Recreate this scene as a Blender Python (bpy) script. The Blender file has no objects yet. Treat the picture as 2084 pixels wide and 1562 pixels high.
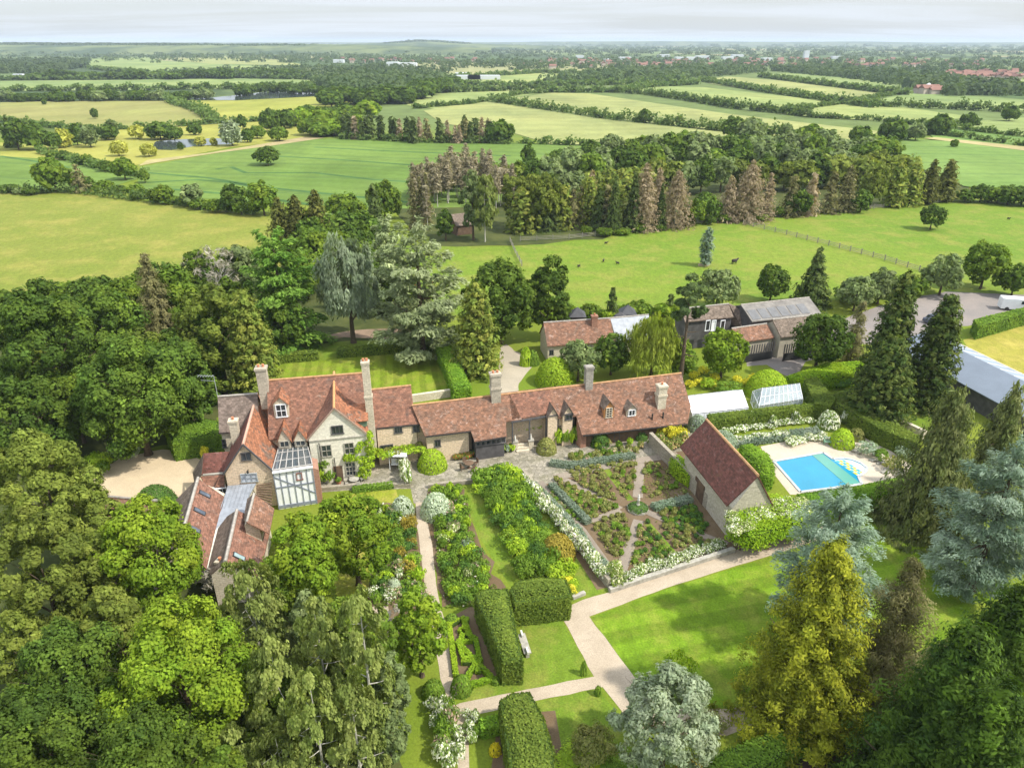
import bpy, math, random
import numpy as np
from mathutils import Vector
from math import sin, cos, tan, atan2, pi, radians as R, sqrt

# ------------------------------------------------------------------ camera
F = 1446.; CX = 1042.; CY = 781.; CAMH = 45.; HORIZON = 84.
PITCH = math.atan((CY - HORIZON) / F)
S = bpy.context.scene
COL = S.collection
camd = bpy.data.cameras.new('camera'); cam = bpy.data.objects.new('camera', camd); COL.objects.link(cam)
cam.location = (0, 0, CAMH); cam.rotation_euler = (pi / 2 - PITCH, 0, 0)
camd.sensor_width = 36; camd.lens = F / 2084 * 36; camd.clip_end = 60000; camd.clip_start = .5
S.camera = cam
# ------------------------------------------------------------------ sun and sky
SUN_EL, SUN_AZ = 50., 108.            # azimuth measured from +Y towards +X
wd = bpy.data.worlds.new('World'); S.world = wd; wd.use_nodes = True
t = wd.node_tree; t.nodes.clear()
def wn(k, **kw):
    n = t.nodes.new(k)
    for a, b in kw.items(): setattr(n, a, b)
    return n
sky = wn('ShaderNodeTexSky', sky_type='NISHITA', sun_disc=False, sun_elevation=R(SUN_EL), sun_rotation=R(SUN_AZ), altitude=50, air_density=1.0, dust_density=1.6, ozone_density=1.2)
geo = wn('ShaderNodeTexCoord'); sep = wn('ShaderNodeSeparateXYZ')
t.links.new(geo.outputs['Generated'], sep.inputs[0])
mx = wn('ShaderNodeMath', operation='MAXIMUM'); t.links.new(sep.outputs[2], mx.inputs[0]); mx.inputs[1].default_value = 0.0
ad = wn('ShaderNodeMath', operation='ADD'); t.links.new(mx.outputs[0], ad.inputs[0]); ad.inputs[1].default_value = .055
dx = wn('ShaderNodeMath', operation='DIVIDE'); t.links.new(sep.outputs[0], dx.inputs[0]); t.links.new(ad.outputs[0], dx.inputs[1])
dy = wn('ShaderNodeMath', operation='DIVIDE'); t.links.new(sep.outputs[1], dy.inputs[0]); t.links.new(ad.outputs[0], dy.inputs[1])
cb = wn('ShaderNodeCombineXYZ'); t.links.new(dx.outputs[0], cb.inputs[0]); t.links.new(dy.outputs[0], cb.inputs[1])
mp = wn('ShaderNodeMapping'); mp.inputs['Scale'].default_value = (.16, .42, 1); mp.inputs['Rotation'].default_value = (0, 0, .12)
t.links.new(cb.outputs[0], mp.inputs[0])
nz = wn('ShaderNodeTexNoise'); nz.inputs['Scale'].default_value = 1.0; nz.inputs['Detail'].default_value = 7; nz.inputs['Roughness'].default_value = .62; nz.inputs['Distortion'].default_value = .5
t.links.new(mp.outputs[0], nz.inputs['Vector'])
rp = wn('ShaderNodeMapRange'); rp.inputs['From Min'].default_value = .40; rp.inputs['From Max'].default_value = .58
rp.inputs['To Min'].default_value = .62; rp.inputs['To Max'].default_value = .96
t.links.new(nz.outputs['Fac'], rp.inputs['Value'])
mixc = wn('ShaderNodeMix', data_type='RGBA'); mixc.inputs['B'].default_value = (5.2, 5.55, 5.95, 1)
t.links.new(rp.outputs[0], mixc.inputs['Factor']); t.links.new(sky.outputs[0], mixc.inputs['A'])
zr = wn('ShaderNodeMapRange'); zr.inputs['From Min'].default_value = .12; zr.inputs['From Max'].default_value = .6; zr.inputs['To Min'].default_value = 1.; zr.inputs['To Max'].default_value = 1.9
t.links.new(sep.outputs[2], zr.inputs['Value']); vs = wn('ShaderNodeVectorMath', operation='SCALE'); t.links.new(mixc.outputs['Result'], vs.inputs[0]); t.links.new(zr.outputs[0], vs.inputs['Scale'])
bg = wn('ShaderNodeBackground'); bg.inputs['Strength'].default_value = .10
t.links.new(vs.outputs[0], bg.inputs['Color'])
wo = wn('ShaderNodeOutputWorld'); t.links.new(bg.outputs[0], wo.inputs['Surface'])
sd = bpy.data.lights.new('sun', 'SUN'); sd.energy = 3.55; sd.angle = R(1.6); sd.color = (1, .95, .86)
so = bpy.data.objects.new('sun', sd); COL.objects.link(so); so.location = (60, -20, 90)
dv = Vector((cos(R(SUN_EL)) * sin(R(SUN_AZ)), cos(R(SUN_EL)) * cos(R(SUN_AZ)), sin(R(SUN_EL))))
so.rotation_euler = dv.to_track_quat('Z', 'Y').to_euler()
S.view_settings.view_transform = 'Standard'; S.view_settings.look = 'None'; S.view_settings.gamma = 1
S.view_settings.exposure = .70
cy = S.cycles; cy.max_bounces = 5; cy.diffuse_bounces = 2; cy.glossy_bounces = 2; cy.transmission_bounces = 3
cy.volume_bounces = 0; cy.transparent_max_bounces = 6; cy.use_denoising = True; cy.caustics_reflective = False; cy.caustics_refractive = False

# ------------------------------------------------------------------ geometry of the view -> places on the ground
def ray(x, y):
    u = (x - CX) / F; v = -(y - CY) / F
    return np.array([u, cos(PITCH) + v * sin(PITCH), -sin(PITCH) + v * cos(PITCH)])
def W(x, y, z=0.):
    d = ray(x, y); k = (z - CAMH) / d[2]; return np.array([d[0] * k, d[1] * k, z])
def hz(y, Y):
    d = ray(CX, y); return CAMH + d[2] / d[1] * Y
def dep(Y, z): return Y * cos(PITCH) + (CAMH - z) * sin(PITCH)
def onp(x, y, P0, n):
    d = ray(x, y); c = np.array([0, 0, CAMH]); k = np.dot(np.array(P0) - c, n) / np.dot(d, n); return c + d * k
def nrm(v): v = np.array(v, float); return v / np.linalg.norm(v)
def rs(i): return np.random.default_rng(i)

# ------------------------------------------------------------------ materials
class NT:
    def __init__(s, name, rough=.8, spec=.3):
        s.m = bpy.data.materials.new(name); s.m.use_nodes = True; s.t = s.m.node_tree
        s.b = s.t.nodes['Principled BSDF']; s.b.inputs['Roughness'].default_value = rough
        s.b.inputs['Specular IOR Level'].default_value = spec
    def n(s, k, **kw):
        n = s.t.nodes.new(k)
        for a, b in kw.items(): setattr(n, a, b)
        return n
    def L(s, a, b): s.t.links.new(a, b)
    def uv(s): return s.n('ShaderNodeUVMap').outputs[0]
    def pos(s): return s.n('ShaderNodeNewGeometry').outputs['Position']
    def obj(s): return s.n('ShaderNodeTexCoord').outputs['Object']
    def map(s, v, sc=(1, 1, 1), rot=0, loc=(0, 0, 0)):
        m = s.n('ShaderNodeMapping'); m.inputs['Scale'].default_value = sc; m.inputs['Rotation'].default_value = (0, 0, rot); m.inputs['Location'].default_value = loc
        s.L(v, m.inputs[0]); return m.outputs[0]
    def noise(s, v, sc, det=4, ro=.55, dist=0):
        m = s.n('ShaderNodeTexNoise'); m.inputs['Scale'].default_value = sc; m.inputs['Detail'].default_value = det
        m.inputs['Roughness'].default_value = ro; m.inputs['Distortion'].default_value = dist; s.L(v, m.inputs['Vector']); return m.outputs['Fac']
    def vor(s, v, sc, out='Color', **kw):
        m = s.n('ShaderNodeTexVoronoi', **kw); m.inputs['Scale'].default_value = sc; s.L(v, m.inputs['Vector']); return m.outputs[out]
    def ramp(s, f, st, interp='LINEAR'):
        m = s.n('ShaderNodeValToRGB'); s.L(f, m.inputs[0]); r = m.color_ramp; r.interpolation = interp
        while len(r.elements) < len(st): r.elements.new(.5)
        for e, (p, c) in zip(r.elements, st):
            e.position = p; e.color = (*(c if hasattr(c, '__len__') else (c,) * 3), 1)
        return m.outputs[0]
    def mix(s, f, a, b, mode='MIX'):
        m = s.n('ShaderNodeMix', data_type='RGBA', blend_type=mode)
        for i, v in (('Factor', f), ('A', a), ('B', b)):
            k = m.inputs[i]
            if isinstance(v, (int, float)): k.default_value = v if i == 'Factor' else (v, v, v, 1)
            elif isinstance(v, tuple): k.default_value = (*v, 1)
            else: s.L(v, k)
        return m.outputs['Result']
    def mth(s, op, a, b=0., c=None):
        m = s.n('ShaderNodeMath', operation=op)
        for i, v in enumerate((a, b) if c is None else (a, b, c)):
            if isinstance(v, (int, float)): m.inputs[i].default_value = v
            else: s.L(v, m.inputs[i])
        return m.outputs[0]
    def bump(s, h, st=.4, d=.05):
        m = s.n('ShaderNodeBump'); m.inputs['Strength'].default_value = st; m.inputs['Distance'].default_value = d; s.L(h, m.inputs['Height'])
        s.L(m.outputs[0], s.b.inputs['Normal'])
    def col(s, c):
        if isinstance(c, tuple): s.b.inputs['Base Color'].default_value = (*c, 1)
        else: s.L(c, s.b.inputs['Base Color'])
        return s

def grass(name, c1, c2, c3, stripe=None, big=.05, mid=.35):
    m = NT(name, .9, .15); p = m.pos()
    a = m.noise(p, big, 4, .6, .6); b = m.noise(p, mid, 5, .65); c = m.noise(p, 6, 3, .7); e = m.noise(m.map(p, (1, .6, 1), .4), 1.1, 5, .75, .5)
    k = m.mix(m.ramp(a, [(.38, 0), (.62, 1)]), c1, c2)
    k = m.mix(m.ramp(b, [(.46, 0), (.66, .9)]), k, c3)
    if stripe:
        ang, wid, amt = stripe
        q = m.map(p, (1, 1, 1), -ang); sx = m.n('ShaderNodeSeparateXYZ'); m.L(q, sx.inputs[0])
        w = m.mth('ADD', sx.outputs[1], m.mth('MULTIPLY', m.noise(p, .5, 2), .5))
        w = m.mth('SINE', m.mth('MULTIPLY', w, pi / wid)); w = m.mth('MULTIPLY_ADD', w, 1.6, .5); w = m.mth('MINIMUM', m.mth('MAXIMUM', w, 0.), 1.)
        w = m.mth('MULTIPLY_ADD', w, amt, 1 - amt / 2)
        k = m.mix(1., k, w, 'MULTIPLY')
    k = m.mix(1., k, m.ramp(c, [(.3, .72), (.7, 1.25)]), 'MULTIPLY'); k = m.mix(1., k, m.ramp(e, [(.3, .78), (.7, 1.2)]), 'MULTIPLY')
    m.col(k); m.bump(c, .5, .06); return m.m
def plain(name, c, rough=.6, spec=.3, var=.18, sc=1.2, metal=0.):
    m = NT(name, rough, spec); a = m.noise(m.obj(), sc, 4, .6)
    m.col(m.mix(1., c, m.ramp(a, [(.3, 1 - var), (.7, 1 + var)]), 'MULTIPLY')); m.b.inputs['Metallic'].default_value = metal; return m.m
def tiles(name, stops, lichen=.5, lc=(.42, .36, .27), seed=0., moss=0., pal=.36):
    m = NT(name, .85, .2); u = m.uv()
    br = m.n('ShaderNodeTexBrick'); m.L(m.map(u, (1, 1, 1)), br.inputs['Vector'])
    br.inputs['Scale'].default_value = 1; br.inputs['Brick Width'].default_value = .3; br.inputs['Row Height'].default_value = .22
    br.inputs['Mortar Size'].default_value = .012; br.inputs['Color1'].default_value = (.6, .6, .6, 1); br.inputs['Color2'].default_value = (1.2, 1.2, 1.2, 1); br.inputs['Mortar'].default_value = (.4, .4, .4, 1)
    q = m.map(u, (1, 1, 1), 0, (seed, seed * 1.7, 0))
    a = m.noise(q, .33, 6, .66, 1.6); b = m.noise(q, 2.6, 4, .75); c = m.noise(q, 1.3, 6, .78, .4)
    k = m.ramp(m.mth('MULTIPLY_ADD', m.mth('SUBTRACT', b, .5), pal, a), stops)
    k = m.mix(.75, k, br.outputs['Color'], 'MULTIPLY')
    wn_ = m.n('ShaderNodeTexWhiteNoise'); sn = m.n('ShaderNodeVectorMath', operation='SNAP'); m.L(q, sn.inputs[0]); sn.inputs[1].default_value = (.3, .22, 1)
    m.L(sn.outputs[0], wn_.inputs['Vector'])
    k = m.mix(1., k, m.ramp(wn_.outputs['Value'], [(0, .72), (.5, 1.), (1, 1.35)]), 'MULTIPLY')
    if lichen: k = m.mix(m.ramp(c, [(.60 - .05 * lichen, 0), (.70, min(1, lichen))]), k, lc)
    if moss: k = m.mix(m.ramp(m.noise(q, .9, 5, .7, 1), [(.58, 0), (.7, moss)]), k, (.12, .11, .03))
    k = m.mix(.16, k, (.21, .15, .11)); m.col(k); m.bump(br.outputs['Fac'], .6, -.03); return m.m
def stone(name, c1, c2, c3, bw=.45, rh=.2, mort=(.33, .29, .22), stain=.4):
    m = NT(name, .9, .2); u = m.uv()
    br = m.n('ShaderNodeTexBrick'); m.L(m.map(u), br.inputs['Vector']); br.inputs['Scale'].default_value = 1
    br.inputs['Brick Width'].default_value = bw; br.inputs['Row Height'].default_value = rh; br.inputs['Mortar Size'].default_value = .012
    br.inputs['Color1'].default_value = (*c1, 1); br.inputs['Color2'].default_value = (*c2, 1); br.inputs['Mortar'].default_value = (*mort, 1)
    a = m.noise(u, .5, 5, .65, .8); b = m.noise(u, 4, 4, .7)
    k = m.mix(m.ramp(a, [(.45, 0), (.7, stain)]), br.outputs['Color'], c3)
    k = m.mix(1., k, m.ramp(b, [(.25, .7), (.75, 1.25)]), 'MULTIPLY'); m.col(k); m.bump(br.outputs['Fac'], .5, -.02); return m.m
def gravel(name, c1, c2, sc=.6):
    m = NT(name, .95, .1); p = m.pos(); a = m.noise(p, sc * .35, 5, .65, .6); b = m.noise(p, 9, 3, .8)
    k = m.mix(m.ramp(a, [(.38, 0), (.66, 1)]), c1, c2); k = m.mix(1., k, m.ramp(b, [(.25, .72), (.75, 1.25)]), 'MULTIPLY'); k = m.mix(m.ramp(m.noise(p, .9, 6, .8, .6), [(.55, 0), (.72, .5)]), k, tuple(x * .62 for x in c2)); m.col(k); m.bump(b, .4, .03); return m.m
def paving(name, c1, c2, size=.8, rot=.17):
    m = NT(name, .9, .15); p = m.map(m.pos(), (1, 1, 1), rot)
    cell = m.vor(p, 1.3 / size, 'Color', distance='CHEBYCHEV'); edge = m.vor(p, 1.3 / size, 'Distance', feature='DISTANCE_TO_EDGE')
    g = m.n('ShaderNodeSeparateColor'); m.L(cell, g.inputs[0])
    k = m.mix(g.outputs[0], c1, c2); k = m.mix(m.ramp(edge, [(.02, .7), (.06, 0)]), k, (.12, .11, .07))
    k = m.mix(m.ramp(m.noise(p, .45, 5, .7, .5), [(.45, 0), (.68, .6)]), k, (.13, .125, .06))
    k = m.mix(1., k, m.ramp(m.noise(p, 7, 3, .7), [(.25, .75), (.75, 1.2)]), 'MULTIPLY'); m.col(k); m.bump(edge, .3, .03); return m.m

def mat_foliage():
    m = NT('foliage', .75, .15); t = m.t
    at = m.n('ShaderNodeAttribute', attribute_name='col'); oi = m.n('ShaderNodeObjectInfo')
    v = m.mth('MULTIPLY_ADD', oi.outputs['Random'], .46, 1.32)
    k = m.mix(1., at.outputs['Color'], v, 'MULTIPLY')
    m.col(k); tr = m.n('ShaderNodeBsdfTranslucent'); m.L(m.mix(1., k, (1.0, 1.05, .5), 'MULTIPLY'), tr.inputs['Color'])
    ms = m.n('ShaderNodeMixShader'); ms.inputs[0].default_value = .42
    m.L(m.b.outputs[0], ms.inputs[1]); m.L(tr.outputs[0], ms.inputs[2]); m.L(ms.outputs[0], t.nodes['Material Output'].inputs['Surface']); return m.m
FOL = mat_foliage()
BARK = plain('bark', (.10, .075, .05), .95, .1, .35, 3)
BARKL = plain('pale_bark', (.42, .40, .34), .9, .1, .35, 3)
REDT = tiles('red_clay_tiles', [(.30, (.125, .085, .070)), (.42, (.20, .092, .062)), (.55, (.255, .115, .072)), (.68, (.155, .088, .066))], .5, (.48, .35, .26), 3)
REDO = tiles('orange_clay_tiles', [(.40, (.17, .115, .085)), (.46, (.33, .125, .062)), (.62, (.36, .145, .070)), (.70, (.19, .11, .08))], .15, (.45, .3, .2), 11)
REDW = tiles('weathered_clay_tiles', [(.30, (.155, .098, .072)), (.43, (.255, .122, .072)), (.57, (.20, .105, .068)), (.70, (.18, .125, .092))], .85, (.55, .40, .33), 23)
REDS = tiles('service_clay_tiles', [(.30, (.14, .085, .068)), (.43, (.215, .10, .068)), (.57, (.25, .115, .075)), (.70, (.16, .095, .075))], .75, (.50, .36, .28), 31)
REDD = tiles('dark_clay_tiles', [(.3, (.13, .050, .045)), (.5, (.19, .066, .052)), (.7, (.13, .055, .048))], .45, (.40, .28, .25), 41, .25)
GREYT = tiles('grey_brown_tiles', [(.3, (.15, .125, .11)), (.5, (.20, .155, .13)), (.7, (.15, .12, .10))], .2, (.3, .26, .2), 53)
BROWNT = tiles('brown_shingles', [(.3, (.13, .105, .085)), (.5, (.19, .15, .115)), (.7, (.14, .11, .095))], .15, (.3, .26, .2), 61)
CREAM = stone('cream_limestone', (.56, .49, .37), (.66, .59, .46), (.42, .35, .24))
RENDER = stone('pale_rendered_wall', (.72, .68, .56), (.76, .72, .60), (.56, .51, .39), 1.2, .5, (.60, .56, .46), .35)
PEACH = stone('warm_limestone', (.66, .51, .35), (.73, .58, .42), (.56, .43, .28))
RUBBLE = stone('rubble_wall', (.30, .26, .20), (.40, .36, .28), (.22, .19, .13), .35, .15, (.2, .18, .14), .6)
WHITE = plain('white_paint', (.78, .79, .80), .5, .3, .06)
GLASSWHITE = plain('whitewashed_glass', (.82, .84, .88), .3, .4, .04)
TIMBER = plain('dark_timber', (.09, .085, .085), .8, .2, .3)
BROWNW = plain('brown_timber', (.13, .085, .055), .85, .2, .35)
STONEG = plain('grey_stone', (.34, .32, .27), .9, .2, .3, 2.5)
LEAD = plain('lead_sheet', (.27, .29, .32), .45, .4, .25, 1.2)
BRICK = stone('red_brick', (.33, .13, .08), (.40, .17, .11), (.25, .12, .08), .22, .08)
GLASS = plain('window_glass', (.035, .045, .05), .12, .6, .5, 2)
SKYGL = plain('rooflight_glass', (.10, .12, .15), .08, .8, .3, 2)
TERRA = plain('terracotta', (.45, .19, .10), .8, .2, .2)
ORANGE = plain('orange_fabric', (.65, .25, .05), .7, .2, .1)
GREENP = plain('green_paint', (.20, .34, .22), .5, .3, .1)
BLACKM = plain('black_metal', (.03, .03, .03), .5, .4, .2)
STEEL = plain('galvanised_metal', (.45, .47, .5), .4, .5, .15, 1, .3)

# ------------------------------------------------------------------ mesh building
class MB:
    def __init__(s): s.v = []; s.f = []; s.k = []
    def face(s, pts, k=0):
        b = len(s.v); s.v += [tuple(p) for p in pts]; s.f.append(tuple(range(b, b + len(pts)))); s.k.append(k); return s
    def prism(s, pts, vec, k=0):
        """solid made of a polygon swept along a vector"""
        b = len(s.v); n = len(pts); vec = np.array(vec, float)
        s.v += [tuple(p) for p in pts] + [tuple(np.array(p) + vec) for p in pts]
        s.f.append(tuple(range(b + n - 1, b - 1, -1))); s.f.append(tuple(range(b + n, b + 2 * n)))
        for i in range(n): j = (i + 1) % n; s.f.append((b + i, b + j, b + n + j, b + n + i))
        s.k += [k] * (n + 2); return s
    def box(s, c, sz, rz=0, k=0, rx=0):
        a, b_, d = [x / 2 for x in sz]; P = []
        for z in (-d, d):
            for x, y in ((-a, -b_), (a, -b_), (a, b_), (-a, b_)):
                yy, zz = y * cos(rx) - z * sin(rx), y * sin(rx) + z * cos(rx)
                P.append((c[0] + x * cos(rz) - yy * sin(rz), c[1] + x * sin(rz) + yy * cos(rz), c[2] + zz))
        b = len(s.v); s.v += P
        for f in ((3, 2, 1, 0), (4, 5, 6, 7), (0, 1, 5, 4), (1, 2, 6, 5), (2, 3, 7, 6), (3, 0, 4, 7)): s.f.append(tuple(b + i for i in f)); s.k.append(k)
        return s
    def bar(s, a, b_, w, h=None, k=0):
        a = np.array(a, float); b_ = np.array(b_, float); h = h or w; d = nrm(b_ - a)
        u = np.cross(d, (0, 0, 1)); u = nrm(u) if np.linalg.norm(u) > 1e-3 else np.array([1., 0, 0]); q = np.cross(u, d)
        return s.prism([a + u * w / 2 + q * h / 2, a - u * w / 2 + q * h / 2, a - u * w / 2 - q * h / 2, a + u * w / 2 - q * h / 2][::-1], b_ - a, k)
    def tube(s, pts, rad, n=7, k=0, cap=True):
        b = len(s.v); m = len(pts); pts = [np.array(p, float) for p in pts]
        for i, p in enumerate(pts):
            d = nrm(pts[min(i + 1, m - 1)] - pts[max(i - 1, 0)]); u = np.cross(d, (.3, .1, 1)); u = nrm(u) if np.linalg.norm(u) > 1e-4 else np.array([1., 0, 0]); q = np.cross(d, u)
            for j in range(n): a = 2 * pi * j / n; s.v.append(tuple(p + (u * cos(a) + q * sin(a)) * rad[i]))
        for i in range(m - 1):
            for j in range(n): s.f.append((b + i * n + j, b + i * n + (j + 1) % n, b + (i + 1) * n + (j + 1) % n, b + (i + 1) * n + j)); s.k.append(k)
        if cap: s.f.append(tuple(b + (m - 1) * n + j for j in range(n))); s.f.append(tuple(b + j for j in reversed(range(n)))); s.k += [k, k]
        return s
    def lathe(s, c, prof, n=14, k=0):
        return s.tube([(c[0], c[1], c[2] + z) for r_, z in prof], [max(r_, .003) for r_, z in prof], n, k)
    def build(s, name, mats, parent=None, smooth=False):
        me = bpy.data.meshes.new(name); V = np.array(s.v, float)
        me.from_pydata([tuple(v) for v in V], [], s.f)
        for m in (mats if isinstance(mats, (list, tuple)) else [mats]): me.materials.append(m)
        me.polygons.foreach_set('material_index', s.k)
        uv = me.uv_layers.new(name='UVMap'); me.update()
        for p in me.polygons:
            n = np.array(p.normal)
            if abs(n[2]) > .97: T = np.array([1., 0, 0]); B = np.array([0, 1., 0])
            else: T = nrm(np.cross((0, 0, 1), n)); B = np.cross(n, T)
            for li in p.loop_indices:
                v = V[me.loops[li].vertex_index]; uv.data[li].uv = (float(v @ T), float(v @ B))
        if smooth: me.polygons.foreach_set('use_smooth', [True] * len(me.polygons))
        o = bpy.data.objects.new(name, me); COL.objects.link(o)
        if parent is not None: place(o, parent)
        return o
def place(o, parent):
    o.parent = parent; o.matrix_parent_inverse = parent.matrix_basis.inverted()
def tag(o, label, cat=None, group=None):
    if label: o['label'] = label
    if cat: o['category'] = cat
    if group: o['group'] = group
    return o
def empty(name, loc, label, cat, group=None):
    o = bpy.data.objects.new(name, None); COL.objects.link(o); o.location = tuple(loc); o.empty_display_size = .5; return tag(o, label, cat, group)
def struct(o, kind='structure'): o['kind'] = kind; return o
def dup(o, loc, rz=0, sc=None, parent=None, label=None, group=None):
    c = o.copy(); COL.objects.link(c)
    if parent is None:
        c.location = tuple(loc); c.rotation_euler = (0, 0, rz)
        if sc is not None: c.scale = sc
    else: c.parent = parent
    if label: c['label'] = label
    if group: c['group'] = group
    for ch in o.children: dup(ch, None, parent=c)
    return c
def centroid(pts): return np.mean(np.array(pts), axis=0)
def rough(pts, amp, step, seed=1):
    """a polygon with its edges broken up into an uneven natural line"""
    g = rs(seed); out = []; n = len(pts)
    for i in range(n):
        a = np.array(pts[i], float); b = np.array(pts[(i + 1) % n], float); L = np.linalg.norm(b - a); k = max(1, int(L / step))
        for j in range(k):
            p = a + (b - a) * j / k
            if j: p = p + np.array([*g.normal(0, amp, 2), 0])
            out.append(p)
    return out
def sheet(name, px, z, mat, amp=0, step=1, seed=1, kind='structure'):
    pts = [W(x, y, 0) for x, y in px]
    if amp: pts = rough(pts, amp, step, seed)
    P = [(p[0], p[1], z) for p in pts]
    a = sum(P[i][0] * P[(i + 1) % len(P)][1] - P[(i + 1) % len(P)][0] * P[i][1] for i in range(len(P)))
    if a < 0: P.reverse()
    o = MB().face(P).build(name, mat); return struct(o, kind)
def inpoly(X, Y, poly):
    c = np.zeros(len(X), bool); n = len(poly)
    for i in range(n):
        x0, y0 = poly[i][:2]; x1, y1 = poly[(i + 1) % n][:2]
        if y0 == y1: continue
        c ^= ((y0 > Y) != (y1 > Y)) & (X < (x1 - x0) * (Y - y0) / (y1 - y0) + x0)
    return c
# ------------------------------------------------------------------ foliage
def leaf_mesh(name, P, N, SZ, C, asp, g):
    n = len(P); N = N / (np.linalg.norm(N, axis=1, keepdims=True) + 1e-9)
    r = g.normal(size=(n, 3)); T = np.cross(N, r); T /= (np.linalg.norm(T, axis=1, keepdims=True) + 1e-9)
    return leaf_mesh_T(name, P, N, T, SZ, C, asp)
def leaf_mesh_T(name, P, N, T, SZ, C, asp):
    n = len(P); B = np.cross(N, T); B /= (np.linalg.norm(B, axis=1, keepdims=True) + 1e-9); s = (np.broadcast_to(SZ, (n,))[:, None]) * .62
    V = np.empty((n, 4, 3)); V[:, 0] = P - T * s * asp ** .5; V[:, 1] = P + B * s / asp ** .5; V[:, 2] = P + T * s * asp ** .5; V[:, 3] = P - B * s / asp ** .5
    me = bpy.data.meshes.new(name); me.vertices.add(4 * n); me.vertices.foreach_set('co', V.ravel().astype(np.float32))
    me.loops.add(4 * n); me.loops.foreach_set('vertex_index', np.arange(4 * n, dtype=np.int32))
    me.polygons.add(n); me.polygons.foreach_set('loop_start', np.arange(0, 4 * n, 4, dtype=np.int32))
    at = me.attributes.new('col', 'FLOAT_COLOR', 'POINT'); c4 = np.ones((n, 4, 4), np.float32); c4[:, :, :3] = np.clip(C, .002, .9)[:, None, :]
    at.data.foreach_set('color', c4.ravel()); me.materials.append(FOL); me.update(calc_edges=True); me.validate(); return me
def unit(g, n):
    v = g.normal(size=(n, 3)); return v / np.linalg.norm(v, axis=1, keepdims=True)
def fib(n, g, zmin=-1.):
    i = np.arange(n) + .5; z = 1 - (1 - zmin) * i / n; a = i * 2.39996 + g.uniform(0, 6); r = np.sqrt(np.maximum(0, 1 - z * z))
    d = np.c_[r * np.cos(a), r * np.sin(a), z] + g.normal(0, .10, (n, 3)); return d / np.linalg.norm(d, axis=1, keepdims=True)

def cl_broad(h, w, g, z0=.12, lob=26, lr=(.26, .42), sub=26, flat=1., bot=-.72):
    rz = h * (1 - z0) / 2; cz = h * z0 + rz; rx = w / 2 * .93; D = fib(lob, g, bot); P = []; Rr = []; Nn = []; K = []
    for i, d in enumerate(D):
        q = g.uniform(*lr) * rx; k = g.uniform(.72, 1.12)
        c = np.array([d[0] * (rx * k - q), d[1] * (rx * k - q), cz + d[2] * (rz * min(1.02, k) - q * .9)])
        s = unit(g, sub) * .85 + d * .55 + np.array([0, 0, .12]); s /= np.linalg.norm(s, axis=1, keepdims=True)
        P.append(c + s * (q * g.uniform(.72, 1.02, (sub, 1))) * [1, 1, flat]); Rr.append(np.full(sub, q * .34)); Nn.append(s); K.append(np.full(sub, i))
    return np.vstack(P), np.concatenate(Rr), np.vstack(Nn), np.concatenate(K)
def cl_cone(h, w, g, z0=.03, p=.9, droop=.25, tier=.9, bw=1., irr=.14, steps=3, lift=0.):
    P = []; Rr = []; Nn = []; K = []; z = h * z0; k = 0
    while z < h * .985:
        t = (z / h - z0) / (1 - z0); r = w / 2 * (1 - t) ** p * g.uniform(1 - irr, 1 + irr * .4) + .12
        nb = max(3, int(2 * pi * r / bw)); a0 = g.uniform(0, 6)
        for j in range(nb):
            a = a0 + 2 * pi * j / nb + g.normal(0, .12); rr = r * g.uniform(1 - irr * 1.6, 1 + irr); zz = z + g.normal(0, tier * .25)
            for f in np.linspace(1, .45, steps):
                P.append((cos(a) * rr * f, sin(a) * rr * f, min(h, zz - droop * rr * f * f + lift * rr * f))); Rr.append(bw * .42 * (.7 + .3 * min(1, r))); Nn.append((cos(a), sin(a), .45 - droop * .5)); K.append(k)
            k += 1
        z += tier * (1 - .45 * t)
    return np.array(P), np.array(Rr), np.array(Nn), np.array(K)
def cl_cedar(h, w, g, z0=.10, n=44, lean=0.):
    P = []; Rr = []; Nn = []; K = []
    for i in range(n):
        t = (i + .5) / n; z = h * (z0 + (1 - z0) * t) ; L = w / 2 * min(1, 1.2 * (1 - t) ** .5 + .12) * g.uniform(.62, 1.08)
        a = i * 2.399 + g.normal(0, .3); c = np.array([cos(a) * L * .58, sin(a) * L * .58, z])
        m = int(14 + L * L * 1.9); u = g.uniform(-1, 1, m); v = g.uniform(-1, 1, m); ok = u * u + v * v < 1; u = u[ok]; v = v[ok]
        lx = u * L * .46; ly = v * L * .34 * (1.1 - .3 * u)
        x = c[0] + lx * cos(a) - ly * sin(a); y = c[1] + lx * sin(a) + ly * cos(a); rr = np.hypot(x, y)
        P.append(np.c_[x + lean * z, y, z - .10 * rr - .05 * L * (u * u + v * v) * 2 + g.normal(0, .12, len(u)) + h * .05 * np.sin(u * 2)]); Rr.append(np.full(len(u), .42)); Nn.append(np.tile([cos(a) * .35, sin(a) * .35, .9], (len(u), 1))); K.append(np.full(len(u), i))
    return np.vstack(P), np.concatenate(Rr), np.vstack(Nn), np.concatenate(K)

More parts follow.
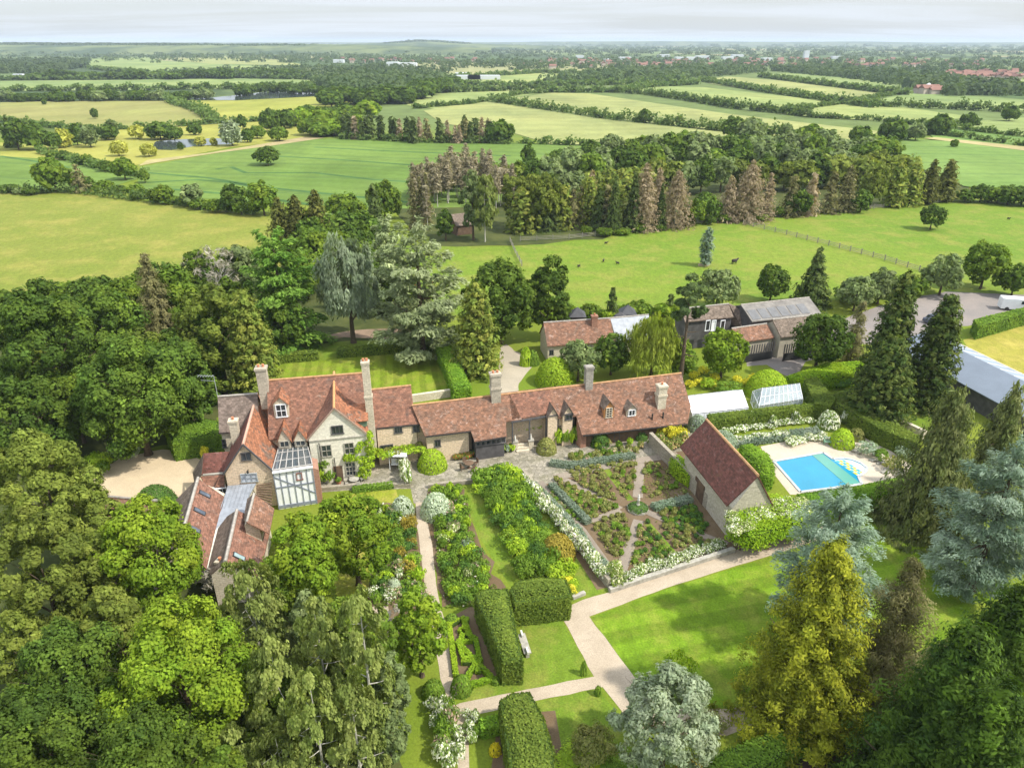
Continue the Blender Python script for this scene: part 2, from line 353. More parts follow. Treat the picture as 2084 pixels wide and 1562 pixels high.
# kind: cluster rule, colours (main, second, spread), leaf aspect, coverage, drop of hanging leaves, trunk radius factor, bark
G = lambda *a: np.array(a)
SPEC = {
 'broad':   dict(f=lambda h, w, g: cl_broad(h, w, g, .06, 34, (.22, .36), 30), c=(G(.075, .125, .014), G(.14, .185, .018)), v=.16, asp=1.5, cov=2.6),
 'bright':  dict(f=lambda h, w, g: cl_broad(h, w, g, .06, 34, (.22, .36), 30), c=(G(.115, .185, .014), G(.19, .24, .018)), v=.16, asp=1.5, cov=2.6),
 'deep':    dict(f=lambda h, w, g: cl_broad(h, w, g, .05, 34, (.2, .36), 30), c=(G(.050, .088, .013), G(.100, .145, .017)), v=.2, asp=1.5, cov=2.6),
 'olive':   dict(f=lambda h, w, g: cl_broad(h, w, g, .05, 40, (.18, .30), 26), c=(G(.105, .135, .022), G(.18, .205, .036)), v=.16, asp=1.8, cov=2.4),
 'grey':    dict(f=lambda h, w, g: cl_broad(h, w, g, .05, 30, (.2, .34), 28), c=(G(.115, .155, .055), G(.18, .215, .085)), v=.16, asp=1.8, cov=2.3),
 'silver':  dict(f=lambda h, w, g: cl_broad(h, w, g, .03, 46, (.16, .28), 24), c=(G(.18, .22, .135), G(.30, .335, .225)), v=.16, asp=2., cov=2.5),
 'birch':   dict(f=lambda h, w, g: cl_broad(h, w, g, .10, 46, (.14, .25), 24, 1.25, -.8), c=(G(.135, .17, .042), G(.21, .235, .065)), v=.16, asp=1.9, cov=1.7, hang=.4, bark=BARKL),
 'yew':     dict(f=lambda h, w, g: cl_broad(h, w, g, .0, 60, (.14, .24), 22, 1., -.9), c=(G(.09, .125, .018), G(.16, .19, .03)), v=.2, asp=2., cov=2.5),
 'cypress': dict(f=lambda h, w, g: cl_cone(h, w, g, .02, .62, -.35, .8, .9, .22), c=(G(.075, .085, .018), G(.13, .13, .03)), v=.2, asp=2.4, cov=2.4),
 'thuja':   dict(f=lambda h, w, g: cl_cone(h, w, g, .0, .60, -.25, .6, .85, .13), c=(G(.045, .075, .016), G(.12, .14, .03)), v=.25, asp=2.2, cov=3.2),
 'yewcone': dict(f=lambda h, w, g: cl_cone(h, w, g, .0, .5, -.2, .8, 1.0, .12), c=(G(.11, .15, .025), G(.21, .21, .04)), v=.2, asp=2.2, cov=2.5),
 'golden':  dict(f=lambda h, w, g: cl_cone(h, w, g, .0, .72, .05, .9, 1.25, .2, 3, .1), c=(G(.13, .15, .014), G(.36, .36, .028)), v=.22, asp=2.4, cov=2.6, tip=1),
 'dark':    dict(f=lambda h, w, g: cl_cone(h, w, g, .0, .48, .2, .9, 1.3, .24), c=(G(.025, .050, .010), G(.075, .125, .014)), v=.3, asp=2.4, cov=3.0, tip=1),
 'spruce':  dict(f=lambda h, w, g: cl_cone(h, w, g, .03, .95, .22, 1., 1.0, .16), c=(G(.05, .075, .018), G(.10, .125, .035)), v=.2, asp=2.4, cov=2.1),
 'weeping': dict(f=lambda h, w, g: cl_cone(h, w, g, .0, .7, .35, 1.0, 1.2, .2), c=(G(.10, .125, .04), G(.19, .20, .075)), v=.2, asp=3.2, cov=2.2, hang=1.5),
 'blue':    dict(f=lambda h, w, g: cl_cedar(h, w, g), c=(G(.125, .175, .12), G(.25, .305, .235)), v=.16, asp=3.6, cov=2.0),
 'cedar':   dict(f=lambda h, w, g: cl_cedar(h, w, g, .1, 40), c=(G(.17, .205, .095), G(.31, .345, .19)), v=.15, asp=2.6, cov=2.6),
 'cedargr': dict(f=lambda h, w, g: cl_cedar(h, w, g, .05, 48), c=(G(.085, .17, .022), G(.16, .25, .04)), v=.15, asp=2.4, cov=3.0),
 'weepblue': dict(f=lambda h, w, g: cl_broad(h, w, g, .15, 34, (.16, .28), 24, 1.3, -.6), c=(G(.13, .165, .10), G(.225, .262, .175)), v=.15, asp=3.0, cov=2.2, hang=1.3),
 'willow':  dict(f=lambda h, w, g: cl_broad(h, w, g, .22, 40, (.14, .24), 22, 1., -.3), c=(G(.18, .225, .025), G(.30, .325, .05)), v=.14, asp=4.5, cov=2.6, hang=3.4),
 'pine':    dict(f=lambda h, w, g: cl_broad(h, w, g, .52, 13, (.26, .4), 20, .6, -.8), c=(G(.06, .095, .03), G(.12, .16, .05)), v=.2, asp=2.6, cov=1.9),
 'larch':   dict(f=lambda h, w, g: cl_cone(h, w, g, .06, .62, .18, 1.0, 1.1, .2), c=(G(.205, .16, .10), G(.30, .24, .165)), v=.18, asp=3., cov=1.25, bark=BARKL),
 'thin':    dict(f=lambda h, w, g: cl_cone(h, w, g, .05, .8, .1, 1.1, 1.2, .3), c=(G(.12, .115, .045), G(.20, .18, .085)), v=.25, asp=3., cov=1.3),
 'topbrown': dict(f=lambda h, w, g: cl_cone(h, w, g, .40, .5, .1, .9, 1.0, .3), c=(G(.175, .15, .095), G(.25, .22, .15)), v=.2, asp=3., cov=.8, bark=BARKL),
 'yellow':  dict(f=lambda h, w, g: cl_broad(h, w, g, .02, 20, (.25, .4), 24), c=(G(.27, .28, .05), G(.38, .37, .08)), v=.12, asp=2., cov=2.4),
 'dead':    dict(f=lambda h, w, g: cl_broad(h, w, g, .3, 18, (.2, .3), 8), c=(G(.26, .24, .20), G(.36, .33, .28)), v=.15, asp=5., cov=.35, bark=BARKL),
}
def crown_mesh(kind, h, w, leaf, seed, cov=1.):
    leaf = leaf * (.62 if kind in ('larch', 'thin', 'topbrown') else .85 if kind in ('blue', 'cedar', 'golden') else 1)
    sp = SPEC[kind]; g = rs(seed * 7 + 3); P, Rr, N, K = sp['f'](h, w, g); n = len(P)
    area = 2 * pi * (w / 2) * (h * .62) * 1.1; tot = int(area * sp['cov'] * cov / (leaf * leaf * .75)) ; m = max(1, int(round(tot / n)))
    cA, cB = sp['c']; kk = rs(seed + 5).uniform(0, 1, int(K.max()) + 1) ** 1.4
    mixv = np.clip(kk[K] * (.5 if kind == 'golden' else .75) + g.normal(0, .16, n), 0, 1)[:, None]
    colr = (cA * (1 - mixv) + cB * mixv) * (1 + g.normal(0, sp['v'], (n, 1)))
    idx = np.repeat(np.arange(n), m); k = len(idx); off = unit(g, k) * (g.uniform(.35, 1.15, (k, 1)) * Rr[idx][:, None])
    pp = P[idx] + off; nn = N[idx] * .75 + off / (Rr[idx][:, None] + .01) * .55 + g.normal(0, .32, (k, 3)) + [0, 0, .22]
    cc = colr[idx] * (1 + g.normal(0, .11, (k, 1)))
    hang = sp.get('hang', 0)
    if sp.get('tip'):
        q = np.clip((off * N[idx]).sum(1) / (Rr[idx] + .01), 0, 1)[:, None] ** 1.5 * g.uniform(.3, 1, (k, 1)); cc = cc * (1 - q) + cB * q
    sz = leaf * g.uniform(.5, 1.5, k)
    if hang:
        d = g.exponential(hang * .45, k); d = np.minimum(d, hang * 1.6); d = np.minimum(d, np.maximum(0, pp[:, 2] - .3)); pp[:, 2] -= d
        h_ = np.hypot(pp[:, 0], pp[:, 1])[:, None] + .01; outw = np.c_[pp[:, :2] / h_, np.zeros(k)]
        nn = outw + g.normal(0, .35, (k, 3)) + [0, 0, .25]; nn /= np.linalg.norm(nn, axis=1, keepdims=True)
        T = np.array([0, 0, -1.]) + g.normal(0, .22, (k, 3)) ; T -= nn * (T * nn).sum(1, keepdims=True); T /= np.linalg.norm(T, axis=1, keepdims=True)
        pp[:, 2] = np.maximum(pp[:, 2], .15); return leaf_mesh_T('crown', pp, nn, T, sz, cc, sp['asp'])
    if kind in ('blue', 'cedar', 'cedargr', 'golden', 'spruce', 'larch', 'thin', 'cypress', 'thuja', 'yewcone'):
        h_ = np.hypot(pp[:, 0], pp[:, 1])[:, None] + .01; T = np.c_[pp[:, :2] / h_, np.full(k, .5 if kind in ('golden', 'thuja', 'cypress', 'yewcone') else -.08)] + g.normal(0, .45, (k, 3))
        nn /= np.linalg.norm(nn, axis=1, keepdims=True); T -= nn * (T * nn).sum(1, keepdims=True); T /= np.linalg.norm(T, axis=1, keepdims=True)
        pp[:, 2] = np.maximum(pp[:, 2], .1); return leaf_mesh_T('crown', pp, nn, T, sz, cc, sp['asp'])
    pp[:, 2] = np.maximum(pp[:, 2], .1)
    return leaf_mesh('crown', pp, nn, sz, cc, sp['asp'], g)
def trunk_mesh(kind, h, w, seed):
    g = rs(seed + 99); m = MB(); r = max(.12, .017 * h + .01 * w) * (.5 if kind in ('larch', 'topbrown', 'birch', 'thin') else 1)
    cone = kind in ('cypress', 'thuja', 'yewcone', 'golden', 'spruce', 'blue', 'cedar', 'cedargr', 'larch', 'thin', 'pine', 'weeping', 'topbrown', 'birch')
    top = h * (.93 if cone else .62); pts = [np.array([g.normal(0, .012) * h * k * .3, g.normal(0, .012) * h * k * .3, top * k]) for k in (0, .06, .3, .6, 1)]
    m.tube(pts, [r * 1.35, r, r * .8, r * .5, r * .12], 8)
    nl = 26 if kind == 'dead' else (14 if kind in ('thin', 'topbrown', 'larch', 'birch', 'pine') else 8)
    for i in range(nl):
        a = i * 2.4 + g.normal(0, .3); f = (.35 + .6 * i / nl) if not kind == 'topbrown' else .62 + .3 * i / nl; z = top * f * .95; p0 = pts[2] * 0 + [0, 0, z]; L = w / 2 * g.uniform(.55, .85) * (1 - .75 * (f - .35) if cone else 1); up = .12 if cone else .75
        e = p0 + np.array([cos(a) * L, sin(a) * L, L * up]); mid = (p0 + e) / 2 + [0, 0, -.06 * L if cone else .05 * L]; rr = r * .42 * (1.2 - f)
        m.tube([p0, mid, e], [rr, rr * .7, rr * .25], 5)
        if kind in ('dead', 'broad', 'bright', 'deep'):
            for s_ in (-1, 1):
                b = a + s_ * .6; e2 = mid + np.array([cos(b) * L * .5, sin(b) * L * .5, L * .55]); m.tube([mid, e2], [rr * .5, rr * .15], 4)
                if kind == 'dead': m.tube([(mid + e2) / 2, (mid + e2) / 2 + np.array([cos(b + s_) * L * .3, sin(b + s_) * L * .3, L * .35])], [rr * .3, rr * .1], 4)
    return m
TREE_NAMES = dict(broad='broadleaf_tree', bright='maple_tree', deep='chestnut_tree', olive='holm_oak_tree', grey='grey_leaved_tree', silver='silver_leaved_tree', birch='birch_tree', yew='yew_tree', cypress='cypress_tree', thuja='thuja_tree', yewcone='conical_yew_tree', golden='golden_conifer', dark='dark_conifer', spruce='spruce_tree', weeping='weeping_conifer', blue='blue_cedar_tree', cedar='cedar_tree', cedargr='cedar_tree', weepblue='weeping_cedar_tree', willow='willow_tree', pine='pine_tree', larch='larch_tree', thin='thin_conifer', topbrown='bare_trunked_larch_tree', yellow='yellow_willow_tree', dead='bare_tree')
MESHCACHE = {}
def leafsize(Y): return float(min(3.0, max(.13, (Y * Y + 1200) ** .5 * .0030)))
def tree(kind, x, yb, yt, wpx, label, group=None, seed=None, cache=None, cov=1., cat='tree', name=None):
    """a tree whose crown top is seen at (x, yt) and whose foot stands on the ground in row yb"""
    Y = W(CX, yb)[1]; h = hz(yt, Y); zm = h * .5; w = wpx / F * dep(Y, zm); X = (x - CX) / F * dep(Y, h)
    return tree_at(kind, X, Y, h, w, label, group, seed, cache, cov, cat, name)
NTREE = [0]
def tree_at(kind, X, Y, h, w, label, group=None, seed=None, cache=None, cov=1., cat='tree', name=None):
    NTREE[0] += 1; seed = seed if seed is not None else NTREE[0]; nm = name or TREE_NAMES[kind]; g = rs(seed + 1000)
    if cache is None: cache = Y > 150
    if cache:
        hb = 8 if h < 12 else 16; lv = min([.3, .5, .8, 1.3, 2.0, 3.0], key=lambda q: abs(math.log(q / leafsize(Y)))); key = (kind, hb, lv, seed % 4)
        asp = max(.25, min(1.3, round(w / h * 4) / 4)); key = key + (asp,)
        if key not in MESHCACHE:
            H0 = float(hb); W0 = H0 * asp; MESHCACHE[key] = (crown_mesh(kind, H0, W0, lv, seed % 4 + 11, cov), None, H0, W0)
            tm = trunk_mesh(kind, H0, W0, seed % 4); bk = SPEC[kind].get('bark', BARK); o = tm.build('trunk', bk); MESHCACHE[key] = (MESHCACHE[key][0], o.data, H0, W0); bpy.data.objects.remove(o)
        cm, tmesh, H0, W0 = MESHCACHE[key]; sc = (w / W0, w / W0, h / H0)
    else:
        cm = crown_mesh(kind, h, w, leafsize(Y), seed, cov); o = trunk_mesh(kind, h, w, seed).build('trunk', SPEC[kind].get('bark', BARK)); tmesh = o.data; bpy.data.objects.remove(o); sc = (1, 1, 1)
    root = empty(nm, (X, Y, 0), label, cat, group); root.rotation_euler = (0, 0, g.uniform(0, 6.28)); root.scale = sc
    for n_, me in (('crown', cm), ('trunk', tmesh)):
        c = bpy.data.objects.new(n_, me); COL.objects.link(c); c.parent = root
    return root

# clipped hedges: a solid of clipped growth under a coat of small leaves
HEDGEC = dict(yew=(G(.075, .115, .018), G(.135, .175, .025)), box=(G(.10, .19, .018), G(.17, .27, .022)), bright=(G(.16, .27, .016), G(.25, .34, .02)), grey=(G(.16, .22, .15), G(.25, .31, .22)), privet=(G(.09, .16, .02), G(.15, .23, .025)), lav=(G(.12, .17, .11), G(.19, .22, .17)))
hm = NT('hedge_core', .9, .1); hm.col(hm.ramp(hm.noise(hm.pos(), 3, 4, .7), [(.3, (.03, .055, .012)), (.7, (.07, .11, .02))])); HCORE = hm.m
def hedge_poly(name, top, h, col, label, cat='hedge', group=None, z0=0., leaf=None, wig=.06, dens=1., seed=1, px=True, dome=0.):
    T = [W(x, y, h) for x, y in top] if px else [np.array([x, y, h]) for x, y in top]
    a = sum(T[i][0] * T[(i + 1) % len(T)][1] - T[(i + 1) % len(T)][0] * T[i][1] for i in range(len(T)))
    if a < 0: T.reverse()
    c = centroid(T); g = rs(seed + int(abs(c[0]) * 10)); Y = c[1]; leaf = leaf or max(.13, leafsize(Y) * .62); cA, cB = HEDGEC[col]
    shr = [c + (p - c) * (1 - .10 / max(.3, np.linalg.norm(p - c))) for p in T]
    shr = [np.array([p[0], p[1], z0]) for p in shr]
    root = empty(name, (c[0], c[1], z0), label, cat, group)
    MB().prism(shr, (0, 0, h - z0 - .06)).build('clipped_body', HCORE, root)
    xs = [p[0] for p in T]; ys = [p[1] for p in T]; A = abs(a) / 2; per = leaf * leaf * .55
    n = int(A / per * 2.2 * dens) + 8; q = []
    while sum(len(z) for z in q) < n:
        x = g.uniform(min(xs), max(xs), n * 2); y = g.uniform(min(ys), max(ys), n * 2); k = inpoly(x, y, T); q.append(np.c_[x[k], y[k]])
    q = np.vstack(q)[:n]
    Z = np.full(n, h); 
    if dome:
        dmin = np.full(n, 9.)
        for i in range(len(T)):
            p, r_ = T[i][:2], T[(i + 1) % len(T)][:2]; e = r_ - p; L = e @ e + 1e-9; u = np.clip(((q - p) @ e) / L, 0, 1)[:, None]; dmin = np.minimum(dmin, np.linalg.norm(q - p - u * e, axis=1))
        Z = h + dome * np.minimum(1, dmin / .8) - dome * .5
    Pt = np.c_[q, Z + g.normal(0, wig, n)]; Nt = np.tile([0, 0, 1.], (n, 1)) + g.normal(0, .3, (n, 3))
    PP = [Pt]; NN = [Nt]
    for i in range(len(T)):
        p, r_ = T[i], T[(i + 1) % len(T)]; L = np.linalg.norm(r_ - p); d = (r_ - p) / (L + 1e-9); no = np.array([d[1], -d[0], 0])
        m = int(L * (h - z0) / per * 2.0 * dens); u = g.uniform(0, 1, m); v = g.uniform(0, 1, m)
        X = p + u[:, None] * (r_ - p) + no * (g.normal(0, wig, m))[:, None]; X[:, 2] = z0 + v * (h - z0); k = v > .9; X[k, :2] -= no[:2] * ((v[k] - .9) * 1.2)[:, None]
        PP.append(X); NN.append(np.tile(no, (m, 1)) + g.normal(0, .3, (m, 3)) + [0, 0, .15])
    P = np.vstack(PP); N = np.vstack(NN); lf = (np.sin(P[:, 0] * 1.3 + 2) + np.sin(P[:, 1] * 1.7) + np.sin(P[:, 2] * 2 + P[:, 0])) / 6 + .5
    mv = np.clip(lf + g.normal(0, .25, len(P)), 0, 1)[:, None]; C = (cA * (1 - mv) + cB * mv) * (1 + g.normal(0, .14, (len(P), 1)))
    me = leaf_mesh('leaf_coat', P, N, leaf * g.uniform(.7, 1.3, len(P)), C, 1.5, g); o = bpy.data.objects.new('leaf_coat', me); COL.objects.link(o); place(o, root); return root
def ribbon(pts, w):
    P = [np.array(p[:2], float) for p in pts]; A = []; B = []
    for i, p in enumerate(P):
        d = nrm(P[min(i + 1, len(P) - 1)] - P[max(0, i - 1)]); n = np.array([-d[1], d[0]]) * w / 2; A.append(p + n); B.append(p - n)
    return A + B[::-1]
def hedge_path(name, px, w, h, col, label, cat='hedge', group=None, **kw):
    pts = [W(x, y) for x, y in px]; return hedge_poly(name, ribbon(pts, w), h, col, label, cat, group, px=False, **kw)

# shrubs and flowering clumps, a few meshes of each look, copied
SHR = {
 'green': (G(.09, .16, .02), G(.17, .25, .03), None, 0), 'lime': (G(.19, .29, .02), G(.30, .38, .03), None, 0), 'deep': (G(.05, .11, .025), G(.10, .17, .03), None, 0),
 'grey': (G(.17, .22, .15), G(.28, .33, .25), None, 0), 'silver': (G(.27, .32, .23), G(.40, .44, .34), None, 0), 'olive': (G(.15, .17, .05), G(.24, .23, .07), None, 0), 'gold': (G(.40, .38, .03), G(.58, .52, .05), None, 0),
 'copper': (G(.20, .17, .03), G(.30, .23, .04), None, 0), 'white': (G(.11, .17, .04), G(.19, .25, .07), G(.62, .61, .54), .28), 'cream': (G(.13, .19, .04), G(.22, .27, .06), G(.56, .54, .38), .20), 'rose': (G(.12, .17, .04), G(.22, .23, .06), G(.55, .38, .22), .10),
 'red': (G(.12, .17, .03), G(.20, .22, .04), G(.42, .10, .05), .16), 'pink': (G(.12, .18, .06), G(.20, .24, .08), G(.50, .34, .30), .16), 'blue': (G(.10, .16, .06), G(.16, .22, .10), G(.24, .24, .38), .10),
 'goldflower': (G(.45, .38, .02), G(.68, .55, .03), None, 0), 'lav': (G(.12, .17, .11), G(.19, .23, .17), G(.25, .23, .34), .10)}
SHM = {}
def shrub_mesh(look, v, lf, flat=1., kind='ball'):
    key = (look, v, lf, flat, kind)
    if key not in SHM:
        g = rs(v * 31 + 5); cA, cB, fl, ff = SHR[look]
        if kind == 'ball':
            n = int(15 / (lf * lf)); d = unit(g, n); d[:, 2] = np.abs(d[:, 2] * 1.05) - .12; P = d * g.uniform(.93, 1.02, (n, 1)); N = d + g.normal(0, .25, (n, 3)); kk = np.clip(g.normal(.45, .25, n), 0, 1)
        else:
            P, Rr, N, K = cl_broad(2.0, 2.0, g, .0, 16, (.26, .46), 16, 1., -.35); m = max(1, int(11 / (lf * lf) / len(P))); idx = np.repeat(np.arange(len(P)), m); off = unit(g, len(idx)) * Rr[idx][:, None] * 1.1
            kk = np.clip(g.uniform(0, 1, K.max() + 1)[K[idx]] * .7 + g.normal(.1, .2, len(idx)), 0, 1); P = (P[idx] + off) * [1, 1, .5]; N = N[idx] + off / Rr[idx][:, None] * .5 + g.normal(0, .35, (len(idx), 3)) + [0, 0, .3]
        n = len(P); C = (cA * (1 - kk[:, None]) + cB * kk[:, None]) * (1 + g.normal(0, .14, (n, 1)))
        if fl is not None:
            q = (g.uniform(0, 1, n) < ff * (1.6 if True else 1)) & (P[:, 2] > .12); C[q] = fl * (1 + g.normal(0, .1, (q.sum(), 1)))
        P = P * [1, 1, flat]; P[:, 2] = np.maximum(P[:, 2], .01)
        SHM[key] = leaf_mesh('foliage', P, N, lf * g.uniform(.7, 1.3, n), C, 1.5, g)
    return SHM[key]
NSH = [0]
def shrub_at(look, X, Y, r, hh, label, name='shrub', group=None, kind='bush', cat='shrub', z=0., leaf=None):
    """a low plant of half width r and height hh standing at (X, Y)"""
    NSH[0] += 1; v = NSH[0] % 3; l = (leaf or max(.11, leafsize(Y) * .62)) / r; lf = min([.05, .08, .12, .17, .25, .36], key=lambda q: abs(math.log(q / l)))
    o = bpy.data.objects.new(name, shrub_mesh(look, v, lf, 1., kind)); COL.objects.link(o); o.location = (X, Y, z); o.scale = (r, r, hh if kind == 'ball' else hh); o.rotation_euler = (0, 0, NSH[0] * 1.7)
    return tag(o, label, cat, group)
def clump(name, loc, label, cat, items):
    """one plant built of several clumps: items are (look, X, Y, r, h, z)"""
    root = empty(name, loc, label, cat)
    for it in items:
        o = shrub_at(it[0], it[1], it[2], it[3], it[4], None, 'foliage_clump', None, 'bush', None, it[5], .12); place(o, root)
    return root
def shrub(look, x, yb, yt, wpx, label, name='shrub', group=None, kind='bush', cat='shrub', z=0., leaf=None):
    p = W(x, yb, z); Y = p[1]; D = dep(Y, z); r = wpx / 2 / F * D; h = max(.2, hz(yt, Y + r * .5) - z); X = (x - CX) / F * D
    return shrub_at(look, X, Y, r, h, label, name, group, kind, cat, z, leaf)
# ------------------------------------------------------------------ ground
def mat_base():
    m = NT('countryside', .95, .1); p = m.pos()
    cell = m.n('ShaderNodeSeparateColor'); q = m.map(p, (1, .45, 1), .35); dq = m.n('ShaderNodeVectorMath', operation='ADD'); nn = m.n('ShaderNodeTexNoise'); nn.inputs['Scale'].default_value = .004; m.L(q, nn.inputs['Vector']); sc = m.n('ShaderNodeVectorMath', operation='SCALE'); m.L(nn.outputs['Color'], sc.inputs[0]); sc.inputs['Scale'].default_value = 90; m.L(q, dq.inputs[0]); m.L(sc.outputs[0], dq.inputs[1])
    m.L(m.vor(dq.outputs[0], 1 / 330., 'Color'), cell.inputs[0])
    k = m.ramp(cell.outputs[0], [(0, (.07, .11, .035)), (.22, (.12, .16, .05)), (.45, (.18, .21, .08)), (.65, (.13, .18, .06)), (.8, (.25, .25, .11)), (.93, (.30, .26, .13))], 'CONSTANT')
    wood = m.ramp(m.noise(m.map(p, (1, .35, 1)), .0016, 6, .62), [(.52, 0), (.56, 1)]); k = m.mix(wood, k, (.055, .085, .03))
    k = m.mix(1., k, m.ramp(m.noise(p, .05, 4, .7), [(.3, .75), (.7, 1.25)]), 'MULTIPLY')
    sp = m.n('ShaderNodeSeparateXYZ'); m.L(p, sp.inputs[0])
    near = m.ramp(m.mth('MULTIPLY', sp.outputs[1], 1 / 1000.), [(.36, 1), (.46, 0)])
    gn = m.mix(m.ramp(m.noise(p, .06, 4, .6), [(.4, 0), (.6, 1)]), (.13, .185, .018), (.165, .20, .024)); gn = m.mix(1., gn, m.ramp(m.noise(p, 5, 3, .7), [(.3, .75), (.7, 1.22)]), 'MULTIPLY')
    m.col(m.mix(near, k, gn)); return m.m
struct(MB().face([(-16000, -200, 0), (16000, -200, 0), (16000, 27000, 0), (-16000, 27000, 0)]).build('ground', mat_base()))
LAWN = grass('lawn_grass', (.108, .18, .015), (.138, .20, .018), (.19, .205, .036))
LSTR = grass('striped_lawn_grass', (.14, .205, .013), (.17, .225, .017), (.21, .22, .035), (R(99.5), .95, .25))
LSTB = grass('banded_lawn_grass', (.115, .20, .010), (.14, .22, .012), (.19, .225, .03), (R(14), 1.5, .26))
MEADOW = grass('meadow_grass', (.155, .19, .026), (.185, .205, .034), (.25, .235, .05), None, .012, .10)
PADD = grass('paddock_grass', (.120, .195, .018), (.150, .212, .022), (.205, .22, .04), None, .02, .14)
DRY = grass('dry_grass', (.30, .26, .045), (.26, .25, .04), (.36, .30, .07), None, .05, .2)
SOIL = gravel('garden_soil', (.13, .088, .048), (.17, .125, .078), .8)
DSOIL = gravel('bare_earth', (.30, .21, .15), (.19, .14, .09), .5)
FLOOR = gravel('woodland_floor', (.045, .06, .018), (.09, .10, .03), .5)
GRAV = gravel('pink_gravel', (.43, .355, .265), (.36, .295, .215), 1.0)
SAND = gravel('sand_gravel', (.53, .425, .28), (.45, .36, .24), .8)
DRIVE = gravel('drive_gravel', (.40, .345, .26), (.33, .29, .22), .8)
TARM = gravel('tarmac', (.21, .19, .175), (.26, .225, .20), .5)
PAVE = paving('terrace_paving', (.21, .19, .15), (.37, .33, .26), .62)
PAVL = paving('path_paving', (.36, .31, .24), (.46, .41, .32), 1.0)
POOLD = gravel('pool_paving', (.50, .43, .34), (.42, .36, .28), .6)
def crop(name, c1, c2, ang, wid, amt=.12, tram=None):
    m = NT(name, .95, .1); p = m.pos(); q = m.map(p, (1, 1, 1), -ang); sx = m.n('ShaderNodeSeparateXYZ'); m.L(q, sx.inputs[0])
    k = m.mix(m.ramp(m.noise(p, .008, 4, .6), [(.4, 0), (.6, 1)]), tuple(x * .93 for x in c1), tuple(x * 1.05 for x in c2)); k = m.mix(1., k, m.ramp(m.noise(m.map(p, (1, .5, 1), .5), .03, 6, .72, .6), [(.32, .82), (.68, 1.16)]), 'MULTIPLY')
    y = m.mth('ADD', sx.outputs[1], m.mth('MULTIPLY', m.noise(p, .012, 2), 30)); w = m.mth('MULTIPLY_ADD', m.mth('SINE', m.mth('MULTIPLY', y, 2 * pi / wid)), amt, 1.)
    k = m.mix(1., k, w, 'MULTIPLY')
    if tram:
        f = m.mth('FRACT', m.mth('DIVIDE', y, tram)); l = m.mth('LESS_THAN', m.mth('ABSOLUTE', m.mth('SUBTRACT', m.mth('ABSOLUTE', m.mth('SUBTRACT', f, .5)), .035)), .013); k = m.mix(m.mth('MULTIPLY', l, .6), k, (.05, .10, .035))
    k = m.mix(1., k, m.ramp(m.noise(p, .35, 4, .7), [(.3, .88), (.7, 1.12)]), 'MULTIPLY'); m.col(k); return m.m
WHEAT = crop('wheat_crop', (.11, .18, .034), (.135, .20, .042), R(-14), 9, .05, 27)
WHEAT2 = crop('young_crop', (.12, .20, .045), (.15, .225, .055), R(-10), 9, .05, 27)
BARLEY = crop('barley_crop', (.225, .25, .09), (.27, .28, .10), R(8), 24, .05)
BARL2 = crop('pale_crop', (.215, .265, .085), (.26, .29, .095), R(-30), 24, .05)
YELF = crop('yellow_pasture', (.25, .235, .08), (.215, .22, .065), R(20), 60, .04)
SAGE = crop('sage_pasture', (.17, .23, .075), (.21, .255, .085), R(10), 40, .05)
YGF = crop('lime_pasture', (.25, .265, .05), (.28, .27, .06), R(10), 50, .05)
TRACK = crop('sandy_track', (.37, .29, .16), (.31, .27, .12), 0, 9, .05)
def mat_water(name, c, r=.06, bump=.15, sc=1.2):
    m = NT(name, r, .6); m.col(m.mix(1., c, m.ramp(m.noise(m.pos(), .25, 3), [(.3, .9), (.7, 1.1)]), 'MULTIPLY')); m.bump(m.noise(m.pos(), sc, 3, .6), bump, .05); return m.m
LAKE = mat_water('lake_water', (.06, .075, .07), .08, .12)
POOLW = mat_water('pool_water', (.020, .245, .39), .06, .30, 2.6)
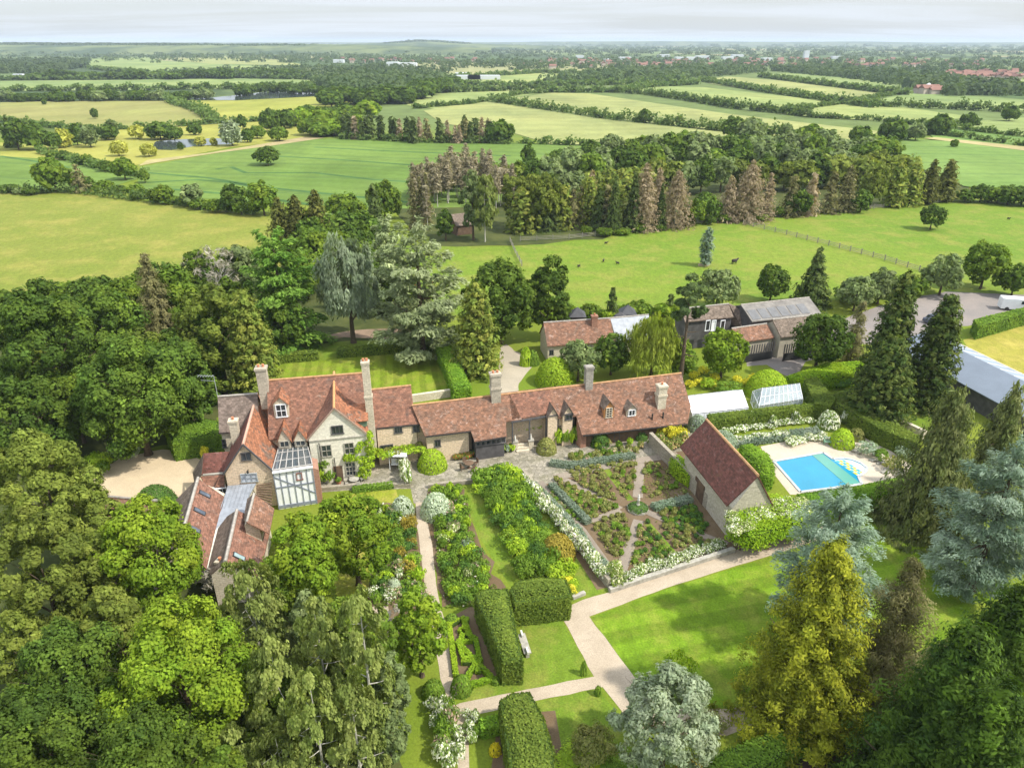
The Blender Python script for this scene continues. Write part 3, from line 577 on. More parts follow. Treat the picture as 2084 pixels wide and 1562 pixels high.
# far fields (rows in the picture -> places on the plain)
FARF = [
 ('field', SAGE, [(0, 186), (0, 165), (240, 163), (480, 160), (640, 161), (672, 167), (640, 176), (500, 180), (200, 184)]),
 ('field', SAGE, [(172, 134), (180, 121), (300, 116), (330, 124), (400, 128), (560, 136), (600, 146), (520, 152), (300, 150), (180, 140)]),
 ('field', BARLEY, [(350, 123), (420, 115), (560, 122), (620, 132), (560, 133), (430, 130)]),
 ('field', YELF, [(480, 99), (560, 94), (720, 97), (800, 103), (720, 112), (600, 108), (500, 105)]),
 ('field', YELF, [(690, 94), (760, 92), (840, 98), (860, 104), (800, 108), (740, 102)]),
 ('field', YELF, [(0, 246), (0, 209), (100, 206), (330, 206), (400, 226), (440, 249), (400, 252), (300, 262), (150, 264)]),
 ('field', YGF, [(332, 206), (480, 197), (660, 195), (740, 207), (720, 216), (640, 234), (545, 244), (442, 250), (415, 228)]),
 ('field', BARL2, [(815, 192), (880, 184), (1150, 180), (1190, 186), (1100, 190), (1010, 206), (880, 222), (830, 215)]),
 ('field', BARL2, [(930, 160), (1100, 148), (1300, 150), (1380, 160), (1300, 172), (1150, 174), (940, 176)]),
 ('field', BARLEY, [(862, 226), (960, 207), (1005, 209), (1240, 244), (1480, 270), (1690, 292), (1500, 300), (1120, 294), (1040, 270), (900, 252)]),
 ('field', BARLEY, [(1008, 206), (1120, 189), (1200, 191), (1480, 232), (1790, 268), (1740, 292), (1480, 268), (1240, 241)]),
 ('field', BARL2, [(1215, 186), (1330, 176), (1430, 178), (1680, 205), (1720, 212), (1600, 220), (1490, 214), (1310, 190)]),
 ('field', BARLEY, [(1425, 164), (1480, 156), (1600, 165), (1820, 190), (1720, 200), (1560, 186), (1450, 172)]),
 ('field', SAGE, [(1545, 156), (1600, 149), (1720, 158), (1860, 176), (1800, 184), (1640, 168)]),
 ('field', BARL2, [(1580, 232), (1700, 212), (1830, 218), (1990, 240), (1900, 246), (1720, 244)]),
 ('field', SAGE, [(1780, 205), (1860, 189), (2084, 204), (2300, 218), (2300, 232), (2084, 226), (1930, 220)]),
 ('field', BARL2, [(1935, 258), (2000, 246), (2084, 240), (2350, 244), (2350, 286), (2084, 278)]),
 ('field', WHEAT2, [(1890, 272), (1935, 262), (2084, 280), (2350, 296), (2350, 316), (2084, 300), (1900, 283)]),
 ('field', WHEAT2, [(1800, 300), (1840, 283), (1950, 290), (2084, 302), (2350, 322), (2350, 420), (2084, 400), (1960, 380), (1840, 330)]),
 ('field', WHEAT2, [(1660, 150), (1740, 145), (1900, 155), (2084, 160), (2084, 166), (1850, 166)]),
 ('field', SAGE, [(1930, 160), (2084, 152), (2300, 160), (2300, 172), (2000, 170)]),
]
for i, (n_, m_, p_) in enumerate(FARF): sheet(n_, p_, .10 + .012 * i, m_)
sheet('meadow', [(0, 318), (0, 290), (140, 300), (250, 262), (420, 254), (560, 244), (700, 240), (760, 262), (640, 282), (470, 300), (300, 333), (250, 340), (120, 325)], .07, YGF)
TRAM = crop('flattened_crop', (.055, .12, .035), (.07, .14, .04), 0, 9)
for tp in ([(300, 352), (420, 362), (560, 384), (700, 398), (830, 412)], [(300, 372), (400, 366), (470, 372), (560, 388)], [(440, 345), (470, 340), (500, 352), (640, 352), (760, 366), (860, 372)], [(560, 318), (700, 326), (860, 338), (1000, 352)], [(640, 300), (800, 308), (1040, 318)], [(0, 318), (80, 330), (140, 342)], [(330, 384), (500, 398), (640, 418)]):
    q = []; P_ = [W(*p) for p in tp]; A_ = []; B_ = []
    for k in range(len(P_)):
        d = nrm(P_[min(k + 1, len(P_) - 1)] - P_[max(0, k - 1)]); n_ = np.array([-d[1], d[0], 0]) * 1.1; A_.append(P_[k] + n_); B_.append(P_[k] - n_)
    P_ = [np.array([p[0], p[1], .08]) for p in A_ + B_[::-1]]; a_ = sum(P_[i][0] * P_[(i + 1) % len(P_)][1] - P_[(i + 1) % len(P_)][0] * P_[i][1] for i in range(len(P_)))
    struct(MB().face(P_ if a_ > 0 else P_[::-1]).build('wheel_track', TRAM))
sheet('track', [(282, 338), (300, 326), (420, 312), (620, 279), (660, 281), (560, 296), (440, 312), (320, 331)], .10, TRACK)
sheet('track', [(1880, 283), (1905, 281), (2084, 300), (2350, 322), (2350, 330), (2084, 308)], .40, TRACK)
sheet('field', [(0, 300), (80, 310), (215, 345), (300, 358), (230, 380), (120, 392), (0, 385), (-300, 385), (-300, 290)], .06, WHEAT)
sheet('field', [(285, 340), (420, 316), (620, 282), (800, 284), (1060, 291), (1200, 296), (1150, 330), (1000, 420), (830, 425), (560, 415), (300, 396), (280, 370)], .06, WHEAT)
sheet('meadow', [(-500, 380), (0, 392), (130, 391), (330, 413), (540, 440), (620, 470), (560, 560), (300, 620), (0, 680), (-300, 680)], .04, MEADOW)
sheet('paddock', [(800, 500), (1040, 502), (1170, 490), (1500, 447), (1960, 406), (2400, 410), (2400, 560), (2084, 600), (1900, 592), (1780, 600), (1600, 625), (1170, 655), (900, 640), (840, 560)], .03, PADD)
sheet('lake', [(360, 205), (430, 200), (560, 186), (668, 183), (660, 196), (600, 199), (480, 205)], .42, LAKE)
sheet('pond', [(308, 298), (318, 288), (370, 284), (440, 282), (500, 284), (470, 294), (400, 297), (350, 306), (318, 305)], .12, LAKE, 1., 6)
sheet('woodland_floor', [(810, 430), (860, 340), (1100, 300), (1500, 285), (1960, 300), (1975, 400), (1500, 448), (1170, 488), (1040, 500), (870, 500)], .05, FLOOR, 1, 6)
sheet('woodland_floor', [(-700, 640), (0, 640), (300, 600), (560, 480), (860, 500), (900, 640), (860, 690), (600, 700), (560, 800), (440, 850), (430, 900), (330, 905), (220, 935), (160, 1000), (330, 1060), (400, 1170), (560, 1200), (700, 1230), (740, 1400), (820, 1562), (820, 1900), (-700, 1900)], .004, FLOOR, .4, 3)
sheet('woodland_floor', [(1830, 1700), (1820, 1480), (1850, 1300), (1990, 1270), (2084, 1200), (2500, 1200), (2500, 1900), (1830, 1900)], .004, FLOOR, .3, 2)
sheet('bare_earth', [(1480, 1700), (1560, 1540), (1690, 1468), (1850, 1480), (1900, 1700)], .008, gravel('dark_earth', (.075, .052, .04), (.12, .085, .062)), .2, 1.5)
sheet('bare_earth', [(592, 697), (640, 684), (720, 672), (800, 668), (850, 672), (850, 690), (760, 688), (700, 686), (640, 696), (600, 704)], .012, DSOIL, .3, 2)
sheet('lawn', [(560, 742), (885, 712), (917, 803), (845, 808), (700, 812), (540, 800)], .008, LSTR)
sheet('lawn', [(565, 738), (590, 706), (700, 694), (890, 690), (890, 709), (700, 724)], .012, LAWN)
sheet('gravel_court', [(178, 990), (205, 955), (245, 932), (330, 914), (380, 918), (425, 945), (420, 990), (380, 1030), (300, 1015), (215, 1012)], .012, SAND, .12, 1.2)
sheet('gravel_drive', [(1052, 815), (1056, 780), (1078, 752), (1087, 742), (1062, 722), (1030, 700), (1018, 706), (1016, 735), (1016, 800), (1000, 830)], .012, DRIVE, .08, 1)
sheet('stable_yard', [(1520, 745), (1515, 690), (1600, 676), (1700, 672), (1700, 720), (1640, 735), (1620, 768), (1598, 764), (1560, 742)], .012, TARM)
sheet('car_park', [(1640, 700), (1700, 655), (1790, 622), (1960, 586), (2100, 596), (2400, 610), (2400, 625), (2084, 640), (1985, 660), (1900, 668), (1875, 700)], .016, TARM, .2, 2)
sheet('dry_paddock', [(1960, 692), (2084, 656), (2500, 560), (2500, 860), (2084, 768), (1975, 718)], .012, DRY)
sheet('terrace', [(628, 1004), (640, 960), (745, 960), (760, 900), (870, 890), (1060, 880), (1180, 890), (1420, 862), (1438, 925), (1340, 928), (1135, 968), (1150, 985), (1085, 985), (1055, 966), (960, 974), (940, 985), (872, 992), (866, 1024), (842, 1024), (836, 994), (720, 996)], .008, PAVE)
sheet('rose_garden_soil', [(1078, 984), (1150, 984), (1135, 966), (1340, 926), (1400, 915), (1490, 1092), (1512, 1112), (1262, 1188), (1215, 1200)], .012, SOIL)
sheet('border_soil', [(765, 1024), (838, 1024), (868, 1100), (874, 1240), (850, 1330), (760, 1300), (750, 1215), (760, 1100)], .012, SOIL, .2, 1.2)
sheet('border_soil', [(870, 1000), (938, 985), (975, 1100), (1030, 1195), (960, 1230), (900, 1235), (885, 1150), (866, 1060)], .016, SOIL, .2, 1.2)
sheet('border_soil', [(905, 1262), (960, 1232), (1010, 1300), (1010, 1385), (925, 1408)], .016, SOIL)
sheet('border_soil', [(1012, 1480), (1012, 1455), (1130, 1445), (1150, 1562), (1000, 1562)], .012, SOIL)
sheet('garden_path', [(846, 1022), (862, 1022), (869, 1060), (880, 1110), (888, 1190), (897, 1235), (911, 1285), (921, 1378), (934, 1420), (912, 1424), (896, 1380), (884, 1290), (874, 1235), (865, 1195), (855, 1120), (848, 1060)], .020, GRAV, .03, 1)
sheet('garden_path', [(742, 1236), (790, 1232), (792, 1252), (744, 1256)], .020, GRAV, .03, 1)
sheet('garden_path', [(1145, 1259), (1164, 1230), (1186, 1220), (1276, 1193), (1399, 1152), (1485, 1125), (1512, 1112), (1680, 1068), (1690, 1090), (1600, 1120), (1500, 1150), (1350, 1198), (1199, 1254), (1245, 1315), (1299, 1388), (1340, 1440), (1480, 1442), (1566, 1432), (1575, 1455), (1480, 1496), (1300, 1490), (1272, 1455), (1226, 1397), (1217, 1400), (1092, 1425), (1000, 1447), (953, 1456), (955, 1562), (932, 1562), (930, 1480), (928, 1434), (936, 1430), (1072, 1402), (1209, 1376)], .016, GRAV, .03, 1)
sheet('lawn', [(1202, 1256), (1350, 1201), (1500, 1153), (1640, 1112), (1760, 1040), (1850, 1040), (1960, 1130), (2030, 1200), (1980, 1270), (1800, 1360), (1560, 1432), (1480, 1440), (1340, 1438), (1300, 1388)], .008, LSTB)
sheet('lawn', [(1780, 850), (1900, 820), (2000, 830), (1920, 870), (1875, 890)], .008, LAWN)
sheet('lawn', [(940, 1010), (965, 1000), (1060, 975), (1240, 1200), (1170, 1225), (1040, 1195), (980, 1100)], .004, LAWN)
sheet('lawn', [(1060, 1262), (1143, 1260), (1208, 1376), (1072, 1401), (950, 1428), (945, 1410), (1020, 1385), (1065, 1375)], .008, LAWN)
sheet('lawn', [(1092, 1428), (1216, 1401), (1275, 1470), (1230, 1560), (1130, 1562)], .008, LAWN)
sheet('lawn', [(722, 1000), (806, 996), (812, 1020), (770, 1100), (780, 1180), (690, 1230), (660, 1100)], .008, grass('worn_lawn_grass', (.20, .235, .02), (.24, .255, .03), (.31, .27, .06), None, .15, .5))
# pool with its paving, steps and cover
sheet('pool_paving', [(1548, 908), (1600, 898), (1690, 888), (1760, 880), (1860, 950), (1838, 972), (1750, 992), (1640, 1006), (1608, 1006), (1568, 955)], .012, POOLD)
pool = empty('swimming_pool', W(1665, 960), 'turquoise garden swimming pool with a rounded end of yellow and blue steps', 'pool')
wp = [(1575, 939), (1675.6, 921), (1695, 934.5), (1705, 933), (1718, 932.5), (1734, 935), (1752, 942), (1764, 952), (1762, 960), (1747, 970), (1754, 985), (1692, 993.5), (1629, 1001)]
def zs(px, z): return [W(x, y, z) for x, y in px]
def ccw(P):
    a = sum(P[i][0] * P[(i + 1) % len(P)][1] - P[(i + 1) % len(P)][0] * P[i][1] for i in range(len(P))); return P if a > 0 else P[::-1]
MB().face(ccw([np.array([p[0], p[1], .03]) for p in zs(wp, 0)])).build('water', POOLW, pool)
mb = MB(); P0 = zs(wp, 0)
for i in range(len(P0)):
    a, b = P0[i], P0[(i + 1) % len(P0)]; d = nrm(b - a); mb.bar(a - d * .0 + [0, 0, .05], b + d * .0 + [0, 0, .05], .32, .10)
mb.build('coping', plain('pool_coping', (.40, .42, .42), .8), pool)
mb = MB(); q = zs([(1652, 926), (1674, 923.5), (1751, 983), (1724, 987.5)], 0); mb.prism(ccw([np.array([p[0], p[1], .034]) for p in q]), (0, 0, .02)); mb.build('green_shelf', mat_water('green_shelf', (.10, .31, .25), .2, .1), pool)
YE = plain('yellow_pool_tile', (.55, .50, .04), .4); TE = plain('teal_pool_tile', (.06, .32, .40), .4); PW = plain('pale_pool_tile', (.50, .62, .68), .4)
stp = [(1698, 937), (1706, 935), (1718, 935), (1733, 937), (1750, 944), (1761, 952), (1759, 959), (1745, 968)]
MB().prism(ccw([np.array([p[0], p[1], .033]) for p in zs(stp, 0)]), (0, 0, .012)).build('step', PW, pool)
A0, B0, C0 = W(1700, 938), W(1716, 936.5), W(1744, 967.5)
for i in range(2):
    mm = MB()
    for u in range(3):
        for v in range(6):
            if (u + v) % 2 == i:
                o_ = A0 + (B0 - A0) * u / 2.6 + (C0 - A0) * v / 6.2; e1 = (B0 - A0) / 2.9; e2 = (C0 - A0) / 7
                mm.prism([np.array([*(o_ + d)[:2], .0455]) for d in (e1 * 0, e1, e1 + e2, e2)][::-1] if np.cross(e1[:2], e2[:2]) < 0 else [np.array([*(o_ + d)[:2], .0455]) for d in (e1 * 0, e1, e1 + e2, e2)], (0, 0, .008))
    mm.build('coloured_tiles', YE if i else TE, pool)
# ------------------------------------------------------------------ buildings
def perp(R0, R1, tocam=True):
    d = nrm(np.array([R1[0] - R0[0], R1[1] - R0[1], 0])); q = np.array([d[1], -d[0], 0])
    if (q[1] > 0) == tocam: q = -q
    return q
def rplane(R0, q, pitch): return nrm(q * sin(pitch) + np.array([0, 0, cos(pitch)]))
def roof_px(parent, px, R0, q, pitch, mat, th=.16, name='roof'):
    n = rplane(R0, q, pitch); P = [onp(x, y, R0, n) for x, y in px]; nn = np.cross(P[1] - P[0], P[2] - P[0])
    if nn[2] < 0: P.reverse()
    MB().prism([p - [0, 0, th] for p in P], (0, 0, th)).build(name, mat, parent); return P
def roof_3d(parent, P, mat, th=.16, name='roof'):
    P = [np.array(p, float) for p in P]
    if np.cross(P[1] - P[0], P[2] - P[0])[2] < 0: P.reverse()
    return MB().prism([p - [0, 0, th] for p in P], (0, 0, th)).build(name, mat, parent)
def ridge_tiles(parent, a, b, mat, r=.13):
    return MB().tube([np.array(a) + [0, 0, .0], np.array(b) + [0, 0, .0]], [r, r], 6).build('ridge_tiles', mat, parent)
RIDGE = plain('ridge_tile_clay', (.42, .24, .12), .85, .2, .3, 3)
RIDGEG = plain('ridge_tile_grey', (.33, .30, .26), .85, .2, .3, 3)
def walls(parent, R0, R1, q, pitch, zf, zb, mat, ins=.3, ein=.15, drop=.2, name='wall'):
    R0 = np.array(R0, float); R1 = np.array(R1, float); d = nrm((R1 - R0) * [1, 1, 0]); P0 = R0 + d * ein; mb = MB()
    def sec(P):
        kf = (P[2] - zf) / tan(pitch) - ins; kb = (P[2] - zb) / tan(pitch) - ins; s = tan(pitch)
        return [np.array([*(P + q * kf)[:2], 0]), np.array([*(P + q * kf)[:2], P[2] - kf * s - drop]), np.array([P[0], P[1], P[2] - drop]), np.array([*(P - q * kb)[:2], P[2] - kb * s - drop]), np.array([*(P - q * kb)[:2], 0])]
    a, b = sec(P0), sec(R1 - d * ein); m = len(a)
    mb.face(a if np.dot(np.cross(a[1] - a[0], a[2] - a[0]), -d) > 0 else a[::-1]); mb.face(b if np.dot(np.cross(b[1] - b[0], b[2] - b[0]), d) > 0 else b[::-1])
    for i in range(m):
        j = (i + 1) % m; f = [a[i], a[j], b[j], b[i]]; c = (centroid(a) + centroid(b)) / 2
        if np.dot(np.cross(f[1] - f[0], f[2] - f[0]), centroid(f) - c) < 0: f.reverse()
        mb.face(f)
    mb.build(name, mat, parent); return a, b
def gable(parent, R0, R1, pitch, zf, zb, rm, wm, rpx=None, ridge=RIDGE, back=None, tocam=True, q=None, wall=True, ins=.3, rmb=None):
    """pitched roof from ridge R0-R1 with its eaves at zf towards q and zb behind, on walls reaching the ground"""
    R0 = np.array(R0, float); R1 = np.array(R1, float); q = perp(R0, R1, tocam) if q is None else q; n = rplane(R0, q, pitch)
    ef = [p + q * (p[2] - zf) / tan(pitch) - [0, 0, p[2] - zf] for p in (R0, R1)]; eb = [p - q * (p[2] - zb) / tan(pitch) - [0, 0, p[2] - zb] for p in (R0, R1)]
    if rpx: roof_px(parent, rpx, R0, q, pitch, rm)
    else: roof_3d(parent, [R0, R1, ef[1], ef[0]], rm)
    if back is not False: roof_3d(parent, [R0 + [0, 0, 0], R1, eb[1], eb[0]], rmb or rm)
    if ridge: ridge_tiles(parent, R0, R1, ridge)
    if wall: walls(parent, R0, R1, q, pitch, zf, zb, wm, ins)
    return q, n
def window(parent, x0, y0, x1, y1, P0, n, nx=2, ny=2, fr=None, glass=None, name='window', out=.05):
    """window frame and pane set in the wall plane (P0, n) where the picture has it"""
    n = nrm(n); t = nrm(np.cross((0, 0, 1), n)); fr = fr or STONEG; glass = glass or GLASS
    C_ = onp((x0 + x1) / 2, (y0 + y1) / 2, P0, n); A = onp(x0, (y0 + y1) / 2, P0, n); B = onp(x1, (y0 + y1) / 2, P0, n); w = abs((B - A) @ t); T = onp((x0 + x1) / 2, y0, P0, n); D = onp((x0 + x1) / 2, y1, P0, n); h = abs(T[2] - D[2])
    return window3(parent, C_, n, w, h, nx, ny, fr, glass, name, out)
def window3(parent, C_, n, w, h, nx=2, ny=2, fr=None, glass=None, name='window', out=.05):
    n = nrm(n); t = nrm(np.cross((0, 0, 1), n)); fr = fr or STONEG; glass = glass or GLASS; up = np.array([0, 0, 1.]); mb = MB(); b = .09
    bars = [(-w / 2, 0, b, h), (w / 2, 0, b, h), (0, h / 2, w + b, b), (0, -h / 2 - .02, w + .24, b)] + [(-w / 2 + w * i / nx, 0, .06, h) for i in range(1, nx)] + [(0, -h / 2 + h * i / ny, w, .05) for i in range(1, ny)]
    for k, (u, v, bw, bh) in enumerate(bars):
        c = np.array(C_) + t * u + up * v + n * (out - .03); dz = .10 + .004 * (k % 5)
        P = [c + t * a * bw / 2 + up * e * bh / 2 - n * .02 for a, e in ((-1, -1), (1, -1), (1, 1), (-1, 1))]; mb.prism(P, n * dz)
    o = mb.build(name, fr, parent); P = [np.array(C_) + t * a * w / 2 + up * e * h / 2 + n * .025 for a, e in ((-1, -1), (1, -1), (1, 1), (-1, 1))]
    MB().face(P).build('pane', glass, o); return o
def chimney(parent, x0, x1, yt, yb, Y, mat, zb=None, dpt=.8, rz=.17, pots=2, lean=0, name='chimney', bands=(0.,)):
    zt = hz(yt, Y); zb_ = hz(yb, Y) if zb is None else zb; D = dep(Y, zt); w = (x1 - x0) / F * D; X = ((x0 + x1) / 2 - CX) / F * D; d = w * dpt; mb = MB(); H = zt - zb_
    mb.box((X, Y, (zb_ + zt) / 2 - .5), (w * .84, d * .84, H + 1.0), rz)
    for b in bands: mb.box((X, Y, zt - .16 - b * H), (w, d, .22), rz); mb.box((X, Y, zt - .34 - b * H), (w * .93, d * .93, .14), rz)
    o = mb.build(name, mat, parent)
    for i in range(pots):
        u = (i - (pots - 1) / 2) * w * .38; MB().lathe((X + u * cos(rz), Y + u * sin(rz), zt - .05), [(.15, 0), (.13, .28), (.16, .34)], 10).build('chimney_pot', TERRA, o)
    return o
def dormer(parent, x0, x1, ywt, ywb, yap, R0, q, pitch, rm, fm, fr=None, nx=2, ny=3):
    n = rplane(R0, q, pitch); b = onp((x0 + x1) / 2, ywb + 1, R0, n); t = nrm(np.cross((0, 0, 1), q)); D = dep(b[1], b[2]); w = (x1 - x0) / F * D + .35
    zt = hz(ywt, b[1]) + .1; zp = hz(yap, b[1]); L = (zp - b[2]) / tan(pitch) + .2; Lc = (zt - b[2]) / tan(pitch) + .1; a = b - t * w / 2; c = b + t * w / 2; up = np.array([0, 0, 1.])
    zb = b[2]; bb = [np.array([*p[:2], z]) for p, z in ((a, zb - .1), (c, zb - .1), (c, zt), (b, zp - .12), (a, zt))]
    if np.dot(np.cross(bb[1] - bb[0], bb[2] - bb[0]), q) > 0: pass
    o = MB().prism(bb if np.dot(np.cross(bb[1] - bb[0], bb[2] - bb[0]), q) < 0 else bb[::-1], -q * Lc if False else -q * L).build('dormer', fm, parent)
    for s in (-1, 1):
        e = np.array([*(b + t * s * (w / 2 + .15))[:2], zt - .15 * (zp - zt) / (w / 2)]); p = np.array([*b[:2], zp]); f = q * .18
        roof_3d(o, [p + f, p - q * L, e - q * L, e + f], rm, .08, 'dormer_roof')
    C_ = np.array([*(b[:2]), (zb + zt) / 2 - .02]) + q * .0; window3(o, C_, q, w - .5, zt - zb - .25, nx, ny, fr or STONEG); return o

house = empty('manor_house', W(700, 960), 'long stone manor house with red tiled roofs, gables and tall chimneys', 'house')
# --- main three storey block
ZR = 10.6
M0, M1 = W(543, 773.8, ZR), W(741, 758.5, ZR); qm = perp(M0, M1); pm = R(47)
FW = W(684, 894, 5.85)                                          # gable front wall reference
gable(house, M0, M1, pm, 5.6, 5.6, REDT, PEACH, None, RIDGE)
nm = rplane(M0, qm, pm)
# --- cream cross gable
G1 = W(678.3, 829.5, 9.55); dG = -qm; Lg = 0
G0 = np.array([G1[0], G1[1], G1[2]]) + dG * 8.2; G0[2] = G1[2]
G0 = W(679, 767.5, 10.3); G0 = np.array([*(G1[:2] + dG[:2] * np.linalg.norm((G0 - G1)[:2])), 10.3])
gl, gr = W(624.5, 895, 5.75), W(748, 882.5, 5.75); tg = nrm((gr - gl) * [1, 1, 0]); ng = np.array([tg[1], -tg[0], 0]); ng = -ng if ng[1] > 0 else ng
G1 = onp(678.5, 829.5, gl, ng); WG = np.linalg.norm(gr - gl); ml = (gl + gr) / 2; G1 = np.array([*ml[:2], G1[2]]); back = -ng * 7.5
zl = gl[2]
mb = MB(); fr_ = [np.array([*(gl + tg * .2)[:2], 0]), np.array([*(gr - tg * .2)[:2], 0]), np.array([*(gr - tg * .2)[:2], zl]), G1 - [0, 0, .12], np.array([*(gl + tg * .2)[:2], zl])]
mb.prism([p + back for p in fr_][::-1] if False else fr_[::-1], back); mb.build('wall', RENDER, house)
for e, mt in ((gl, REDT), (gr, REDO)):  # right slope tiles are brighter: sunlight put into the colour
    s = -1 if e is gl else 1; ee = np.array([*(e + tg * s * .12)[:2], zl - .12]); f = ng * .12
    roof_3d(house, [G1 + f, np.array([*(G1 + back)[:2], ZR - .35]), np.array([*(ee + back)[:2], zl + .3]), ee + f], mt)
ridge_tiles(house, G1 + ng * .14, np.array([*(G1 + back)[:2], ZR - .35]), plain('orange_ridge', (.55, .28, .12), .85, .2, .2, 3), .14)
mb = MB()
for a, b in ((gl, G1), (gr, G1)): mb.bar(a + ng * .16 + [0, 0, .02], b + ng * .16 + [0, 0, .02], .10, .16)
mb.build('bargeboard', plain('bargeboard_brick', (.34, .24, .18), .8), house)
mb = MB(); mb.prism([gl + tg * .25 + ng * .0 - [0, 0, .25], gr - tg * .25 - [0, 0, .25], gr - tg * .25 - [0, 0, .12], gl + tg * .25 - [0, 0, .12]], ng * .10); mb.build('string_course', STONEG, house)
window(house, 675, 866, 698, 882, gl, ng, 3, 1, TIMBER)
window(house, 655, 905, 674.5, 928, gl, ng, 2, 2)
window(house, 701.5, 900.5, 720, 922, gl, ng, 2, 2)
window(house, 704, 940, 723.5, 966, gl, ng, 3, 3)
mb = MB(); p = onp(649, 900, gl, ng); mb.tube([p + ng * .12, np.array([*(p + ng * .12)[:2], .1])], [.05, .05]); p = onp(680, 930, gl, ng); mb.tube([p + ng * .12, np.array([*(p + ng * .12)[:2], .1])], [.05, .05]); mb.build('drainpipe', BLACKM, house)
# doorway with brick jambs
dcen = onp(690, 972, gl, ng); dcen[2] = 1.05; dd = MB(); dd.prism([dcen + tg * a + np.array([0, 0, b]) for a, b in ((-.5, -1.05), (.5, -1.05), (.5, 1.0), (-.5, 1.0))], ng * .09); dd.build('door', BROWNW, house)
# --- left gable wing (warm stone front)
hl, hr = W(454.5, 963.5, 4.4), W(557, 957, 4.4); th_ = nrm((hr - hl) * [1, 1, 0]); nh = np.array([th_[1], -th_[0], 0]); nh = -nh if nh[1] > 0 else nh
H1 = onp(496, 902.5, hl, nh); H1 = np.array([*(hl[:2] + (hr - hl)[:2] * .5), H1[2]]); zh = hl[2]
bk = W(521, 807, H1[2]) ; bkv = (bk - H1) * [1, 1, 0]; Lh = np.linalg.norm(bkv)
a_, b_ = hl + th_ * .2, hr - th_ * .2
MB().prism([np.array([*a_[:2], 0]), np.array([*b_[:2], 0]), np.array([*b_[:2], zh]), H1 - [0, 0, .12], np.array([*a_[:2], zh])][::-1], bkv * 1.02).build('wall', PEACH, house)
for e, mt in ((hl, REDD), (hr, REDO)):  # dark left and orange right slope: shade and sun painted into the tiles
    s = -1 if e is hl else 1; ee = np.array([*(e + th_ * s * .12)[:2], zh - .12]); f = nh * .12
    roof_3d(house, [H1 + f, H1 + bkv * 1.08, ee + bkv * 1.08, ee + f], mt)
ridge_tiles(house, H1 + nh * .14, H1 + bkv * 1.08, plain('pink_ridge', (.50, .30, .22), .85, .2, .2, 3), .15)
mb = MB()
for a in (hl, hr): mb.bar(a + nh * .16 + [0, 0, .0], H1 + nh * .16, .12, .16)
mb.build('bargeboard', TIMBER, house)
window(house, 491.5, 920.5, 510, 935.5, hl, nh, 2, 1, TIMBER); window(house, 491, 963, 523.5, 979, hl, nh, 3, 2, plain('grey_window_frame', (.33, .36, .38), .6), plain('curtained_glass', (.45, .48, .52), .2))
mb = MB(); p = onp(505, 955, hl, nh); mb.bar(p, p + nh * .3, .06); mb.box(p + nh * .32 - [0, 0, .12], (.16, .16, .26)); mb.build('wall_lantern', BLACKM, house)
gut = MB(); g0 = hr + th_ * .25; gut.bar(g0 + [0, 0, -.05], g0 + bkv * .95 + [0, 0, -.05], .22, .12); gut.build('gutter', WHITE, house)
# --- grey tiled block at the left
Q0, Q1 = W(443, 806.5, 9.0), W(524, 800.5, 9.0); gable(house, Q0, Q1, R(55), 5.6, 5.6, GREYT, CREAM, None, RIDGEG)
qq = perp(Q0, Q1); e = Q0 + qq * (9 - 5.6) / tan(R(55)) - qq * .3; window(house, 453, 894, 460, 910, e - [0, 0, 3.4], qq, 1, 2, TIMBER)
chimney(house, 464, 483.5, 853, 890, (W(474, 889, 5.5))[1] - .2, CREAM, None, .9, .17, 1, bands=(0.,))
# --- chimneys of the main block
chimney(house, 518.5, 542.5, 746, 800, M0[1] + .1 - .6, RUBBLE if False else stone('chimney_stone', (.42, .37, .29), (.52, .46, .36), (.24, .21, .17), .5, .22, (.3, .26, .2), .6), hz(812, M0[1] - .5), .9, .17, 2, bands=(0.,))
chimney(house, 733.5, 751.5, 734, 835, W(750, 866, 6)[1] + .5, CREAM, 4, .95, .17, 2, bands=(0., .42))
# --- dormer of the main block and the two small wall gables
dormer(house, 563.5, 585.5, 822, 848, 806, M0, qm, pm, REDO, CREAM, WHITE, 2, 2)
for (x0, x1, yt, yb, yp) in ((571, 589, 897, 909, 872), (603, 622, 896, 906, 873)):
    pb = W((x0 + x1) / 2, yb, 5.0); t_ = nrm(np.cross((0, 0, 1), qm)); D = dep(pb[1], pb[2]); w = (x1 - x0) / F * D + .3; zt = hz(yt, pb[1]) + .05; zp = hz(yp, pb[1]); a, c = pb - t_ * w / 2, pb + t_ * w / 2
    P = [np.array([*k[:2], z]) for k, z in ((a, 0), (c, 0), (c, zt), (pb, zp - .1), (a, zt))]; P = P if np.dot(np.cross(P[1] - P[0], P[2] - P[0]), qm) < 0 else P[::-1]
    o = MB().prism(P, -qm * 3.2).build('wall_gable', CREAM, house)
    for s in (-1, 1):
        e = np.array([*(pb + t_ * s * (w / 2 + .18))[:2], zt - .15]); p = np.array([*pb[:2], zp]); roof_3d(o, [p + qm * .15, p - qm * 3.2, e - qm * 3.2, e + qm * .15], REDO, .08, 'gable_roof')
    window3(o, np.array([*pb[:2], (zt + pb[2]) / 2]), qm, w - .35, zt - pb[2] - .1, 2, 1)
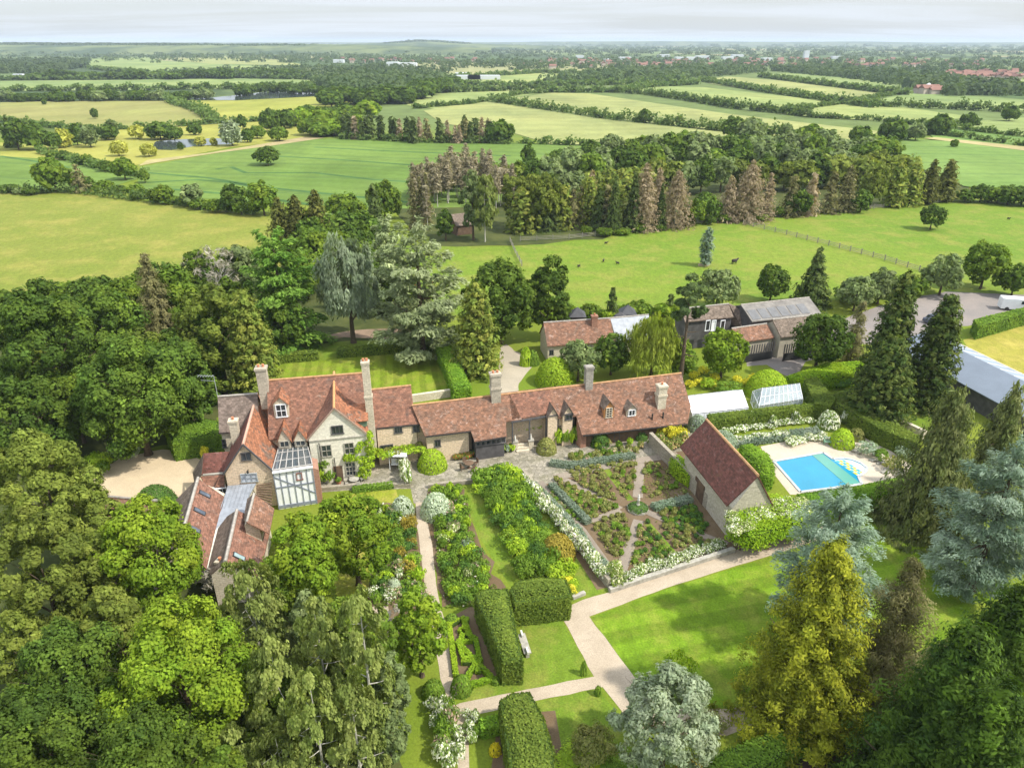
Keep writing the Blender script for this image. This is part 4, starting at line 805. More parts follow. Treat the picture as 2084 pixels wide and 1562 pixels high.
# dormers beside the cross gable ridge
dz = W(735, 857, 7.0)
o = MB().prism([np.array([*(dz + tg * u)[:2], z]) for u, z in ((-1.6, 6.3), (.6, 6.3), (.6, 7.15), (-1.6, 7.15))][::-1], -ng * 1.6).build('dormer', plain('green_cheek', (.12, .2, .13), .7), house)
roof_3d(o, [np.array([*(dz + tg * -1.8 + ng * .2)[:2], 7.15]), np.array([*(dz + tg * .8 + ng * .2)[:2], 7.15]), np.array([*(dz + tg * .8 - ng * 1.8)[:2], 8.3]), np.array([*(dz + tg * -1.8 - ng * 1.8)[:2], 8.3])], REDO, .1, 'dormer_roof')
# --- mid block
K0, K1 = W(754, 792.8, 8.3), W(836.5, 783.8, 8.3); qk = perp(K0, K1); pk = R(46)
gable(house, K0, K1, pk, 4.6, 4.6, REDT, PEACH, [(754, 792.8), (836.5, 783.8), (841, 824), (860, 861), (762, 870.5), (757, 845)], RIDGE, wall=False)
nk = rplane(K0, qk, pk); e0 = onp(766, 869, K0, nk) - qk * .35; e1 = onp(864, 860.5, K0, nk) - qk * .35
def wallseg(e0, e1, q, mat, th=.35, drop=.12, z0=0, name='wall'):
    return MB().prism([np.array([*e0[:2], z0]), np.array([*e1[:2], z0]), np.array([*e1[:2], e1[2] - drop]), np.array([*e0[:2], e0[2] - drop])][::-1], -q * th).build(name, mat, house)
walls(house, K0, K1 + (K1 - K0) * 0.02, qk, pk, (e0[2] + e1[2]) / 2 - .35, 4.6, PEACH)
pw = np.array(K0) + qk * ((K0[2] - ((e0[2] + e1[2]) / 2 - .35)) / tan(pk) - .3)
window(house, 803, 867.5, 818, 880, pw, qk, 3, 1, TIMBER); window(house, 840.5, 865, 853, 878, pw, qk, 2, 1, TIMBER)
window(house, 775, 905, 800, 925, pw, qk, 4, 2, TIMBER)
b0, b1 = W(768, 891.5, 2.9), W(846, 881.5, 2.9); mb = MB(); mb.bar(b0, b1, .5, .14); mb.build('white_canopy', WHITE, house)
mb = MB()
for u in (.02, .33, .66, .98): p = b0 + (b1 - b0) * u; mb.box((p[0], p[1], 1.42), (.1, .1, 2.85), .17)
mb.build('canopy_post', WHITE, house)
# --- long range
L0, L1 = W(838, 824.3, 6.7), W(1386.5, 758.8, 6.7); ql = perp(L0, L1); pl = R(47); nl = rplane(L0, ql, pl)
rowa = [(838, 824.3), (1036, 797.5), (1062, 853), (1030, 856.5), (1031, 887), (965.5, 897.5), (958, 875.5), (864.5, 886.3)]
rowb = [(1036, 797.5), (1118, 787.5), (1128, 836), (1115, 841.5), (1040, 854), (1062, 853)]
rowc = [(1118, 787.5), (1386.5, 758.8), (1406, 826), (1400, 860.5), (1184, 884), (1172.5, 845), (1136, 850), (1126, 838)]
roof_px(house, rowa, L0, ql, pl, REDW); roof_px(house, [(1036, 797.5), (1118, 787.5), (1126, 838.5), (1042, 853.5)], L0, ql, pl, REDT, .17); roof_px(house, rowc, L0, ql, pl, REDW)
zb = 3.2; roof_3d(house, [L0, L1, L1 - ql * (L1[2] - zb) / tan(pl) - [0, 0, L1[2] - zb], L0 - ql * (L0[2] - zb) / tan(pl) - [0, 0, L0[2] - zb]], REDW); ridge_tiles(house, L0, L1, RIDGE, .12)
def onl(x, y): return onp(x, y, L0, nl)
walls(house, L0, L1, ql, pl, 4.0, zb, PEACH, 1.9, .3)
def lean(e0, e1, mat, ins=.35, back_=2.2):
    """front wall of a stretch of roof, with its return walls back to the body of the range"""
    a = e0 - ql * ins; b = e1 - ql * ins; d = nrm((b - a) * [1, 1, 0]); a = a + d * .15; b = b - d * .15; mb = MB()
    for p in (a, b):
        pass
    za, zb_ = a[2] - .12 + ins * tan(pl) * .0, b[2] - .12
    mb.prism([np.array([*a[:2], 0]), np.array([*b[:2], 0]), np.array([*b[:2], zb_]), np.array([*a[:2], za])][::-1], -ql * .3); k = back_ * tan(pl)
    for p, z, s in ((a, za, 0), (b, zb_, 1)):
        o_ = d * (.3 if s == 0 else 0); P = [np.array([*p[:2], 0]), np.array([*p[:2], z]), np.array([*(p - ql * back_)[:2], z + k]), np.array([*(p - ql * back_)[:2], 0])]; mb.prism([x - ql * .31 for x in P], d * (.3 if s == 0 else -.3))
    mb.build('wall', mat, house); return a, b
a1, _ = lean(onl(866, 885.5), onl(957, 875), PEACH); window(house, 885, 895, 896, 908, a1, ql, 2, 1, TIMBER)
a2, _ = lean(onl(967, 896.5), onl(1030, 887), TIMBER); 
for i in range(6): x = 969 + i * 10.3; window(house, x, 893.5 - i * 1.3, x + 7.5, 906 - i * 1.3, a2, ql, 1, 1, plain('weathered_post', (.16, .15, .15), .8) if i == 0 else bpy.data.materials['weathered_post'])
a3, _ = lean(onl(1186, 883), onl(1399, 860.5), BROWNW, .6); 
for x in (1207, 1250, 1262, 1330, 1350): window(house, x, 880 - (x - 1200) * .09, x + 10, 900 - (x - 1200) * .09, a3, ql, 1, 2, TIMBER)
pier = W(1187, 908); MB().box((pier[0], pier[1], 1.15), (.5, .5, 2.3), .25).build('brick_pier', BRICK, house)
p1 = onl(1174, 846); p2 = onl(1185, 883); mb = MB(); mb.prism([np.array([*p2[:2], 0]) - ql * .4, np.array([*p2[:2], p2[2] - .5]) - ql * .4, np.array([*p1[:2], p1[2] - .35]), np.array([*p1[:2], 0])], nrm((L1 - L0) * [1, 1, 0]) * .25); mb.build('brick_wall', BRICK, house)
# porch section: posts and dark beam
mb = MB(); 
for x, y in ((1043, 856), (1078, 850.5), (1112, 845)): p = onl(x, y); mb.box((p[0], p[1], p[2] / 2 - .1), (.16, .16, p[2] - .2), .25)
p, p_ = onl(1040, 856), onl(1114, 844); mb.bar(p - [0, 0, .2], p_ - [0, 0, .2], .18, .22); mb.build('porch_frame', TIMBER, house)
# small wall gables with half timbering
for (xa, yap, x0, x1, yf, gl_) in ((1124.5, 827, 1115, 1135, 845, 0), (1154.5, 824.5, 1145, 1166, 842, 1)):
    pb = onl((x0 + x1) / 2, 851); t_ = nrm((L1 - L0) * [1, 1, 0]); D = dep(pb[1], pb[2]); w = (x1 - x0) / F * D; zp = hz(yap, pb[1]); zt = hz(yf, pb[1]); a, c = pb - t_ * w / 2, pb + t_ * w / 2
    P = [np.array([*k[:2], z]) for k, z in ((a, 0), (c, 0), (c, zt), (pb, zp - .1), (a, zt))]; P = P if np.dot(np.cross(P[1] - P[0], P[2] - P[0]), ql) < 0 else P[::-1]
    o = MB().prism(P, -ql * 2.5).build('wall_gable', PEACH, house); mb = MB()
    for s in (-1, 1):
        e = np.array([*(pb + t_ * s * (w / 2 + .2))[:2], zt - .25]); q_ = np.array([*pb[:2], zp]); roof_3d(o, [q_ + ql * .2, q_ - ql * 2.6, e - ql * 2.6, e + ql * .2], BROWNT, .08, 'gable_roof'); mb.bar(np.array([*(e - t_ * s * .2)[:2], zt]) + ql * .04, q_ + ql * .04 - [0, 0, .15], .1)
    mb.bar(np.array([*a[:2], zt]) + ql * .05, np.array([*c[:2], zt]) + ql * .05, .12); mb.build('timber_frame', TIMBER, o)
    if gl_: window(o, 1151, 843, 1164, 853, pb, ql, 2, 1, TIMBER)
o = lean(onl(1136, 851) , onl(1172, 846.5), PEACH, .5, 1.5)
mb = MB(); aa = o[0]; bb = o[1]
for u in (0, .33, .66, 1): p = aa + (bb - aa) * u + ql * .03; mb.box((p[0], p[1], p[2] / 2 - .1), (.13, .1, p[2] - .25), .25)
for z in (1.5, 2.5): mb.bar(np.array([*aa[:2], z]) + ql * .035, np.array([*bb[:2], z]) + ql * .035, .11)
mb.build('timber_frame', TIMBER, house)
# chimneys and dormers of the range
def chim_l(x0, x1, yt, xb, yb, mat, pots, bands=(0.,)):
    p = onl(xb, yb); return chimney(house, x0, x1, yt, yb, p[1] + .25, mat, p[2], .85, .25, pots, bands=bands)
CHS = bpy.data.materials['chimney_stone']
chim_l(996, 1019.5, 758, 1008, 814, CHS, 2, (0., .5)); chim_l(1190, 1208.5, 744, 1201, 791, stone('grey_chimney', (.30, .28, .24), (.38, .35, .30), (.2, .18, .15), .5, .22, (.22, .2, .17), .5), 0); chim_l(1337, 1358.5, 782, 1347, 828, CREAM, 1, (0., .4))
dormer(house, 1231, 1246, 829, 849, 815, L0, ql, pl, BROWNT, plain('orange_boards', (.50, .24, .09), .8), CREAM, 2, 4); dormer(house, 1277, 1293, 833, 845.5, 822, L0, ql, pl, BROWNT, CREAM, WHITE, 2, 1)
mb = MB()
for x, y in ((1327, 853), (1349, 850)): p = onl(x, y); mb.tube([p - [0, 0, .2], p + [0, 0, .75]], [.10, .10], 8)
mb.build('vent_pipe', BLACKM, house)
mb = MB()
for e0_, e1_ in (((866, 886.5), (957, 876)), ((1186, 884.5), (1399, 861)), ((967, 898), (1029, 887.5))): MB().bar(onl(*e0_) + ql * .08 - [0, 0, .1], onl(*e1_) + ql * .08 - [0, 0, .1], .13, .11).build('gutter', BLACKM, house)
ea, eb = onp(767, 870, K0, nk), onp(858, 861.5, K0, nk); mb.bar(ea + qk * .06 - [0, 0, .1], eb + qk * .06 - [0, 0, .1], .13, .11); mb.build('gutter', BLACKM, house)
# --- white half timbered wing with its glazed roof
ta, tb = W(554.5, 961.5, 4.65), W(636, 949.5, 4.65); tt = nrm((tb - ta) * [1, 1, 0]); tn = np.array([tt[1], -tt[0], 0]); tn = -tn if tn[1] > 0 else tn; Lw = np.linalg.norm(tb - ta)
MB().prism([np.array([*ta[:2], 0]), np.array([*tb[:2], 0]), tb, ta][::-1], -tn * .3).build('white_wall', WHITE, house)
mb = MB(); up = np.array([0, 0, 1.]); BT = plain('blue_grey_timber', (.20, .22, .26), .8)
for k in range(7): p = ta + (tb - ta) * (k / 6.) ; p = p + tt * (.05 if k == 0 else -.05 if k == 6 else 0) + tn * (.03 + .002 * k); mb.box((p[0], p[1], 2.32), (.085, .08, 4.6), atan2(tt[1], tt[0]))
for i, z in enumerate((.35, 2.75)): mb.bar(np.array([*ta[:2], z]) + tn * .045, np.array([*tb[:2], z]) + tn * .045, .07, .13 if z > 1 else .3)
p, p_ = ta + (tb - ta) * .02, ta + (tb - ta) * .98; mb.bar(np.array([*p[:2], 4.1]) + tn * .035, np.array([*p_[:2], 1.4]) + tn * .035, .05, .12); mb.build('timber_frame', BT, house)
window(house, 604, 962, 614.5, 975, ta, tn, 1, 1, plain('red_brown_frame', (.22, .10, .08), .7), WHITE)
mb = MB(); mb.bar(ta + [0, 0, .06] + tn * .1, tb + [0, 0, .06] + tn * .1, .28, .14); mb.build('gutter', WHITE, house)
MB().prism([np.array([*tb[:2], 0]), np.array([*(tb + tt * .55)[:2], 0]), np.array([*(tb + tt * .55)[:2], 4.2]), np.array([*tb[:2], 4.5])][::-1], -tn * 2.2).build('brick_wall', BRICK, house)
gA, gB = ta - tn * .35 + [0, 0, .1], tb - tn * .35 + [0, 0, .1]; gD = W(570, 912, 4.3); gC = W(625, 906, 4.3)
cA = np.array([*gD[:2], 4.75]); cB = np.array([*gC[:2], 4.75]); mb = MB(); FRM = plain('glazing_frame', (.40, .38, .35), .5)
for u in np.linspace(0, 1, 7): mb.bar(gA + (gB - gA) * u, cA + (cB - cA) * u, .09, .12)
for v in (0, .33, .66, 1): mb.bar(gA + (cA - gA) * v + [0, 0, .02], gB + (cB - gB) * v + [0, 0, .02], .08, .1)
o = mb.build('glazed_roof', FRM, house)
m_ = NT('clear_glass', .05, .6); m_.col((.10, .13, .15)); m_.b.inputs['Alpha'].default_value = .42; MB().prism([gA - [0, 0, .02], gB - [0, 0, .02], cB - [0, 0, .02], cA - [0, 0, .02]], (0, 0, .02)).build('glass', m_.m, o)
MB().bar(cA + [0, 0, .15], cB + [0, 0, .15], .3, .2).build('blue_gutter', plain('blue_gutter', (.20, .30, .38), .6), house)
# --- service wings in front at the left
SA0, SA1 = W(403, 971.5, 5.0), W(366, 1101, 5.0); qa = perp(SA0, SA1, True); 
qa = qa if qa[0] > 0 else -qa; pa = R(42); na = rplane(SA0, qa, pa)
ev = roof_px(house, [(403, 971.5), (412, 979), (458, 1011), (452, 1030), (438, 1078), (420, 1157), (366, 1101)], SA0, qa, pa, REDS)
za = 3.1; dA = nrm((SA1 - SA0) * [1, 1, 0]); kA = (5.0 - 1.9) / tan(pa)
roof_3d(house, [SA0, SA1, SA1 - qa * kA - [0, 0, 3.1], SA0 - qa * kA - [0, 0, 3.1]], BROWNT); ridge_tiles(house, SA0, SA1, RIDGEG, .16)
walls(house, SA0, SA1, qa, pa, 2.6, 1.9, CREAM)
def rooflight(x, y, P0, q, n, w=.62, l=1.25, lift=.07, glass=SKYGL):
    c = onp(x, y, P0, n); d = nrm(np.cross((0, 0, 1), q)); s = nrm(np.cross(n, d)); mb = MB()
    mb.prism([c + d * a * w / 2 + s * b * l / 2 + n * .0 for a, b in ((-1, -1), (1, -1), (1, 1), (-1, 1))][::(1 if np.dot(np.cross(d, s), n) > 0 else -1)], n * lift); o = mb.build('rooflight', BLACKM, house)
    P = [c + d * a * w * .38 + s * b * l * .42 + n * (lift + .01) for a, b in ((-1, -1), (1, -1), (1, 1), (-1, 1))]; P = P if np.dot(np.cross(P[1] - P[0], P[2] - P[0]), n) > 0 else P[::-1]; MB().face(P).build('pane', glass, o)
for x, y in ((416.5, 1005.5), (406, 1040.5), (395, 1076.5)): rooflight(x, y, SA0, qa, na)
SB0, SB1 = W(482, 1037, 4.8), W(458, 1142, 4.8); qb = perp(SB0, SB1); qb = qb if qb[0] > 0 else -qb; nb = rplane(SB0, qb, pa)
roof_px(house, [(482, 1037), (510, 1050), (556, 1035), (551, 1070), (541, 1115), (528, 1172), (458, 1142)], SB0, qb, pa, REDS)
nbl = rplane(SB0, -qb, pa); roof_px(house, [(482, 1037), (458, 1142), (427, 1168), (424, 1152), (441, 1078), (462, 1050)], SB0, -qb, pa, BROWNT); ridge_tiles(house, SB0, SB1, RIDGEG, .16)
walls(house, SB0, SB1, qb, pa, 2.7, 3.3, CREAM)
SC0, SC1 = W(517, 1004, 5.3), W(502, 1062, 5.3); 
roof_px(house, [(517, 1004), (558, 1034), (548, 1085), (502, 1062)], SC0, qb, pa, REDW, .14); roof_px(house, [(517, 1004), (505, 1058), (496, 1060), (498, 1040), (503, 1014)], SC0, -qb, pa, BROWNT, .14); walls(house, SC0, SC1, qb, pa, 3.8, 4.4, CREAM, .7, .25); ridge_tiles(house, SC0, SC1, RIDGEG, .13)
rooflight(523, 1068, SB0, qb, nb, .6, 1.3, .22); rooflight(486, 1133, SB0, qb, nb, .6, 1.2, .1, plain('open_rooflight', (.25, .33, .33), .2))
LZ = 3.0; lead_pts = [(463, 988), (521, 982.5), (505, 1012), (499, 1043), (480, 1042), (460, 1056), (438, 1078), (441, 1060), (453, 1030)]
roof_3d(house, [W(x, y, LZ) for x, y in lead_pts], LEAD, .15, 'lead_roof'); MB().prism([W(x, y, 2.8) * [1, 1, 0] for x, y in lead_pts], (0, 0, 2.7)).build('wall', CREAM, house)
mb = MB(); 
for i in range(7): a = W(465 + i * 8, 988 - i * .7, LZ + .03); b = W(449 + i * 8.5, 1034 - i * 1, LZ + .03); mb.bar(a, b if i < 6 else W(500, 1035, LZ + .03), .05)
mb.build('lead_roll', LEAD, house)
vg = [W(x, y, 2.95) for x, y in ((443, 1062), (438, 1079), (430, 1115), (422, 1156))]; mb = MB()
for i in range(3): mb.bar(vg[i], vg[i + 1], .65 - .12 * i, .08)
mb.build('valley_gutter', plain('pale_gutter', (.60, .60, .50), .7), house)
# slatted canopy, side lean-tos, white window strip
s0, s1 = W(522, 988, 3.3), W(553, 983, 3.3); s2, s3 = W(522, 1014, 3.3), W(553, 1026, 3.3); mb = MB()
for v in np.linspace(0, 1, 8): mb.bar(s0 + (s2 - s0) * v, s1 + (s3 - s1) * v, .16, .1)
mb.build('slatted_canopy', BROWNW, house)
r0 = [W(x, y, z) for x, y, z in ((414, 922, 4.6), (466, 918, 4.8), (455, 963, 2.9), (410, 965, 2.9))]; roof_3d(house, r0, REDD); MB().prism([np.array([p[0], p[1], 0]) for p in r0], (0, 0, 2.7)).build('wall', CREAM, house)
r1 = [W(x, y, z) for x, y, z in ((408, 969, 3.4), (456, 965, 3.4), (457, 988, 2.6), (420, 992, 2.6))]; roof_3d(house, r1, REDT); mb = MB(); mb.bar(W(413, 966, 3.4), W(454, 962.5, 3.4), .3, .12); mb.build('flashing', STONEG, house)
roof_3d(house, [W(x, y, z) for x, y, z in ((414, 922, 4.6), (410, 965, 4.3), (396, 985, 2.0), (392, 962, 2.0))], BROWNT, .12)
w0, w1 = W(430, 1001, 2.0), W(460, 997, 2.0); wt = nrm((w1 - w0) * [1, 1, 0]); wnn = np.array([wt[1], -wt[0], 0]); MB().prism([np.array([*w0[:2], 0]), np.array([*w1[:2], 0]), w1 + [0, 0, .6], w0 + [0, 0, .6]][::-1], -wnn * .2).build('wall', WHITE, house); window3(house, (w0 + w1) / 2 - [0, 0, .1], wnn, 1.6, .9, 4, 1, WHITE)
chimney(house, 438, 458, 1139, 1160, W(448, 1160, 3)[1], CREAM, 1.5, .8, -.2, 1)
# tv aerial
p = W(443, 806, 9.0); mb = MB(); mb.tube([p, p + [0, 0, 2.6]], [.03, .03], 5); mb.bar(p + [0, 0, 2.5], p + [-1.9, .2, 2.5], .03)
for i in range(6): c = p + np.array([-.3 * i - .2, .02, 2.5]); mb.bar(c - [0, .3, 0], c + [0, .3, 0], .02)
mb.bar(p + [0, 0, 1.9], p + [-1.6, .2, 1.9], .03); mb.build('television_aerial', STEEL, house)

# --- stone barn by the rose garden
ZB = 7.3
B0_, B1_ = W(1437.5, 853, ZB), W(1543.5, 967.5, ZB); barn = empty('stone_barn', W(1485, 1060), 'steep roofed stone barn between rose garden and swimming pool', 'barn')
qbn = perp(B0_, B1_); qbn = qbn if qbn[0] < 0 else -qbn; el = W(1384, 908, 3.5); er = W(1479.5, 1028, 3.5); pb_ = atan2(ZB - 3.5, abs(np.dot(er - B1_, qbn))); 
roof_3d(barn, [B0_, B1_, er, el], REDD); kk = abs(np.dot(er - B1_, qbn)); roof_3d(barn, [B0_, B1_, B1_ - qbn * kk - [0, 0, 3.8], B0_ - qbn * kk - [0, 0, 3.8]], REDD); ridge_tiles(barn, B0_, B1_, RIDGE, .14)
walls(barn, B0_, B1_, qbn, pb_, 3.5, 3.5, RUBBLE if False else stone('barn_stone', (.44, .40, .31), (.54, .49, .39), (.30, .27, .20), .5, .22, (.35, .31, .24), .4), .2, .15)
dB = nrm((B1_ - B0_) * [1, 1, 0]); fb = er - dB * 1.6 - qbn * .2; wallc = np.array([*(er - dB * 6.2 - qbn * .18)[:2], 1.2])
o = MB().prism([wallc + dB * a + np.array([0, 0, b]) for a, b in ((-1.1, -1.2), (1.1, -1.2), (1.1, 1.1), (-1.1, 1.1))], qbn * .08).build('barn_door', BROWNW, barn)
# --- glasshouses
def glasshouse(name, px, zr, ze, label, white=True):
    (x0, y0), (x1, y1), (x2, y2), (x3, y3) = px; a, b = W(x0, y0, zr), W(x1, y1, zr); c, d = W(x2, y2, ze), W(x3, y3, ze); q = perp(a, b); k = abs(np.dot(d - a, q)); root = empty(name, (a + b) / 2 * [1, 1, 0], label, 'greenhouse'); mb = MB()
    a2, b2 = a - q * k, b - q * k; a2[2] = b2[2] = ze
    def grid(p, q_, r, s, nu, nv, w=.05):
        for u in np.linspace(0, 1, nu + 1): mb.bar(p + (q_ - p) * u, s + (r - s) * u, w)
        for v in np.linspace(0, 1, nv + 1): mb.bar(p + (s - p) * v, q_ + (r - q_) * v, w)
    f = lambda p: np.array([p[0], p[1], .0]); grid(a, b, c, d, 9, 2); grid(a, b, b2, a2, 9, 2); grid(d, c, f(c), f(d), 9, 1); grid(a2, b2, f(b2), f(a2), 9, 1)
    for e, e2, r in ((d, a2, a), (c, b2, b)): mb.bar(e, e2, .06); mb.bar(f(e), f(e2), .08); mb.bar(e, r, .06); mb.bar(e2, r, .06); m_ = (e + e2) / 2; mb.bar(f(m_), r, .05); [mb.bar(f(e + (e2 - e) * u), e + (e2 - e) * u + [0, 0, (zr - ze) * (1 - abs(2 * u - 1))], .045) for u in (.25, .75)]
    mb.build('glazing_frame', WHITE, root); G_ = GLASSWHITE
    if not white:
        g_ = NT('greenhouse_glass', .08, .6); g_.col((.45, .52, .58)); g_.b.inputs['Alpha'].default_value = .38; G_ = g_.m
    for P in ([a, b, c, d], [a, b, b2, a2]): P = P if np.cross(P[1] - P[0], P[2] - P[0])[2] > 0 else P[::-1]; MB().prism([p - [0, 0, .035] for p in P], (0, 0, .02)).build('glass_roof', G_, root)
    mb = MB(); mb.prism([f(d), f(c), c - [0, 0, .1], d - [0, 0, .1]], -q * .02); mb.prism([f(a2), f(b2), b2 - [0, 0, .1], a2 - [0, 0, .1]], q * .02)
    for e, e2, r in ((d, a2, a), (c, b2, b)): mb.face([f(e), e, r, e2, f(e2)])
    mb.build('glass_wall', G_, root); return root
glasshouse('greenhouse', [(1398, 806), (1510, 793), (1523, 829), (1409, 842)], 3.0, 1.7, 'whitewashed glasshouse with plain white roof beside the long house')
glasshouse('greenhouse', [(1552, 789), (1627, 779.5), (1634, 812), (1545, 826)], 3.2, 1.7, 'white framed greenhouse with clear panes behind the clipped hedge', False)
PLASTER = plain('aged_plaster', (.40, .36, .28), .8, .2, .2)
# --- stables and barns behind
def simple(name, label, cat, ridge, z, pitch, zf, rm, wm, tocam=True, zb=None, rc=RIDGEG):
    a, b = W(*ridge[0], z), W(*ridge[1], z)
    if hasattr(zf, '__len__'): q_ = perp(a, b); zf = float(onp(zf[0], zf[1], a, rplane(a, q_, pitch))[2]); print(name, 'eaves', round(zf, 2))
    root = empty(name, (a + b) / 2 * [1, 1, 0], label, cat); q, n = gable(root, a, b, pitch, zf, zb or zf, rm, wm, None, rc); return root, a, b, q, n
cot, a, b, q, n = simple('stable_cottage', 'low cottage with weathered red roof behind the round light hedge', 'cottage', ((1106, 656), (1242, 647)), 5.6, R(44), (1180, 699), REDW, CREAM)
P = a + q * 3.0; window(cot, 1118, 712, 1126, 722, P, q, 2, 1, TIMBER); window(cot, 1195, 703, 1203, 713, P, q, 2, 1, TIMBER)
chimney(cot, 1203, 1217, 641, 652, a[1] + .8, BRICK, 4.5, .8, .1, 1)
sl, a, b, q, n = simple('slate_roofed_stable', 'grey slate roofed stable with round window behind the willow', 'stable', ((1242, 647), (1320, 640)), 5.0, R(40), 2.4, LEAD, PLASTER)
c = W(1272, 668, 2.6); MB().prism([c + [u, 0, v] for u, v in ((-1.3, -.4), (1.3, -.4), (1.3, .6), (.9, 1.5), (0, 2.0), (-.9, 1.5), (-1.3, .6))], -q * 2.5).build('dormer', TIMBER, sl); window3(sl, c + q * .1 + [0, 0, .6], q, 1.0, 1.4, 2, 2, WHITE)
for x, yb_, lab in ((1178, 648, 'dark pyramid roofed turret left behind the red roofed cottage'), (1283, 643, 'dark pyramid roofed turret behind the slate roofed stable')):
    p = W(x, yb_, 4.6); t0 = empty('roof_turret', p * [1, 1, 0], lab, 'turret'); mb = MB(); mb.box((p[0], p[1] + 3, 2.1), (2.2, 2.2, 4.2)); mb.build('wall', TIMBER, t0); mb = MB(); ap = (p[0], p[1] + 3, 5.5); cr = [(p[0] + u * 1.4, p[1] + 3 + v * 1.4, 4.2) for u, v in ((-1, -1), (1, -1), (1, 1), (-1, 1))]
    for i in range(4): mb.face([cr[i], cr[(i + 1) % 4], ap])
    mb.face(cr[::-1]); mb.build('roof', plain('dark_slate', (.07, .07, .075), .7), t0)
st, a, b, q, n = simple('timber_stable', 'dark brown tiled stable with white painted front and open doors', 'stable', ((1385, 628), (1483, 618)), 6.5, R(40), (1440, 650), BROWNT, TIMBER)
P = a + q * ((3.0) / tan(R(40)) - .3)
for x in (1436, 1448, 1466): window(st, x, 652, x + 8, 672, P, q, 1, 1, WHITE, WHITE if x == 1448 else BLACKM)
# hipped end facing the yard
hA = W(1483, 617, 6.6); hB, hC = W(1474, 655, 3.2), W(1560, 660, 3.2); hD = W(1540, 640, 3.2)
hb = empty('hipped_barn', hA * [1, 1, 0], 'brown hipped roof barn joined between the stable and the grey barn', 'barn'); roof_3d(hb, [hA, hB, W(1508, 664, 3.2)], BROWNT, .2); roof_3d(hb, [hA, W(1508, 664, 3.2), hC, hD], BROWNT, .2); roof_3d(hb, [hA, hD, W(1500, 634, 3.2)], BROWNT, .2); MB().prism([p * [1, 1, 0] for p in (W(1478, 656, 3), W(1508, 663, 3), W(1556, 659, 3), W(1538, 641, 3))], (0, 0, 3.0)).build('wall', TIMBER, hb)
gb, a, b, q, n = simple('grey_barn', 'large barn with grey corrugated roof and darker rooflight panels', 'barn', ((1508, 620), (1647, 605)), 6.6, R(24), (1600, 646), plain('corrugated_sheeting', (.20, .185, .165), .8, .2, .3, .8), TIMBER)
for i in range(6):
    for r_ in (0, 1):
        if (i + r_) % 1 == 0:
            x = 1534 + i * 20 + r_ * 9; y = 640 - i * 2.4 - r_ * 12 
            if r_: continue
            c = onp(x, y, a, n); d = nrm((b - a) * [1, 1, 0]); s = nrm(np.cross(n, d)); MB().prism([c + d * u * .75 + s * v * 1.1 + n * .02 for u, v in ((-1, -1), (1, -1), (1, 1), (-1, 1))], n * .03).build('roof_panel', plain('translucent_panel', (.15, .15, .15), .5) if i == 0 else bpy.data.materials['translucent_panel'], gb)
bb_, a, b, q, n = simple('brown_barn', 'brown roofed barn with striped black and white boarding beside the round tree', 'barn', ((1572, 650), (1665, 640)), 5.6, R(34), (1640, 680), BROWNT, PLASTER)
def stripes(root, a, q, zr, pitch, zf, length, d, n=16):
    P = a + q * ((zr - zf) / tan(pitch) - .3); mb = MB()
    for i in range(n): c = P + d * (.3 + i * (length - .6) / (n - 1)); mb.box((c[0] + q[0] * .04, c[1] + q[1] * .04, zf * .72), (.16, .1, zf * .5), atan2(d[1], d[0]))
    mb.build('timber_frame', TIMBER, root); mb = MB(); P0_ = P + q * .06; L_ = length - .4; mb.prism([np.array([*(P0_ + d * .2)[:2], .05]), np.array([*(P0_ + d * L_)[:2], .05]), np.array([*(P0_ + d * L_)[:2], zf * .46]), np.array([*(P0_ + d * .2)[:2], zf * .46])][::-1], q * .05); mb.build('cart_bay', BLACKM, root)
stripes(bb_, a, q, 5.6, R(34), 2.9, np.linalg.norm(b - a), nrm((b - a) * [1, 1, 0]), 20)
rb, a, b, q, n = simple('red_cart_shed', 'red tiled cart shed with striped timber front facing the tarmac yard', 'shed', ((1489, 668), (1561, 658)), 4.8, R(34), (1550, 690), REDW, PLASTER)
stripes(rb, a, q, 5.0, R(34), 2.9, np.linalg.norm(b - a), nrm((b - a) * [1, 1, 0]), 14)
# --- long metal shed at the right
a, b = W(1882, 676, 4.2), W(2180, 822, 4.2); ls = empty('long_metal_shed', (a + b) / 2 * [1, 1, 0], 'long low shed with pale blue metal roof beside the dry paddock', 'shed'); MET = plain('pale_blue_metal', (.17, .20, .24), .8, .15, .08, .5); MET2 = plain('pale_metal', (.25, .29, .33), .8, .15, .10, .5)
d = nrm((b - a) * [1, 1, 0]); q = np.array([d[1], -d[0], 0]); q = q if q[0] < 0 else -q
roof_3d(ls, [a, b, b + q * 6.0 - [0, 0, 1.4], a + q * 6.0 - [0, 0, 1.4]], MET, .12); roof_3d(ls, [a, b, b - q * 4.0 - [0, 0, 1.1], a - q * 4.0 - [0, 0, 1.1]], MET2, .12); MB().prism([np.array([*p[:2], 0]) for p in (a + q * 5.7, b + q * 5.7, b - q * 3.7, a - q * 3.7)][::-1], (0, 0, 2.6)).build('wall', TIMBER, ls)
mb = MB()
for i in range(24): p = a + d * (1 + i * 2.2); mb.bar(p + [0, 0, .03], p - q * 3.9 - [0, 0, 1.05], .07, .06)
mb.build('roof_rib', WHITE, ls); mb = MB(); mb.bar(a - q * 4.05 - [0, 0, 1.1], b - q * 4.05 - [0, 0, 1.1], .2, .1); mb.build('edge_trim', CREAM, ls)
# --- brown tiled outbuilding half hidden at the left
ob, a, b, q, n = simple('tiled_outbuilding', 'low brown tiled outbuilding beside the gravel court', 'outbuilding', ((214, 1009), (341, 1020)), 3.4, R(35), 2.2, REDW, CREAM)
